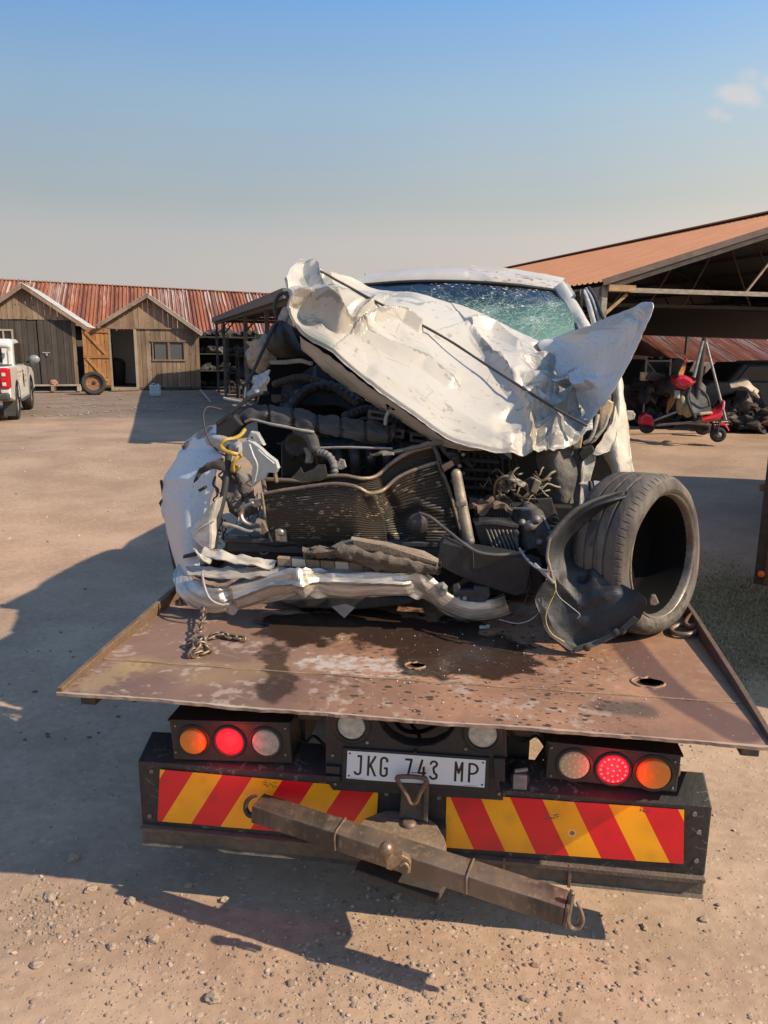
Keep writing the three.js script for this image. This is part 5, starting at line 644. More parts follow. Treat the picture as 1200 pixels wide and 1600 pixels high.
{ // ---- engine bay
  const dark = [M.blackMetal, M.plastic, M.plasticMid, worn([0.03, 0.03, 0.034], 0.5, 0.2, 3), worn([0.06, 0.055, 0.05], 0.7, 0.2, 3)];
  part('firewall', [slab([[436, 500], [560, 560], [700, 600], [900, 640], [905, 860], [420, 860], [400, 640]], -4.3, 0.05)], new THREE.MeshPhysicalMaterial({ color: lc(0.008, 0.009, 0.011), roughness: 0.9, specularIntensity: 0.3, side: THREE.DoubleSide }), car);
  part('bay_floor', slab([[345, 840], [860, 850], [850, 930], [420, 930]], -3.6, 0.7), M.blackMetal, car);
  // radiator support beam across the top
  const sg = [[[340, 662, -3.7], [364, 646, -3.7], [390, 631, -3.7], [449, 635, -3.68], [502, 647, -3.66], [560, 656, -3.66], [620, 664, -3.68]], [[338, 672, -3.66], [366, 664, -3.65], [392, 646, -3.65], [449, 650, -3.62], [502, 661, -3.6], [560, 671, -3.6], [616, 678, -3.62]], [[345, 683, -3.66], [372, 678, -3.66], [386, 660, -3.64], [425, 663, -3.61], [489, 675, -3.59], [560, 688, -3.6], [612, 692, -3.62]]];
  part('radiator_support', sheet(sg, 110, 24, { thick: 0.02, disp: (s, t, u, v, p) => 0.010 * crumple(p, 7, 3) + 0.012 * fbm(p.x * 12, p.y * 12, p.z * 12, 3) - 0.014 * (Math.abs(((u - 400) % 38) / 38 - 0.5) < 0.05 ? 1 : 0), edge: rag(0.008, 25) }), worn([0.05, 0.048, 0.046], 0.65, 0, 3, 0.002), car, { uv: false });
  part('support_lip', tz([[384, 659, -3.6], [396, 656, -3.58], [425, 663, -3.57], [460, 670, -3.56], [489, 675, -3.56]], 0.007, { wob: 0.6 }), M.grey, car);
  part('support_box', slab([[338, 664], [366, 648], [380, 664], [362, 684], [338, 680]], -3.62, 0.08, { bevel: 0.01 }), M.plastic, car);
  for (const [a, b] of [[560, 662], [600, 668], [640, 676], [575, 640]]) part('shroud_window', slab([[a, b], [a + 32, b + 4], [a + 31, b + 18], [a, b + 14]], -3.66, 0.03, { holes: [[[a + 4, b + 4], [a + 28, b + 7], [a + 27, b + 14], [a + 4, b + 11]]], bevel: 0.002 }), M.plasticMid, car);
  for (const [L, r, m] of [[[[452, 640, -4.0], [480, 610, -4.05], [520, 605, -4.1], [560, 630, -4.0]], 0.03, 3], [[[430, 600, -4.1], [470, 590, -4.1], [510, 600, -4.1]], 0.02, 4], [[[540, 650, -3.9], [580, 640, -3.95], [620, 662, -3.9]], 0.024, 2]]) part('intake_hose', tz(L, (t) => r * (1 + 0.08 * Math.sin(t * 70)), { seg: 70 }), dark[m], car);
  part('insulation_pad', sheet([[[440, 600, -4.2], [500, 590, -4.2], [560, 600, -4.2]], [[436, 640, -4.1], [500, 632, -4.08], [570, 646, -4.1]]], 40, 20, { thick: 0.01, disp: (s, t, u, v, p) => 0.03 * crumple(p, 4, 3) }), worn([0.02, 0.022, 0.026], 0.8, 0, 3), car, { uv: false });
  part('reflection_strip', sheet([[[466, 586, -4.15], [496, 570, -4.18], [520, 576, -4.2]], [[458, 606, -4.12], [490, 596, -4.12], [524, 600, -4.14]]], 10, 6, { thick: 0.004 }), std([0.03, 0.045, 0.06], 0.15), car, { uv: false });  // dark blue strip added to stand for a glassy reflection in the bay
  part('plenum', [slab([[440, 690], [560, 694], [680, 706], [690, 760], [600, 756], [440, 746]], -3.85, 0.3, { bevel: 0.02 })], dark[3], car);
  for (let i = 0; i < 7; i++) part('intake_runner', tz([[500 + i * 26, 700, -3.75], [502 + i * 26, 715, -3.68], [504 + i * 26, 735, -3.72]], 0.028), dark[i % 3], car);
  part('engine_block', [slab([[690, 690], [760, 700], [800, 720], [800, 800], [720, 800]], -3.95, 0.4, { bevel: 0.02 })], dark[0], car);
  for (let i = 0; i < 9; i++) part('engine_rib', slab([[716 + i * 11, 704 + i * 2], [721 + i * 11, 705 + i * 2], [724 + i * 11, 780], [719 + i * 11, 780]], -3.9, 0.05), dark[4], car);
  for (let i = 0; i < 5; i++) part('fan_blade', slab([[724, 716 + i * 14], [780, 720 + i * 14], [780, 725 + i * 14], [724, 722 + i * 14]], -3.84, 0.03), dark[2], car);
  part('pulley', mv(rot(lathe([[0, 0.01], [0.03, 0.014], [0.04, 0.03], [0.06, 0.03], [0.062, 0], [0, -0.02]], 28), Math.PI / 2, 0, 0), onZ(464, 694, -3.7)), dark[4], car);
  part('shroud_plate', slab([[454, 747], [462, 740], [470, 730], [474, 739], [488, 734], [497, 726], [508, 726], [512, 746], [500, 752], [470, 752]], -3.42, 0.005, { bevel: 0.001 }), worn([0.06, 0.055, 0.05], 0.6, 0.2, 4), car);
  // white and translucent plastic left over from the lamp
  const lampP = new THREE.MeshPhysicalMaterial({ color: lc(0.55, 0.58, 0.56), roughness: 0.35, transmission: 0.25, thickness: 0, side: THREE.DoubleSide, bumpMap: re(grimeB, 4), bumpScale: 0.003 });
  part('headlamp_shell', slab([[376, 691], [386, 689], [395, 692], [407, 700], [420, 709], [433, 720], [437, 731], [433, 738], [420, 737], [414, 748], [404, 752], [394, 761], [391, 742], [394, 730], [389, 722], [376, 712]], -3.42, 0.03, { bevel: 0.005, tilt: 0.25, rough: 0.012 }), lampP, car);
  part('lamp_rib', tz([[390, 695, -3.40], [396, 712, -3.39], [402, 728, -3.39], [398, 752, -3.4]], 0.005), lampP, car); part('lamp_rib', tz([[404, 703, -3.4], [416, 714, -3.39], [428, 724, -3.39]], 0.004), lampP, car);
  part('headlamp_bracket', slab([[384, 688], [392, 674], [402, 676], [410, 690], [413, 696], [400, 696], [396, 690]], -3.5, 0.03, { bevel: 0.006, holes: [[[391, 680], [397, 680], [398, 687], [391, 687]]] }), worn([0.36, 0.37, 0.36], 0.5, 0, 3), car);
  part('white_duct', rod(onZ(330, 686, -3.66), onZ(378, 702, -3.5), 0.034, 0.036, 24), worn([0.36, 0.35, 0.34], 0.45, 0, 3), car);
  part('washer_bottle', slab([[297, 829], [303, 820], [318, 803], [326, 792], [341, 779], [338, 796], [333, 813], [335, 834], [333, 857], [320, 859], [308, 850], [299, 842]], -3.29, 0.07, { bevel: 0.014, tilt: 0.2, rough: 0.008 }), worn([0.46, 0.45, 0.42], 0.45, 0, 2, 0.001), car);
  part('bottle_seam', tz([[303, 834, -3.275], [318, 822, -3.27], [334, 814, -3.275]], 0.004), worn([0.46, 0.45, 0.42], 0.45, 0, 2), car);
  part('inner_wing', [sheet([[[352, 716, -3.6], [372, 730, -3.55], [394, 745, -3.55]], [[350, 770, -3.56], [370, 776, -3.52], [398, 770, -3.55]], [[356, 800, -3.56], [378, 812, -3.52], [404, 800, -3.56]]], 30, 40, { thick: 0.004, disp: (s, t, u, v, p) => 0.02 * crumple(p, 7, 1), edge: rag(0.014, 25) })], worn([0.15, 0.14, 0.13], 0.6, 0, 3), car, { uv: false });
  part('torn_panel', sheet([[[398, 588, -3.75], [410, 582, -3.75], [421, 577, -3.75]], [[393, 606, -3.72], [406, 600, -3.68], [418, 596, -3.72]], [[385, 620, -3.72], [402, 618, -3.68], [415, 613, -3.72]]], 24, 30, { thick: 0.003, disp: (s, t, u, v, p) => 0.014 * crumple(p, 10, 2), edge: rag(0.012, 30) }), worn([0.42, 0.42, 0.40], 0.4, 0.2, 3), car, { uv: false });
  part('airbag_cloth', sheet([[[388, 538, -4.2], [402, 528, -4.15], [418, 524, -4.2], [432, 530, -4.2]], [[386, 552, -4.15], [402, 546, -4.05], [416, 548, -4.1], [430, 552, -4.15]], [[394, 568, -4.15], [408, 566, -4.08], [420, 566, -4.12], [428, 566, -4.15]], [[398, 580, -4.2], [408, 580, -4.15], [418, 576, -4.15], [424, 572, -4.2]]], 40, 40, { thick: 0.004, disp: (s, t, u, v, p) => 0.03 * crumple(p, 6, 5) + 0.02 * fbm(p.x * 10, p.y * 10, p.z * 10, 2), edge: rag(0.02, 18) }), worn([0.33, 0.29, 0.235], 0.9, 0, 3), car, { uv: false });
  part('cloth_edge', tz([[424, 566, -4.0], [446, 566, -3.95], [470, 564, -3.92], [486, 568, -3.9]], 0.012, { wob: 0.4, flat: 0.5 }), worn([0.25, 0.24, 0.22], 0.8, 0, 3), car);
  // door mirror hanging upside down left of the bonnet
  const mg = [[[424, 508, -4.05], [440, 500, -4.0], [456, 512, -4.05]], [[416, 524, -4.02], [440, 515, -3.88], [464, 530, -4.0]], [[416, 544, -4.02], [442, 540, -3.86], [476, 550, -3.98]], [[432, 558, -4.05], [452, 560, -3.95], [484, 562, -4.0]]];
  const mir = part('door_mirror', sheet(mg, 40, 40, { thick: 0.05, disp: (s, t, u, v, p) => 0.012 * fbm(p.x * 8, p.y * 8, p.z * 8, 3) }), worn([0.018, 0.017, 0.016], 0.7, 0, 3), car, { uv: false });
  part('mirror_frame', tz([[432, 498, -4.0], [429, 480, -4.0], [434, 464, -4.0], [444, 458, -4.0], [452, 466, -3.98]], 0.010), M.plasticMid, mir);
  part('mirror_stay', slab([[434, 496], [442, 480], [448, 478], [452, 492], [446, 504], [434, 500]], -4.0, 0.03, { bevel: 0.006 }), M.lightGrey, mir);
  part('gas_strut', tz([[432, 504, -3.95], [412, 545, -3.85], [396, 580, -3.78], [384, 604, -3.72], [381, 622, -3.68]], 0.0085), M.plastic, car);
  part('strut_arm', tz([[340, 662, -3.6], [362, 644, -3.62], [384, 626, -3.64], [404, 616, -3.66], [418, 614, -3.7]], 0.010), M.plastic, car);
  part('loose_rod', tz([[350, 622, -3.7], [366, 626, -3.68], [388, 630, -3.66]], 0.006, { wob: 0.5 }), M.lightGrey, car);
  part('loose_wire', tz([[346, 640, -3.6], [326, 636, -3.55], [318, 646, -3.5], [320, 668, -3.46], [328, 690, -3.44], [342, 706, -3.44], [352, 712, -3.46]], 0.0045), M.plastic, car);
  part('yellow_hose', tz([[382, 672, -3.56], [376, 680, -3.52], [366, 685, -3.46], [352, 688, -3.42], [345, 696, -3.41], [351, 704, -3.40], [362, 708, -3.40], [374, 711, -3.42]], 0.0105), worn([0.38, 0.255, 0.045], 0.5, 0, 6, 0.0004), car);
  part('yellow_hose', tz([[376, 712, -3.42], [368, 718, -3.40], [364, 728, -3.40], [366, 736, -3.41], [373, 730, -3.42]], 0.0105), worn([0.38, 0.255, 0.045], 0.5, 0, 6, 0.0004), car);
  part('upright_bar', tz([[358, 700, -3.46], [354, 740, -3.42], [348, 780, -3.38], [338, 820, -3.34], [334, 856, -3.32]], 0.017, { wob: 0.12 }), M.plastic, car);
  part('wheel_arch_scrap', sheet([[[350, 716, -3.36], [330, 722, -3.33], [312, 732, -3.32], [302, 752, -3.34]], [[352, 736, -3.38], [334, 734, -3.35], [318, 740, -3.34], [303, 755, -3.34]]], 30, 10, { thick: 0.006, disp: (s, t, u, v, p) => 0.008 * crumple(p, 8, 2), edge: rag(0.006, 30) }), M.plasticMid, car, { uv: false });
  part('rubber_strap', slab([[309, 765], [320, 759], [322, 763], [312, 769]], -3.33, 0.02), M.plastic, car);
  part('ribbed_hose', tz([[494, 706, -3.56], [508, 709, -3.52], [517, 716, -3.5], [522, 728, -3.48], [523, 746, -3.47]], (t) => 0.017 + 0.0022 * Math.sin(t * 60), { seg: 90 }), worn([0.20, 0.19, 0.175], 0.5, 0.2, 5), car);
  part('coolant_hose', tz([[466, 672, -3.66], [478, 677, -3.6], [487, 686, -3.57], [491, 700, -3.55]], 0.030), worn([0.07, 0.068, 0.064], 0.7, 0, 4), car);
  part('hose_joint', [slab([[474, 700], [487, 698], [488, 710], [486, 724], [476, 724], [478, 712]], -3.56, 0.05, { bevel: 0.006 })], worn([0.20, 0.20, 0.19], 0.5, 0.3, 5), car);
  part('lifting_eye', slab([[524, 726], [531, 717], [538, 719], [541, 730], [534, 734], [526, 733]], -3.5, 0.012, { bevel: 0.003, holes: [[[532, 722], [536, 723], [535, 727], [532, 726]]] }), worn([0.27, 0.27, 0.26], 0.5, 0.3, 5), car);
  part('support_rod', tz([[500, 700, -3.55], [540, 699, -3.53], [580, 700, -3.52], [612, 701, -3.52]], 0.006), M.grey, car);
  part('broken_strip', sheet([[[572, 714, -3.52], [590, 706, -3.5], [630, 700, -3.49], [660, 692, -3.49], [690, 688, -3.49]], [[578, 712, -3.51], [592, 710, -3.49], [632, 704, -3.48], [662, 697, -3.48], [692, 692, -3.48]]], 50, 4, { thick: 0.012, disp: (s, t, u, v, p) => 0.008 * crumple(p, 8, 3) }), worn([0.20, 0.165, 0.125], 0.6, 0.2, 4), car, { uv: false });
  part('broken_strip', slab([[597, 709], [614, 707], [616, 711], [598, 713]], -3.48, 0.015), M.alu, car);
  part('valve_block', [slab([[684, 694], [694, 690], [698, 706], [708, 706], [716, 712], [718, 730], [708, 724], [690, 706]], -3.55, 0.06, { bevel: 0.004 })], M.plastic, car);
  for (let i = 0; i < 12; i++) part('fitting', mv(new THREE.SphereGeometry(0.009 + 0.004 * R0(), 10, 8), onZ(rr(690, 724), 692 + i * 6, -3.53)), i % 3 ? M.plasticMid : M.grey, car);
  // battery tray, fuse box, air filter box on the right
  part('battery', [slab([[737, 786], [796, 794], [802, 818], [742, 814]], -3.52, 0.2, { bevel: 0.008 })], dark[1], car);
  for (let i = 0; i < 12; i++) part('battery_rib', slab([[744 + i * 4.6, 796 + i * 0.5], [746.5 + i * 4.6, 796 + i * 0.5], [747 + i * 4.6, 808], [744.5 + i * 4.6, 808]], -3.505, 0.02, { bevel: 0.002 }), M.plasticMid, car);
  part('battery_top', sheet([[[732, 780, -3.6], [762, 776, -3.62], [798, 778, -3.6]], [[734, 790, -3.48], [764, 790, -3.46], [800, 794, -3.48]]], 40, 16, { thick: 0.02, disp: (s, t, u, v, p) => 0.02 * crumple(p, 9, 2) + 0.02 * fbm(p.x * 16, p.y * 16, p.z * 16, 3), edge: rag(0.02, 30) }), worn([0.15, 0.11, 0.08], 0.8, 0.1, 4, 0.003), car, { uv: false });
  part('air_filter_box', [slab([[741, 818], [748, 814], [800, 818], [812, 832], [812, 858], [800, 862], [766, 864], [752, 858]], -3.38, 0.2, { bevel: 0.008 })], M.plastic, car);
  const ribs = []; for (let i = 0; i < 8; i++) { const u = 760 + i * 6.3; part('box_rib', tz([[u, 827 + i * 0.4, -3.37], [u + 12, 858, -3.365]].map(([a, b, c]) => [Math.min(a, 810), b, c]), 0.0055), worn([0.14, 0.125, 0.105], 0.7, 0, 5), car); }
  part('box_lid', sheet([[[738, 812, -3.5], [770, 808, -3.5], [806, 812, -3.5]], [[742, 817, -3.37], [772, 815, -3.36], [811, 821, -3.37]]], 20, 8, { thick: 0.012 }), M.plasticMid, car, { uv: false });
  part('suspension_tower', sheet([[[800, 790, -3.6], [830, 784, -3.58], [850, 796, -3.55]], [[800, 812, -3.5], [828, 800, -3.42], [856, 818, -3.42]], [[806, 836, -3.46], [832, 824, -3.36], [858, 846, -3.38]], [[812, 866, -3.42], [836, 856, -3.34], [858, 872, -3.36]]], 40, 40, { thick: 0.008, disp: (s, t, u, v, p) => 0.02 * crumple(p, 6, 3) + 0.02 * fbm(p.x * 12, p.y * 12, p.z * 12, 2) }), worn([0.075, 0.07, 0.064], 0.7, 0.1, 3), car, { uv: false });
  for (const [u, v, r] of [[829, 822, 0.022], [843, 847, 0.012], [816, 816, 0.012], [838, 812, 0.016]]) part('tower_nut', mv(rot(lathe([[0, 0.02], [r * 0.6, 0.02], [r, 0.008], [r * 1.3, 0]], 16), Math.PI / 2, 0, 0), onZ(u, v, -3.35)), M.steelGrey, car);
  part('tower_edge', tz([[800, 794, -3.5], [824, 796, -3.45], [846, 806, -3.4], [858, 826, -3.38]], 0.005, { wob: 0.4 }), M.grey, car);
  part('bracket_plate', slab([[838, 780], [862, 778], [866, 796], [862, 820], [854, 812], [846, 794]], -3.42, 0.012, { bevel: 0.003 }), M.darkDust, car);
  part('bracket_plate', slab([[836, 748], [846, 753], [838, 772], [829, 768]], -3.5, 0.02), worn([0.27, 0.23, 0.17], 0.6, 0.2, 4), car);
  part('ribbed_block', slab([[818, 756], [834, 742], [846, 752], [830, 774]], -3.53, 0.05), M.plastic, car);
  const wr = rngOf(12), wm = [worn([0.22, 0.17, 0.11], 0.6, 0, 5), M.plasticMid, worn([0.13, 0.11, 0.09], 0.6, 0, 5), M.grey];
  for (let i = 0; i < 9; i++) { const a = i * 0.12; part('cable', tz([[772 + 4 * i, 770 - i, -3.55], [776 + 3 * i, 752 - 2 * i + 6 * a, -3.5], [790 + 3 * i, 744 + 2 * i, -3.48], [806 + 2 * i, 748 + i, -3.5], [818 + i, 760 + i, -3.52]], 0.0055), wm[i % 4], car); }
  for (let i = 0; i < 42; i++) { const u = rr(735, 850, wr), v = rr(735, 800, wr), L = rr(8, 34, wr), a = rr(-1, 1, wr), z = -3.5 - rr(0, 0.2, wr); part('cable', tz([[u, v, z], [u + L * 0.4, v - 8 * a, z + 0.03], [u + L * 0.8, v + 5 * a, z + 0.02], [u + L, v + 9 * a, z]], rr(0.002, 0.006, wr)), wm[Math.floor(wr() * 4)], car); }
  for (let i = 0; i < 60; i++) { const u = rr(420, 860, wr), v = rr(570, 760, wr) + (u - 420) * 0.12, s = rr(4, 16, wr), z = -3.75 - rr(0, 0.4, wr), k = rr(-0.4, 0.4, wr); if (v > 790) continue; part('bracket', slab([[u, v], [u + s, v + s * k], [u + s, v + s * (k + 0.6)], [u + s * 0.4, v + s * 0.9], [u, v + s * 0.7]], z, rr(0.01, 0.06, wr), { bevel: 0.002 }), dark[Math.floor(wr() * 5)], car); }
  for (let i = 0; i < 26; i++) { const u = rr(420, 700, wr), v = rr(640, 735, wr), L = rr(20, 90, wr), z = -3.7 - rr(0, 0.15, wr), a = rr(-1, 1, wr); part('hose', tz([[u, v, z], [u + L * 0.4, v + 10 * a, z + 0.04], [u + L * 0.8, v - 6 * a, z + 0.03], [u + L, v + 8 * a, z]], rr(0.004, 0.014, wr)), dark[Math.floor(wr() * 5)], car); }
  for (let i = 0; i < 34; i++) { const u = rr(335, 410, wr), v = rr(725, 850, wr), L = rr(10, 34, wr), z = -3.45 - rr(0, 0.1, wr), a = rr(-1, 1, wr); part('cable', tz([[u, v, z], [u + 4 * a, v + L * 0.4, z + 0.03], [u - 6 * a, v + L * 0.7, z + 0.02], [u + 3, v + L, z]], rr(0.002, 0.007, wr)), [M.plastic, M.plasticMid, M.grey, dark[4]][Math.floor(wr() * 4)], car); }
  part('lower_hose', tz([[404, 846, -3.36], [430, 850, -3.36], [460, 849, -3.37], [474, 852, -3.36]], 0.014), M.plastic, car);
}
{ // ---- right flank: insulation, torn wing skin, hinge, wheel and its plastic liner
  part('insulation', sheet([[[842, 694, -3.75], [866, 686, -3.72], [897, 694, -3.75]], [[838, 720, -3.72], [866, 712, -3.66], [898, 730, -3.74]], [[850, 750, -3.72], [872, 748, -3.67], [897, 760, -3.74]], [[862, 784, -3.74], [876, 784, -3.72], [896, 786, -3.76]]], 40, 40, { thick: 0.01, disp: (s, t, u, v, p) => 0.03 * fbm(p.x * 6, p.y * 6, p.z * 6, 3) + 0.012 * crumple(p, 5, 2) }), worn([0.125, 0.118, 0.11], 0.95, 0, 3, 0.002), car, { uv: false });
  part('wing_strut', sheet([[[896, 700, -3.9], [912, 704, -3.84], [934, 708, -3.86]], [[896, 725, -3.88], [910, 728, -3.80], [930, 728, -3.84]], [[896, 755, -3.86], [908, 756, -3.79], [922, 752, -3.83]], [[894, 796, -3.84], [906, 794, -3.78], [916, 786, -3.82]]], 20, 50, { thick: 0.006, disp: (s, t, u, v, p) => 0.008 * Math.sin(s * 16) + 0.008 * crumple(p, 5, 2) + (Math.abs(v - 756) < 2 ? 0.01 : 0) }), worn([0.33, 0.32, 0.30], 0.55, 0, 3), car, { uv: false });
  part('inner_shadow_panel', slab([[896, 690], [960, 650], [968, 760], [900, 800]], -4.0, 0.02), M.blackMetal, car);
  const wingM = paintMat(damaged(71, [[0.1, 0.8, 0.2, 0.05, 0.7, [0.2, 0.19, 0.18]], [0.9, 0.3, 0.05, 0.3, 0.6]], { scr: 70, w: 512, h: 512, base: [0.52, 0.475, 0.40] }));
  part('torn_wing_skin', sheet([[[962, 580, -4.12], [966, 584, -4.1], [969, 590, -4.12]], [[958, 608, -4.05], [967, 610, -4.0], [976, 620, -4.06]], [[957, 640, -3.98], [968, 642, -3.92], [981, 656, -4.0]], [[948, 676, -3.92], [966, 680, -3.85], [984, 694, -3.95]], [[940, 708, -3.88], [964, 712, -3.82], [987, 722, -3.92]], [[952, 730, -3.86], [968, 732, -3.82], [988, 740, -3.92]], [[957, 748, -3.84], [966, 752, -3.82], [978, 754, -3.9]], [[955, 764, -3.82], [958, 763, -3.81], [962, 762, -3.83]]], 30, 100, { thick: 0.003, disp: (s, t, u, v, p) => 0.012 * crumple(p, 4, 3) + 0.012 * Math.max(0, 1 - segDist(u, v, [[966, 585], [974, 640], [980, 720]]) / 6) + 0.01 * fbm(p.x * 7, p.y * 7, p.z * 7, 2), edge: rag(0.007, 26) }), wingM, car, { uv: false });
  part('torn_wing_skin', sheet([[[962, 634, -3.9], [956, 660, -3.86], [942, 682, -3.83], [925, 711, -3.8]], [[966, 650, -3.9], [960, 680, -3.85], [950, 698, -3.82], [928, 711, -3.8]], [[966, 680, -3.88], [962, 700, -3.84], [952, 706, -3.82], [932, 711, -3.8]]], 40, 20, { thick: 0.003, disp: (s, t, u, v, p) => 0.008 * crumple(p, 5, 6), edge: rag(0.006, 26) }), wingM, car, { uv: false });
  for (const [p, z] of [[[[948, 623], [959, 629], [957, 642], [947, 665], [941, 674], [936, 671], [937, 653], [942, 632]], -3.78], [[[936, 672], [942, 675], [930, 690], [922, 694]], -3.8], [[[876, 684], [890, 678], [904, 677], [912, 674], [908, 700], [899, 701], [892, 690]], -3.68]]) part('foam_pad', slab(p, z, 0.06, { bevel: 0.006, rough: 0.01 }), M.cream, car);
  part('hinge_strip', [tz([[934, 650, -3.75], [930, 668, -3.72], [922, 686, -3.7], [914, 692, -3.7]], 0.010, { wob: 0.3 }), tz([[950, 650, -3.74], [944, 668, -3.72], [930, 684, -3.7]], 0.008, { wob: 0.3 })], M.grey, car);
  part('wing_bracket', slab([[903, 708], [910, 700], [926, 696], [930, 704], [916, 716], [910, 722]], -3.72, 0.04, { bevel: 0.006 }), M.plastic, car);
  part('door_hinge', slab([[980, 642], [989, 642], [993, 648], [991, 655], [984, 657], [979, 654]], -4.0, 0.02, { bevel: 0.003, holes: [[[987, 647], [990, 648], [990, 651], [987, 651]]] }), worn([0.45, 0.43, 0.38], 0.5, 0, 4), car);
  part('folded_corner', sheet([[[928, 751, -3.72], [944, 752, -3.7], [957, 753, -3.72]], [[930, 766, -3.68], [942, 764, -3.66], [955, 764, -3.7]], [[933, 778, -3.66], [938, 776, -3.65], [943, 773, -3.66]]], 16, 16, { thick: 0.004, disp: (s, t, u, v, p) => 0.006 * crumple(p, 6, 3) }), worn([0.44, 0.45, 0.46], 0.4, 0, 2), car, { uv: false });
  part('lamp_bracket', slab([[912, 765], [918, 759], [926, 761], [931, 776], [924, 782], [920, 788], [914, 783]], -3.66, 0.02, { bevel: 0.004, holes: [[[915, 768], [919, 768], [919, 773], [915, 773]]] }), M.lightGrey, car);
  part('rubber_strip', tz([[922, 754, -3.66], [924, 766, -3.65], [927, 780, -3.64]], 0.010), M.plastic, car);
  // the burst front tyre, pushed out and steered hard over
  const axis = V(0.74, 0.07, 0.62).normalize(), C = V(0.635, DY + 0.343, -3.33), q = new THREE.Quaternion().setFromUnitVectors(V(0, 1, 0), axis);
  const prof = [[0.264, 0.116], [0.270, 0.126], [0.282, 0.133], [0.300, 0.133], [0.322, 0.122], [0.336, 0.104]];
  const grooves = [[0.343, 0.085], [0.343, 0.052], [0.335, 0.050], [0.335, 0.042], [0.345, 0.040], [0.346, 0.006], [0.337, 0.004], [0.337, -0.004], [0.346, -0.006]];
  const half = [...prof, ...grooves.slice(0, 6)], full = [...half, [0.337, 0.004], [0.337, -0.004], ...half.slice().reverse().map(([a, b]) => [a, -b])], inner = full.slice().reverse().map(([a, b]) => [Math.max(0.258, a - 0.012), b * 0.88]);
  let tg = lathe([...full, ...inner, full[0]], 420); { const p = tg.attributes.position; for (let i = 0; i < p.count; i++) { let x = p.getX(i), y = p.getY(i), z = p.getZ(i), r = Math.hypot(x, z), a = Math.atan2(z, x); const k = r > 0.33 && Math.abs(y) > 0.088 && ((a + 10) * 70 / 6.2832) % 1 < 0.2 ? -0.004 : 0, w = 0.006 * fbm(x * 7, y * 7, z * 7, 2); p.setXYZ(i, x * (1 + (k + w) / r), y * (1 + 0.08 * Math.sin(a * 2 + 1)), z * (1 + (k + w) / r)); } tg.computeVertexNormals(); }
  tg = toCreasedNormals(tg, 0.5); tg.applyQuaternion(q); tg.translate(C.x, C.y, C.z);
  const wheel = part('front_tyre', boxUV(tg), std([1, 1, 1], 0.85, 0, { map: tex(512, 512, (x, y) => { const st = pn(x * 90, y * 3, 90, 5), b = pf(x, y, 9, 5, 15), f = pn(x * 30, y * 1.5, 30, 9); return mixc([0.055, 0.046, 0.038], [0.20, 0.165, 0.13], clamp(0.25 + 1.1 * (b - 0.5) + 0.5 * (st - 0.5) + 0.4 * (f - 0.5))); }), bumpMap: re(grimeB, 4), bumpScale: 0.002 }), car, { uv: false, label: 'burst tyre dusted brown, its centre gone' });
  const bead = lathe([[0.252, 0.085], [0.255, 0.112], [0.262, 0.124], [0.268, 0.120], [0.267, 0.104]], 80); bead.applyQuaternion(q); part('tyre_bead', bead.translate(C.x, C.y, C.z), worn([0.20, 0.175, 0.15], 0.45, 0.3, 4, 0.001), wheel);
  const barrel = lathe([[0.253, 0.09], [0.24, 0.05], [0.225, -0.06], [0.215, -0.1], [0.05, -0.11], [0, -0.11]], 60); barrel.applyQuaternion(q); part('rim_barrel', barrel.translate(C.x, C.y, C.z), new THREE.MeshPhysicalMaterial({ color: lc(0.006, 0.006, 0.006), roughness: 0.9, specularIntensity: 0.2, side: THREE.DoubleSide }), wheel);
  { const p = C.clone().addScaledVector(axis, 0.12); part('rim_shard', [slab([[1015, 938], [1018, 930], [1024, 929], [1030, 942], [1024, 946], [1016, 945]], -3.1, 0.01)], M.alu, car); }
  // liner: a big sheet of black plastic leaning before the tyre
  const liner = [[[948, 779, -3.20], [972, 770, -3.2], [997, 764, -3.2]], [[905, 795, -3.14], [945, 784, -3.1], [988, 776, -3.16]], [[880, 816, -3.1], [912, 806, -3.1], [950, 792, -3.16]], [[859, 842, -3.06], [892, 842, -3.12], [930, 838, -3.2]], [[855, 868, -3.04], [894, 868, -3.14], [926, 868, -3.16]], [[860, 896, -3.02], [905, 896, -3.08], [950, 902, -3.04]], [[842, 920, -3.0], [904, 920, -3.04], [980, 916, -2.99]], [[836, 940, -2.98], [905, 942, -3.02], [1009, 936, -2.93]], [[848, 976, -2.96], [904, 978, -2.99], [1000, 966, -2.94]], [[868, 1002, -2.95], [910, 1002, -2.97], [976, 988, -2.95]], [[888, 1018, -2.955], [906, 1017, -2.95], [934, 1006, -2.96]]];
  const lm = worn([0.021, 0.023, 0.026], 0.55, 0, 2, 0.0015);
  const ln = part('wheel_arch_liner', sheet(liner, 60, 110, { thick: 0.005, disp: (s, t, u, v, p) => 0.012 * fbm(p.x * 6, p.y * 6, p.z * 6, 3) + 0.012 * crumple(p, 4, 4) * sstep(0.3, 0.5, t) - 0.02 * Math.exp(-(((u - 900) / 26) ** 2) - (((v - 845) / 30) ** 2)) + 0.02 * Math.max(0, 1 - segDist(u, v, [[868, 905], [905, 945], [960, 925]]) / 14) + 0.03 * Math.exp(-(((u - 930) / 12) ** 2) - (((v - 900) / 16) ** 2)) - 0.03 * Math.exp(-(((u - 912) / 9) ** 2) - (((v - 905) / 6) ** 2)), edge: rag(0.008, 18) }), lm, car, { uv: false });
  part('liner_lip', sheet([[[838, 936, -2.97], [852, 984, -2.95], [876, 1006, -2.94], [896, 1020, -2.95]], [[848, 934, -2.97], [862, 976, -2.95], [884, 1000, -2.95], [902, 1012, -2.95]]], 40, 8, { thick: 0.006, disp: (s, t, u, v, p) => 0.006 * crumple(p, 6, 2) }), worn([0.11, 0.10, 0.09], 0.6, 0, 3), ln, { uv: false });
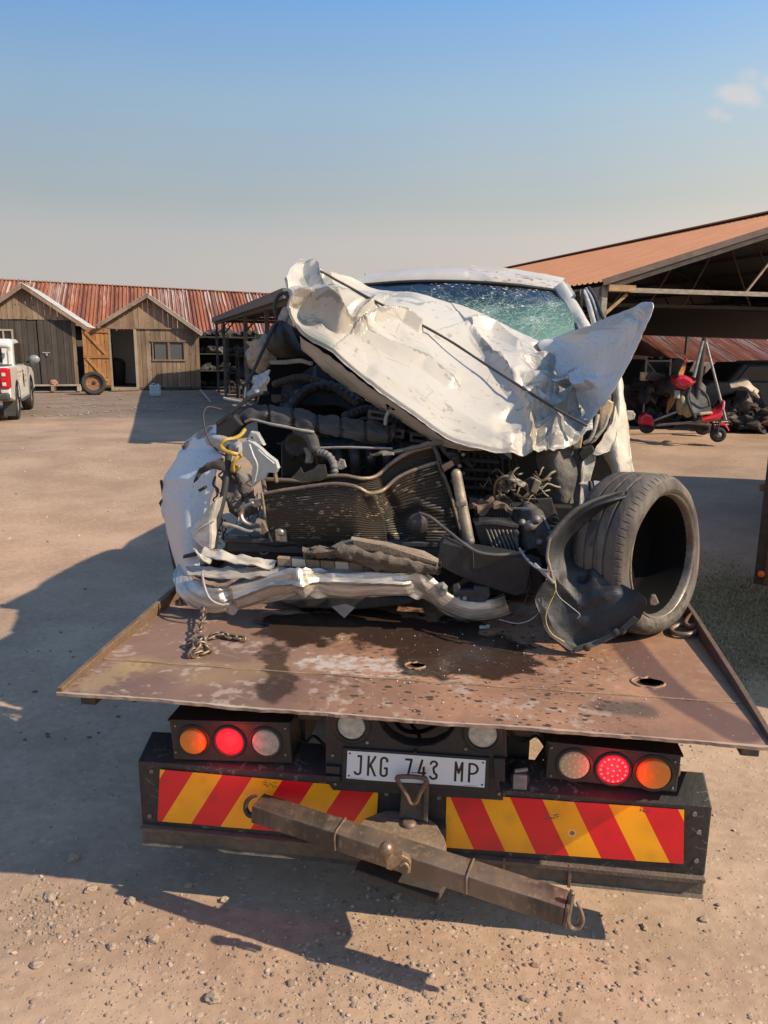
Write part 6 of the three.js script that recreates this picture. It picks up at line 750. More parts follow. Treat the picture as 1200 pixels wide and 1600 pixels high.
  part('liner_lip', sheet([[[896, 1020, -2.945], [930, 1010, -2.94], [970, 990, -2.93], [996, 968, -2.92]], [[900, 1010, -2.95], [930, 1000, -2.95], [964, 984, -2.94], [990, 962, -2.93]]], 40, 8, { thick: 0.006, disp: (s, t, u, v, p) => 0.006 * crumple(p, 6, 2) }), worn([0.075, 0.072, 0.068], 0.6, 0, 3), ln, { uv: false });
  part('liner_strip', tz([[858, 844, -3.04], [876, 820, -3.08], [900, 797, -3.11], [930, 782, -3.14], [960, 772, -3.17], [990, 766, -3.18], [998, 764, -3.18]], (t) => 0.013 - 0.006 * t, { flat: 0.6 }), worn([0.045, 0.043, 0.04], 0.6, 0, 3), ln);
  part('liner_flange', tz([[858, 846, -3.03], [855, 868, -3.02], [861, 894, -3.0], [864, 906, -2.99]], 0.006, { wob: 0.4 }), worn([0.20, 0.18, 0.14], 0.6, 0, 3), ln);
  for (const [u, v] of [[917, 1012], [963, 988], [972, 986]]) part('clip', mv(rot(lathe([[0, 0.006], [0.012, 0.005], [0.016, 0]], 14), Math.PI / 2, 0, 0), onZ(u, v, -2.935)), M.darkDust, ln);
  part('loose_wire', tz([[866, 905, -2.96], [872, 930, -2.95], [892, 948, -2.94], [906, 960, -2.94], [902, 966, -2.94]], 0.0016), M.lightGrey, car);
  part('loose_wire', tz([[866, 900, -2.96], [868, 922, -2.96], [856, 950, -2.94], [853, 970, -2.93], [862, 990, -2.92], [882, 1003, -2.92]], 0.002), std([0.45, 0.34, 0.06], 0.5), car);
}
{ // splinters of glass and plastic spread over the deck
  const r = rngOf(77), list = []; for (let i = 0; i < 110; i++) { const p = onY(rr(480, 1050, r), 990 + 140 * r() ** 1.3, DY), s = rr(0.001, 0.0035, r); if (p.z > TZ - 0.02) continue; list.push(mv(rot(box(s * 1.6, s * 0.8, s), r() * 3, r() * 3, r() * 3), p.x, DY + 0.004, p.z)); }
  tag(part('glass_splinters', list, std([0.62, 0.62, 0.58], 0.3), null), 'tiny pale splinters of glass and plastic scattered over the rusty deck', null, null, 'stuff');
  const p = onY(755, 984, DY), o = thing('plastic_clip', 'small white plastic clip lying on the wet rusty deck', 'clip', V(p.x, DY + 0.004, p.z)); part('clip_body', mv(box(0.034, 0.012, 0.02, 0, 0, 0, 0.004), p.x, DY + 0.012, p.z), M.white, o); part('clip_tip', mv(box(0.016, 0.016, 0.012, 0, 0, 0, 0.004), p.x + 0.02, DY + 0.014, p.z - 0.006), M.white, o);
}
// ------------------------------------------------------------------ the yard's buildings, at left
const YAW = 24.5 * Math.PI / 180, RV = V(Math.cos(YAW), 0, -Math.sin(YAW)), BK = V(Math.sin(YAW), 0, Math.cos(YAW));
const onDepth = (u, v, d) => { const q = ray(u, v), f = V(0, 0, -1).applyEuler(camera.rotation); return q.multiplyScalar(d / q.dot(f)).add(camera.position); };
// a point of the photograph in the frame of a thing turned with the yard, on its plane z = const
const localOf = (g) => (u, v, z = 0) => { const o = g.position.clone().addScaledVector(BK, z), p = onPlane(u, v, o, BK).sub(g.position); return V(p.dot(RV), p.y, z); };
const woodT = (a, b, seed) => tex(256, 512, (x, y) => { const g = pf(x, y * 0.25, 6, 4, seed), f = pn(x * 70, y * 5, 70, seed + 4), k = pf(x, y, 3, 3, seed + 8); let c = mixc(a, b, clamp(0.5 + 1.2 * (g - 0.5) + 0.5 * (f - 0.5) + 0.8 * (k - 0.5))); if (hash(Math.floor(x * 7), Math.floor(y * 12), seed) > 0.95) c = mixc(c, a.map((q) => q * 0.4), 1 - sstep(0.1, 0.35, Math.hypot((x * 7) % 1 - 0.5, ((y * 12) % 1 - 0.5) * 1.6))); return c; });
const wood = (a, b, seed, rep = 1) => [0, 1, 2].map((k) => std([1 - 0.13 * k, 1 - 0.14 * k, 1 - 0.15 * k], 0.9, 0, { map: re(woodT(a, b, seed), rep, rep * 0.6), bumpMap: re(grimeB, 3), bumpScale: 0.003 }));
const woodBrown = wood([0.19, 0.125, 0.08], [0.34, 0.245, 0.165], 300), woodDark = wood([0.045, 0.037, 0.032], [0.09, 0.073, 0.062], 320), woodOrange = wood([0.30, 0.13, 0.04], [0.48, 0.24, 0.085], 340), woodPale = wood([0.32, 0.26, 0.19], [0.46, 0.38, 0.28], 360);
const board = (x0, x1, yTop0, yTop1, yb, z, t = 0.022) => { const s = new THREE.Shape([[x0, yb], [x1, yb], [x1, yTop1], [x0, yTop0]].map(([a, b]) => new THREE.Vector2(a, b))), g = new THREE.ExtrudeGeometry(s, { depth: t, bevelEnabled: false }); g.translate(0, 0, z); return clean(g); };
// a wall of upright boards between two lines
function boards(parent, mats, x0, x1, w, top, bottom, z, seed, holes = []) {
  const r = rngOf(seed); let x = x0;
  while (x < x1 - 0.01) {
    const ww = Math.min(w * rr(0.85, 1.15, r), x1 - x), a = x + 0.006, b = x + ww - 0.006, dz = rr(0, 0.012, r), m = mats[Math.floor(r() * mats.length)]; x += ww;
    const c = (a + b) / 2, h = holes.find((q) => c > q[0] && c < q[1]);
    if (h) { if (h[2] > bottom(c) + 0.05) part('board', board(a, b, h[2], h[2], bottom(c), z + dz), m, parent, { local: true }); if (top(c) > h[3] + 0.05) part('board', board(a, b, top(a), top(b), h[3], z + dz), m, parent, { local: true }); }
    else part('board', board(a, b, top(a), top(b), bottom(c) - rr(0, 0.02, r), z + dz), m, parent, { local: true });
  }
}
const galv = worn([0.36, 0.37, 0.38], 0.5, 0.3, 1), steelDark = worn([0.05, 0.048, 0.046], 0.7, 0.2, 2), inside = std([0.02, 0.019, 0.018], 0.95);
// ribbed metal sheet: along x, from the eave up the slope
function ribSheet(w, len, ribs = 4, h = 0.035) { const s = [], n = ribs; for (let i = 0; i < n; i++) { const a = i / n * w, p = w / n; s.push([a, 0], [a + p * 0.55, 0], [a + p * 0.65, h], [a + p * 0.9, h]); } s.push([w, 0]); const P = [], idx = [], UV = []; s.forEach(([x, y]) => { P.push(x, y, 0, x, y, -len); UV.push(x, 0, x, len); }); for (let i = 0; i < s.length - 1; i++) { const a = i * 2; idx.push(a, a + 2, a + 1, a + 1, a + 2, a + 3); } const g = new THREE.BufferGeometry(); g.setAttribute('position', new THREE.Float32BufferAttribute(P, 3)); g.setAttribute('uv', new THREE.Float32BufferAttribute(UV, 2)); g.setIndex(idx); const o = toCreasedNormals(g, 0.3); o.userData.keepUV = true; return o; }
const rustRoof = [0, 1, 2, 3, 4, 5].map((k) => std([1, 1, 1], 0.75, 0.1, { map: (() => { const t = tex(256, 256, (x, y) => { const st = hash(Math.floor(x * 4), k, 500), b = pf(x, y * 0.4, 12, 4, 520 + k), w = pn(x * 14, y * 1.2, 14, 540 + k); let c = mixc([0.135, 0.036, 0.02], [0.36, 0.115, 0.045], clamp(0.5 + 1.3 * (b - 0.5) + 1.0 * (st - 0.5))); const pale = sstep(0.62 - 0.07 * (k % 3), 0.82, 0.5 * w + 0.4 * b + 0.32 * (hash(Math.floor(x * 4), k, 600) - 0.4) + 0.16 * (y - 0.4) + (k === 4 ? 0.12 : 0)); c = mixc(c, [0.50, 0.43, 0.37], pale * 0.85); if (b < 0.32) c = mixc(c, [0.30, 0.13, 0.05], 0.8); return c; }); t.repeat.set(1 / 1.13, 0.21); return t; })() }));

{ // ---- long barn with the rusty ribbed roof
  const b = thing('barn', 'long low barn with a streaked rusty red ribbed metal roof behind the timber sheds', 'barn', onGround(300, 606).addScaledVector(BK, -3.5), YAW);
  const L = localOf(b), e0 = L(-260, 505, 0), e1 = L(470, 526, 0), r0 = L(-260, 424, -4.6), r1 = L(470, 462, -4.6);
  // end points follow the photograph; the sheets run from eave to ridge
  const n = 27, W = (e1.x - e0.x) / n, r = rngOf(60);
  for (let i = 0; i < n; i++) {
    const t = i / n, e = e0.clone().lerp(e1, t), k = r0.clone().lerp(r1, t), len = e.distanceTo(V(e.x, k.y, k.z)), g = ribSheet(W, len + rr(0, 0.03, r), 4, 0.055);
    rot(g, Math.atan2(k.y - e.y, -(k.z - e.z)), 0, 0); mv(g, e.x, e.y + rr(0, 0.01, r), e.z); g.userData.keepUV = true; const uv = g.attributes.uv; for (let q = 0; q < uv.count; q++) uv.setX(q, uv.getX(q) * (1.13 / W));
    part('roof_sheet', g, rustRoof[Math.floor(r() * 6)], b, { local: true });
  }
  part('ridge_cap', bar(r0.clone().add(V(0, 0.03, 0)), r1.clone().add(V(0, 0.03, 0)), 0.3, 0.03), worn([0.3, 0.22, 0.18], 0.7, 0.1, 1), b, { local: true });
  part('eave_beam', bar(e0.clone().add(V(0, -0.12, -0.05)), e1.clone().add(V(0, -0.12, -0.05)), 0.08, 0.18), steelDark, b, { local: true });
  part('back_wall', box(e1.x - e0.x, 2.2, 0.1, (e0.x + e1.x) / 2, 1.1, -4.4), steelDark, b, { local: true });
  for (let i = 0; i <= 8; i++) { const e = e0.clone().lerp(e1, i / 8); part('post', box(0.1, e.y, 0.1, e.x, e.y / 2, -0.1), steelDark, b, { local: true }); }
}
function gableRoof(o, apex, eaveL, eaveR, depth, mat, over) { // two slopes of ribbed sheets, barge boards
  for (const [e, s] of [[eaveL, -1], [eaveR, 1]]) { const len = Math.hypot(apex.x - e.x, apex.y - e.y), n = 4; for (let i = 0; i < n; i++) { const w = depth / n, g = ribSheet(w, len, 5, 0.02); g.rotateX(0); const a = Math.atan2(apex.y - e.y, Math.abs(apex.x - e.x)); g.rotateX(a); g.rotateY(s > 0 ? Math.PI / 2 : -Math.PI / 2); const z = over - (s > 0 ? i * w : (i + 1) * w); mv(g, e.x, e.y + 0.02, s > 0 ? z : z + 0); g.userData.keepUV = true; part('roof_sheet', g, mat, o, { local: true }); } }
}
{ // ---- left shed, dark doors
  const o = thing('timber_shed', 'dark timber shed with closed plank doors and brown gable behind the white pickup', 'shed', onGround(127, 611), YAW), L = localOf(o);
  const ap = L(36, 446), eR = L(126, 506), eL = V(2 * ap.x - eR.x, eR.y, 0), band = L(60, 499).y, xr = L(121, 560).x, xl = 2 * ap.x - xr, yb = 0.22;
  const top = (x) => ap.y - (ap.y - eR.y) * Math.abs(x - ap.x) / (eR.x - ap.x) - 0.06;
  boards(o, woodBrown, xl, xr, 0.2, top, () => band, 0.03, 1);
  const win = [L(-25, 560).x, L(22, 560).x, L(10, 538).y, L(10, 517).y];
  boards(o, woodDark, xl, L(61, 560).x, 0.19, () => band - 0.02, () => yb, 0, 2, [win]); boards(o, woodDark, L(62.5, 560).x, xr - 0.13, 0.2, () => band - 0.02, () => yb, 0.02, 3);
  part('corner_post', box(0.12, band - yb, 0.06, xr - 0.06, (band + yb) / 2, 0.03), woodBrown[1], o, { local: true });
  part('back_panel', box(xr - xl, band, 0.02, (xl + xr) / 2, band / 2 + 0.1, -0.06), inside, o, { local: true });
  const wf = part('window', box(win[1] - win[0], win[3] - win[2], 0.02, (win[0] + win[1]) / 2, (win[2] + win[3]) / 2, -0.01), std([0.03, 0.032, 0.035], 0.15), o, { local: true });
  part('window_frame', [box(win[1] - win[0] + 0.1, 0.06, 0.05, (win[0] + win[1]) / 2, win[3] + 0.03, 0.03), box(0.06, win[3] - win[2], 0.05, win[1] + 0.02, (win[2] + win[3]) / 2, 0.03), box(0.05, win[3] - win[2], 0.04, L(9, 560).x, (win[2] + win[3]) / 2, 0.03)], woodPale[0], wf, { local: true });
  for (const x of [xr, xl]) { const sgn = x === xr ? -1 : 1; part('side_wall', box(0.05, eR.y - yb - 0.05, 4, x + sgn * 0.03, (eR.y + yb) / 2 - 0.03, -2.0), woodDark[0], o, { local: true }); }
  const ovR = L(127, 507, 0.3), ovA = L(36, 441, 0.3); gableRoof(o, V(ap.x, ap.y + 0.03, 0), V(2 * ap.x - eR.x - 0.25, eR.y - 0.13, 0), V(eR.x + 0.25, eR.y - 0.13, 0), 4.4, galv, 0.3);
  for (const s of [1, -1]) part('barge_board', bar(V(ap.x, ap.y - 0.02, 0.27), V(ap.x + s * (eR.x - ap.x + 0.22), eR.y - 0.17, 0.27), 0.04, 0.13), woodBrown[0], o, { local: true });
  const lock = L(73, 551, 0.06); part('door_hasp', [box(0.24, 0.035, 0.02, lock.x - 0.02, lock.y, 0.065), box(0.06, 0.08, 0.03, lock.x, lock.y - 0.07, 0.07)], M.lightGrey, o, { local: true });
  part('sill', box(xr - xl, 0.14, 0.08, (xl + xr) / 2, yb - 0.04, 0.02), woodDark[2], o, { local: true });
}
{ // ---- middle shed, orange door standing open
  const o = thing('timber_shed', 'brown timber shed with an open orange plank door and a two pane window', 'shed', onGround(165, 611), YAW), L = localOf(o);
  const ap = L(230, 461), eR = L(311, 519), eL = L(152, 509), band = L(230, 513).y, xl = L(172, 560).x, xr = L(312, 560).x, xd = L(215, 560).x, yb = L(230, 606).y;
  const top = (x) => (x < ap.x ? ap.y - (ap.y - eL.y) * (ap.x - x) / (ap.x - eL.x) : ap.y - (ap.y - eR.y) * (x - ap.x) / (eR.x - ap.x)) - 0.06;
  boards(o, woodBrown, L(160, 560).x, L(305, 560).x, 0.165, top, () => band, 0.03, 11);
  const win = [L(240, 560).x, L(288, 560).x, L(264, 562).y, L(264, 535).y];
  boards(o, woodBrown, xd, xr - 0.14, 0.17, () => band - 0.01, () => yb, 0, 12, [win]);
  part('corner_board', box(0.14, band - yb, 0.05, xr - 0.07, (band + yb) / 2, 0.02), woodBrown[2], o, { local: true });
  part('band_board', box(xr - xl, 0.05, 0.05, (xl + xr) / 2, band, 0.055), woodBrown[1], o, { local: true });
  const wf = part('window', [0.27, 0.75].map((t) => box((win[1] - win[0]) * 0.44, win[3] - win[2], 0.012, win[0] + (win[1] - win[0]) * t, (win[2] + win[3]) / 2, 0.0))[0], std([0.09, 0.095, 0.10], 0.12), o, { local: true });
  part('pane', box((win[1] - win[0]) * 0.44, win[3] - win[2], 0.012, win[0] + (win[1] - win[0]) * 0.75, (win[2] + win[3]) / 2, 0), std([0.09, 0.095, 0.10], 0.12), wf, { local: true });
  part('window_frame', [box(win[1] - win[0] + 0.16, 0.07, 0.08, (win[0] + win[1]) / 2, win[3] + 0.05, 0.03), box(win[1] - win[0] + 0.1, 0.06, 0.07, (win[0] + win[1]) / 2, win[2] - 0.02, 0.03), box(0.08, win[3] - win[2], 0.05, (win[0] + win[1]) / 2 + 0.01, (win[2] + win[3]) / 2, 0.03), box(0.05, win[3] - win[2], 0.05, win[0] - 0.01, (win[2] + win[3]) / 2, 0.03), box(0.05, win[3] - win[2], 0.05, win[1] + 0.01, (win[2] + win[3]) / 2, 0.03)], woodBrown[2], wf, { local: true });
  // the room seen through the doorway
  const yd = yb + 0.04; part('inner_wall', [box(xr - xl, band - yd, 0.04, (xl + xr) / 2, (band + yd) / 2, -2.6), box(0.04, band - yd, 2.6, xd + 0.12, (band + yd) / 2, -1.35)], std([0.55, 0.56, 0.57], 0.9), o, { local: true });
  part('side_wall', box(0.05, eL.y - yb - 0.05, 4, xl - 0.05, (eL.y + yb) / 2 - 0.03, -2.05), woodBrown[0], o, { local: true }); part('side_wall', box(0.05, eR.y - yb - 0.03, 4, xr - 0.03, (eR.y + yb) / 2 - 0.03, -2.05), woodBrown[0], o, { local: true });
  part('floor', box(xr - xl, 0.1, 4, (xl + xr) / 2, yb - 0.02, -1.95), woodDark[0], o, { local: true }); part('rear_wall', box(xr - xl, eR.y - yb, 0.05, (xl + xr) / 2, (eR.y + yb) / 2, -4.0), woodDark[1], o, { local: true });
  part('door_jamb', box(0.10, band - yb, 0.09, xd - 0.04, (band + yb) / 2, 0.02), woodPale[0], o, { local: true }); part('door_jamb', box(0.06, band - yb, 0.09, xl + 0.03, (band + yb) / 2, 0.02), woodPale[2], o, { local: true });
  part('doorstep', box(xd - xl, 0.09, 0.5, (xl + xd) / 2, yb - 0.02, 0.25), woodPale[2], o, { local: true }); part('bearer', box(xr - xl, 0.12, 0.1, (xl + xr) / 2, yb - 0.14, -0.1), woodDark[1], o, { local: true });
  // open door leaf: boards, ledges and braces
  const d0 = L(131, 560).x, d1 = L(172, 560).x, dt = band - 0.02, db = L(150, 605).y, dw = d1 - d0, leaf = part('door', box(dw - 0.02, dt - db, 0.02, (d0 + d1) / 2, (dt + db) / 2, 0.05), woodOrange[1], o, { local: true, label: 'open orange plank door with zig-zag braces' });
  for (let i = 0; i < 6; i++) part('board', box(dw / 6 - 0.012, dt - db, 0.02, d0 + (i + 0.5) * dw / 6, (dt + db) / 2, 0.075), woodOrange[i % 3], leaf, { local: true });
  const m = L(150, 557).y; for (const y of [dt - 0.1, m, db + 0.12]) part('ledge', box(dw, 0.11, 0.03, (d0 + d1) / 2, y, 0.102), woodOrange[2], leaf, { local: true });
  for (const [a, c] of [[dt - 0.15, m + 0.06], [m - 0.06, db + 0.18]]) part('brace', bar(V(d0 + 0.12, a, 0.103), V(d1 - 0.10, c, 0.103), 0.03, 0.09, 0, V(0, 1, 0)), woodOrange[0], leaf, { local: true });
  gableRoof(o, V(ap.x, ap.y + 0.03, 0), V(eL.x - 0.05, eL.y - 0.03, 0), V(eR.x + 0.12, eR.y - 0.06, 0), 4.4, galv, 0.3);
  part('barge_board', bar(V(ap.x, ap.y - 0.03, 0.27), V(eL.x, eL.y - 0.03, 0.27), 0.04, 0.12), woodBrown[0], o, { local: true }); part('barge_board', bar(V(ap.x, ap.y - 0.03, 0.27), V(eR.x + 0.1, eR.y - 0.1, 0.27), 0.04, 0.12), woodPale[2], o, { local: true });
  const bn = L(184, 592, -1.6), bin = thing('bin', 'black waste bin standing inside the open shed doorway', 'bin', o.localToWorld(V(bn.x, yd, -1.6)), YAW); part('body', lathe([[0, 0], [0.26, 0], [0.32, 0.8], [0.3, 0.82]], 24), M.plastic, bin, { local: true }); part('lid', mv(lathe([[0, 0.2], [0.2, 0.16], [0.33, 0.02], [0.34, 0]], 24), 0, 0.82, 0), M.plasticMid, bin, { local: true });
}
{ // pallet, wheel, box, plank and stones before the sheds
  const pb = onGround(93, 612), p = thing('pallet', 'flat wooden pallet lying before the dark shed doors', 'pallet', pb, YAW), L = localOf(p), x0 = L(40, 612, 0.2).x, x1 = L(127, 612, 0.2).x;
  for (let i = 0; i < 5; i++) part('board', box(x1 - x0, 0.03, 0.14, (x0 + x1) / 2, 0.235, -0.6 + i * 0.24), woodPale[i % 3], p, { local: true }); for (let i = 0; i < 3; i++) part('bearer', box(0.1, 0.17, 1.1, x0 + 0.06 + i * (x1 - x0 - 0.12) / 2, 0.125, -0.1), woodPale[(i + 1) % 3], p, { local: true }); part('bottom_board', box(x1 - x0, 0.03, 0.12, (x0 + x1) / 2, 0.03, 0.35), woodPale[2], p, { local: true });
  const rb = onGround(80, 613), st = thing('stone', 'reddish stone resting on the pallet before the dark shed', 'stone', V(rb.x, rb.y + 0.25, rb.z - 0.2)); part('stone_body', mv(stoneGeo(5, 2, 0.3).clone().scale(0.12, 0.16, 0.1), 0, 0.07, 0), std([0.42, 0.22, 0.14], 0.9), st, { local: true });
  const wb = onGround(147, 618), w = thing('spare_wheel', 'old wheel with a rusty orange rim leaning by the shed door', 'wheel', wb, YAW), R = 0.40; const t = lathe([[0.24, -0.1], [0.34, -0.12], [0.39, -0.09], [R, 0], [0.39, 0.09], [0.34, 0.12], [0.24, 0.1], [0.24, -0.1]], 40); const tilt = (g) => { rot(g, Math.PI / 2, 0, 0); rot(g, -0.25, 0.15, 0); return mv(g, 0, R * 0.97, -0.05); };
  part('tyre', tilt(t), M.rubber, w, { local: true }); part('rim', tilt(lathe([[0, 0.0], [0.07, 0.0], [0.08, 0.03], [0.16, 0.03], [0.2, 0.02], [0.24, 0.085], [0.25, 0.06]], 36)), worn([0.2, 0.09, 0.045], 0.85, 0, 4), w, { local: true }); part('hub_shade_disc', tilt(lathe([[0, 0.012], [0.055, 0.012], [0.055, 0.004]], 20)), inside, w, { local: true });  // last piece: near-black disc painting the dark of an open hub
  const cb = onGround(243, 619), c = thing('container', 'small pale blue square canister on the ground before the shed', 'canister', cb, YAW); part('body', box(0.36, 0.36, 0.18, 0, 0.18, 0, 0.03), worn([0.36, 0.45, 0.56], 0.5, 0, 4), c, { local: true }); part('cap', mv(cyl(0.04, 0.04, 0.05), 0.1, 0.375, 0), M.white, c, { local: true }); part('handle', tube([V(-0.1, 0.35, 0), V(-0.08, 0.4, 0), V(0, 0.4, 0), V(0.02, 0.35, 0)], 0.015), worn([0.36, 0.45, 0.56], 0.5, 0, 4), c, { local: true });
  const a = onGround(329, 628), k = onDepth(313, 609, 25.5), pl = thing('plank', 'thin pale plank leaning on the corner of the brown shed', 'plank', a); part('board', bar(a, k, 0.05, 0.02), M.lightGrey, pl);
  const rs = rngOf(8), rub = []; for (let i = 0; i < 240; i++) { const q = onGround(rr(-10, 330, rs), rr(616, 652, rs)), s = rr(0.02, 0.06, rs); rub.push(mv(stoneGeo(1 + (i % 3), 0, 0.3).clone().scale(s, s * 0.7, s), q.x, groundAt(q.x, q.z) + s * 0.2, q.z)); } tag(part('rubble', rub, std([0.24, 0.21, 0.18], 0.95), null), 'grey rubble and gravel spread before the timber sheds', null, null, 'stuff');
}
{ // ---- carport whose eave runs back from behind the wreck, with scrap racks beneath
  const nb = onDepth(447, 455, 12.2); nb.y = 0.4; const o = thing('carport', 'open dark steel carport with thin posts beside the brown shed', 'carport', nb, YAW), L = localOf(o), H = onDepth(447, 455, 12.2).y - 0.4, far = (() => { let best = -10; for (let z = -4; z > -16; z -= 0.1) { const p = o.localToWorld(V(0, H, z)); if (Math.abs(pix(p)[0] - 332) < Math.abs(pix(o.localToWorld(V(0, H, best)))[0] - 332)) best = z; } return best; })();
  const rm = worn([0.085, 0.075, 0.07], 0.8, 0.1, 1.5), n = 12, w = -far / n; for (let i = 0; i < n; i++) { const g = ribSheet(w, 2.9, 4, 0.03); rot(g, 0.10, 0, 0); rot(g, 0, -Math.PI / 2, 0); mv(g, 0, H + 0.02, -(i + 1) * w); g.userData.keepUV = true; part('roof_sheet', g, rm, o, { local: true }); }
  part('gutter', box(0.05, 0.16, -far, -0.03, H - 0.03, far / 2), worn([0.13, 0.11, 0.10], 0.7, 0.1, 2), o, { local: true }); part('eave_beam', box(0.1, 0.16, -far, 0.08, H - 0.10, far / 2), steelDark, o, { local: true });
  part('end_tie', box(2.8, 0.1, 0.08, 1.4, H - 0.06, far + 0.04), steelDark, o, { local: true }); part('end_gable', bar(V(0.05, H, far + 0.04), V(2.8, H + 0.26, far + 0.04), 0.08, 0.1), steelDark, o, { local: true });
  for (let i = 1; i < 5; i++) part('cross_tie', box(2.8, 0.08, 0.06, 1.4, H - 0.05, far * i / 5), steelDark, o, { local: true });
  for (const u of [332, 351, 385]) { let z = -1; for (let q = -1; q >= far; q -= 0.05) { if (Math.abs(pix(o.localToWorld(V(0.1, H / 2, q)))[0] - u) < Math.abs(pix(o.localToWorld(V(0.1, H / 2, z)))[0] - u)) z = q; } part('post', box(u === 385 ? 0.09 : 0.08, H, 0.08, 0.1, H / 2, z), worn([0.09, 0.088, 0.086], 0.7, 0.2, 2), o, { local: true }); for (const s of [-1, 1]) part('knee_brace', bar(V(0.1, H - 0.55, z), V(0.1 + (s > 0 ? 0.4 : 0), H - 0.08, z + (s > 0 ? 0 : 0.4)), 0.04), steelDark, o, { local: true }); }
  for (const z of [-0.3, -3]) for (const x of [0.1, 2.75]) part('post', box(0.08, H + (x > 1 ? 0.22 : 0), 0.08, x, (H + (x > 1 ? 0.22 : 0)) / 2, z), steelDark, o, { local: true });
  // racks of scrap: frame, shelves, engines and gearboxes as rough lumps
  const r = rngOf(91), lump = [0, 1, 2, 3].map((k) => stoneGeo(20 + k, 2, 0.55)), lm = [worn([0.03, 0.028, 0.027], 0.7, 0.2, 3), worn([0.07, 0.062, 0.056], 0.7, 0.2, 3), worn([0.12, 0.115, 0.11], 0.55, 0.3, 3)];
  const rack = (label, x, z, w2, h, y0 = 0.4) => { const p = o.localToWorld(V(x, 0, z)); const k = thing('scrap_rack', label, 'scrap rack', p, YAW); for (const a of [0, w2]) for (const c of [0, -0.8]) part('upright', box(0.05, h, 0.05, a, h / 2, c), steelDark, k, { local: true }); for (let y = 0.1; y < h; y += 0.62) { part('shelf', box(w2, 0.04, 0.85, w2 / 2, y, -0.4), steelDark, k, { local: true }); for (let q = 0.15; q < w2; q += rr(0.22, 0.4, r)) { const s = rr(0.14, 0.26, r); part('engine_part', mv(rot(lump[Math.floor(r() * 4)].clone().scale(s, s * 0.9, s), 0, r() * 6, r()), q, y + s * 0.55, -0.4 + rr(-0.2, 0.2, r)), lm[Math.floor(r() * r() * 3)], k, { local: true }); } } };
  rack('tall rack of dark engine parts nearest the brown shed', -0.75, far - 1.5, 2.4, 2.05); rack('dark rack heaped with gearboxes under the far end of the carport', 0.4, far + 1.0, 2.6, 1.9); rack('rack of greasy parts behind the middle carport post', 0.5, far + 3.4, 2.6, 1.7); rack('low rack of parts close behind the wreck under the carport', 0.8, far + 5.8, 3, 1.4);
  part('rear_screen', box(4.4, 2.1, 0.06, 1.1, 1.05, far - 2.4), inside, o, { local: true });
}
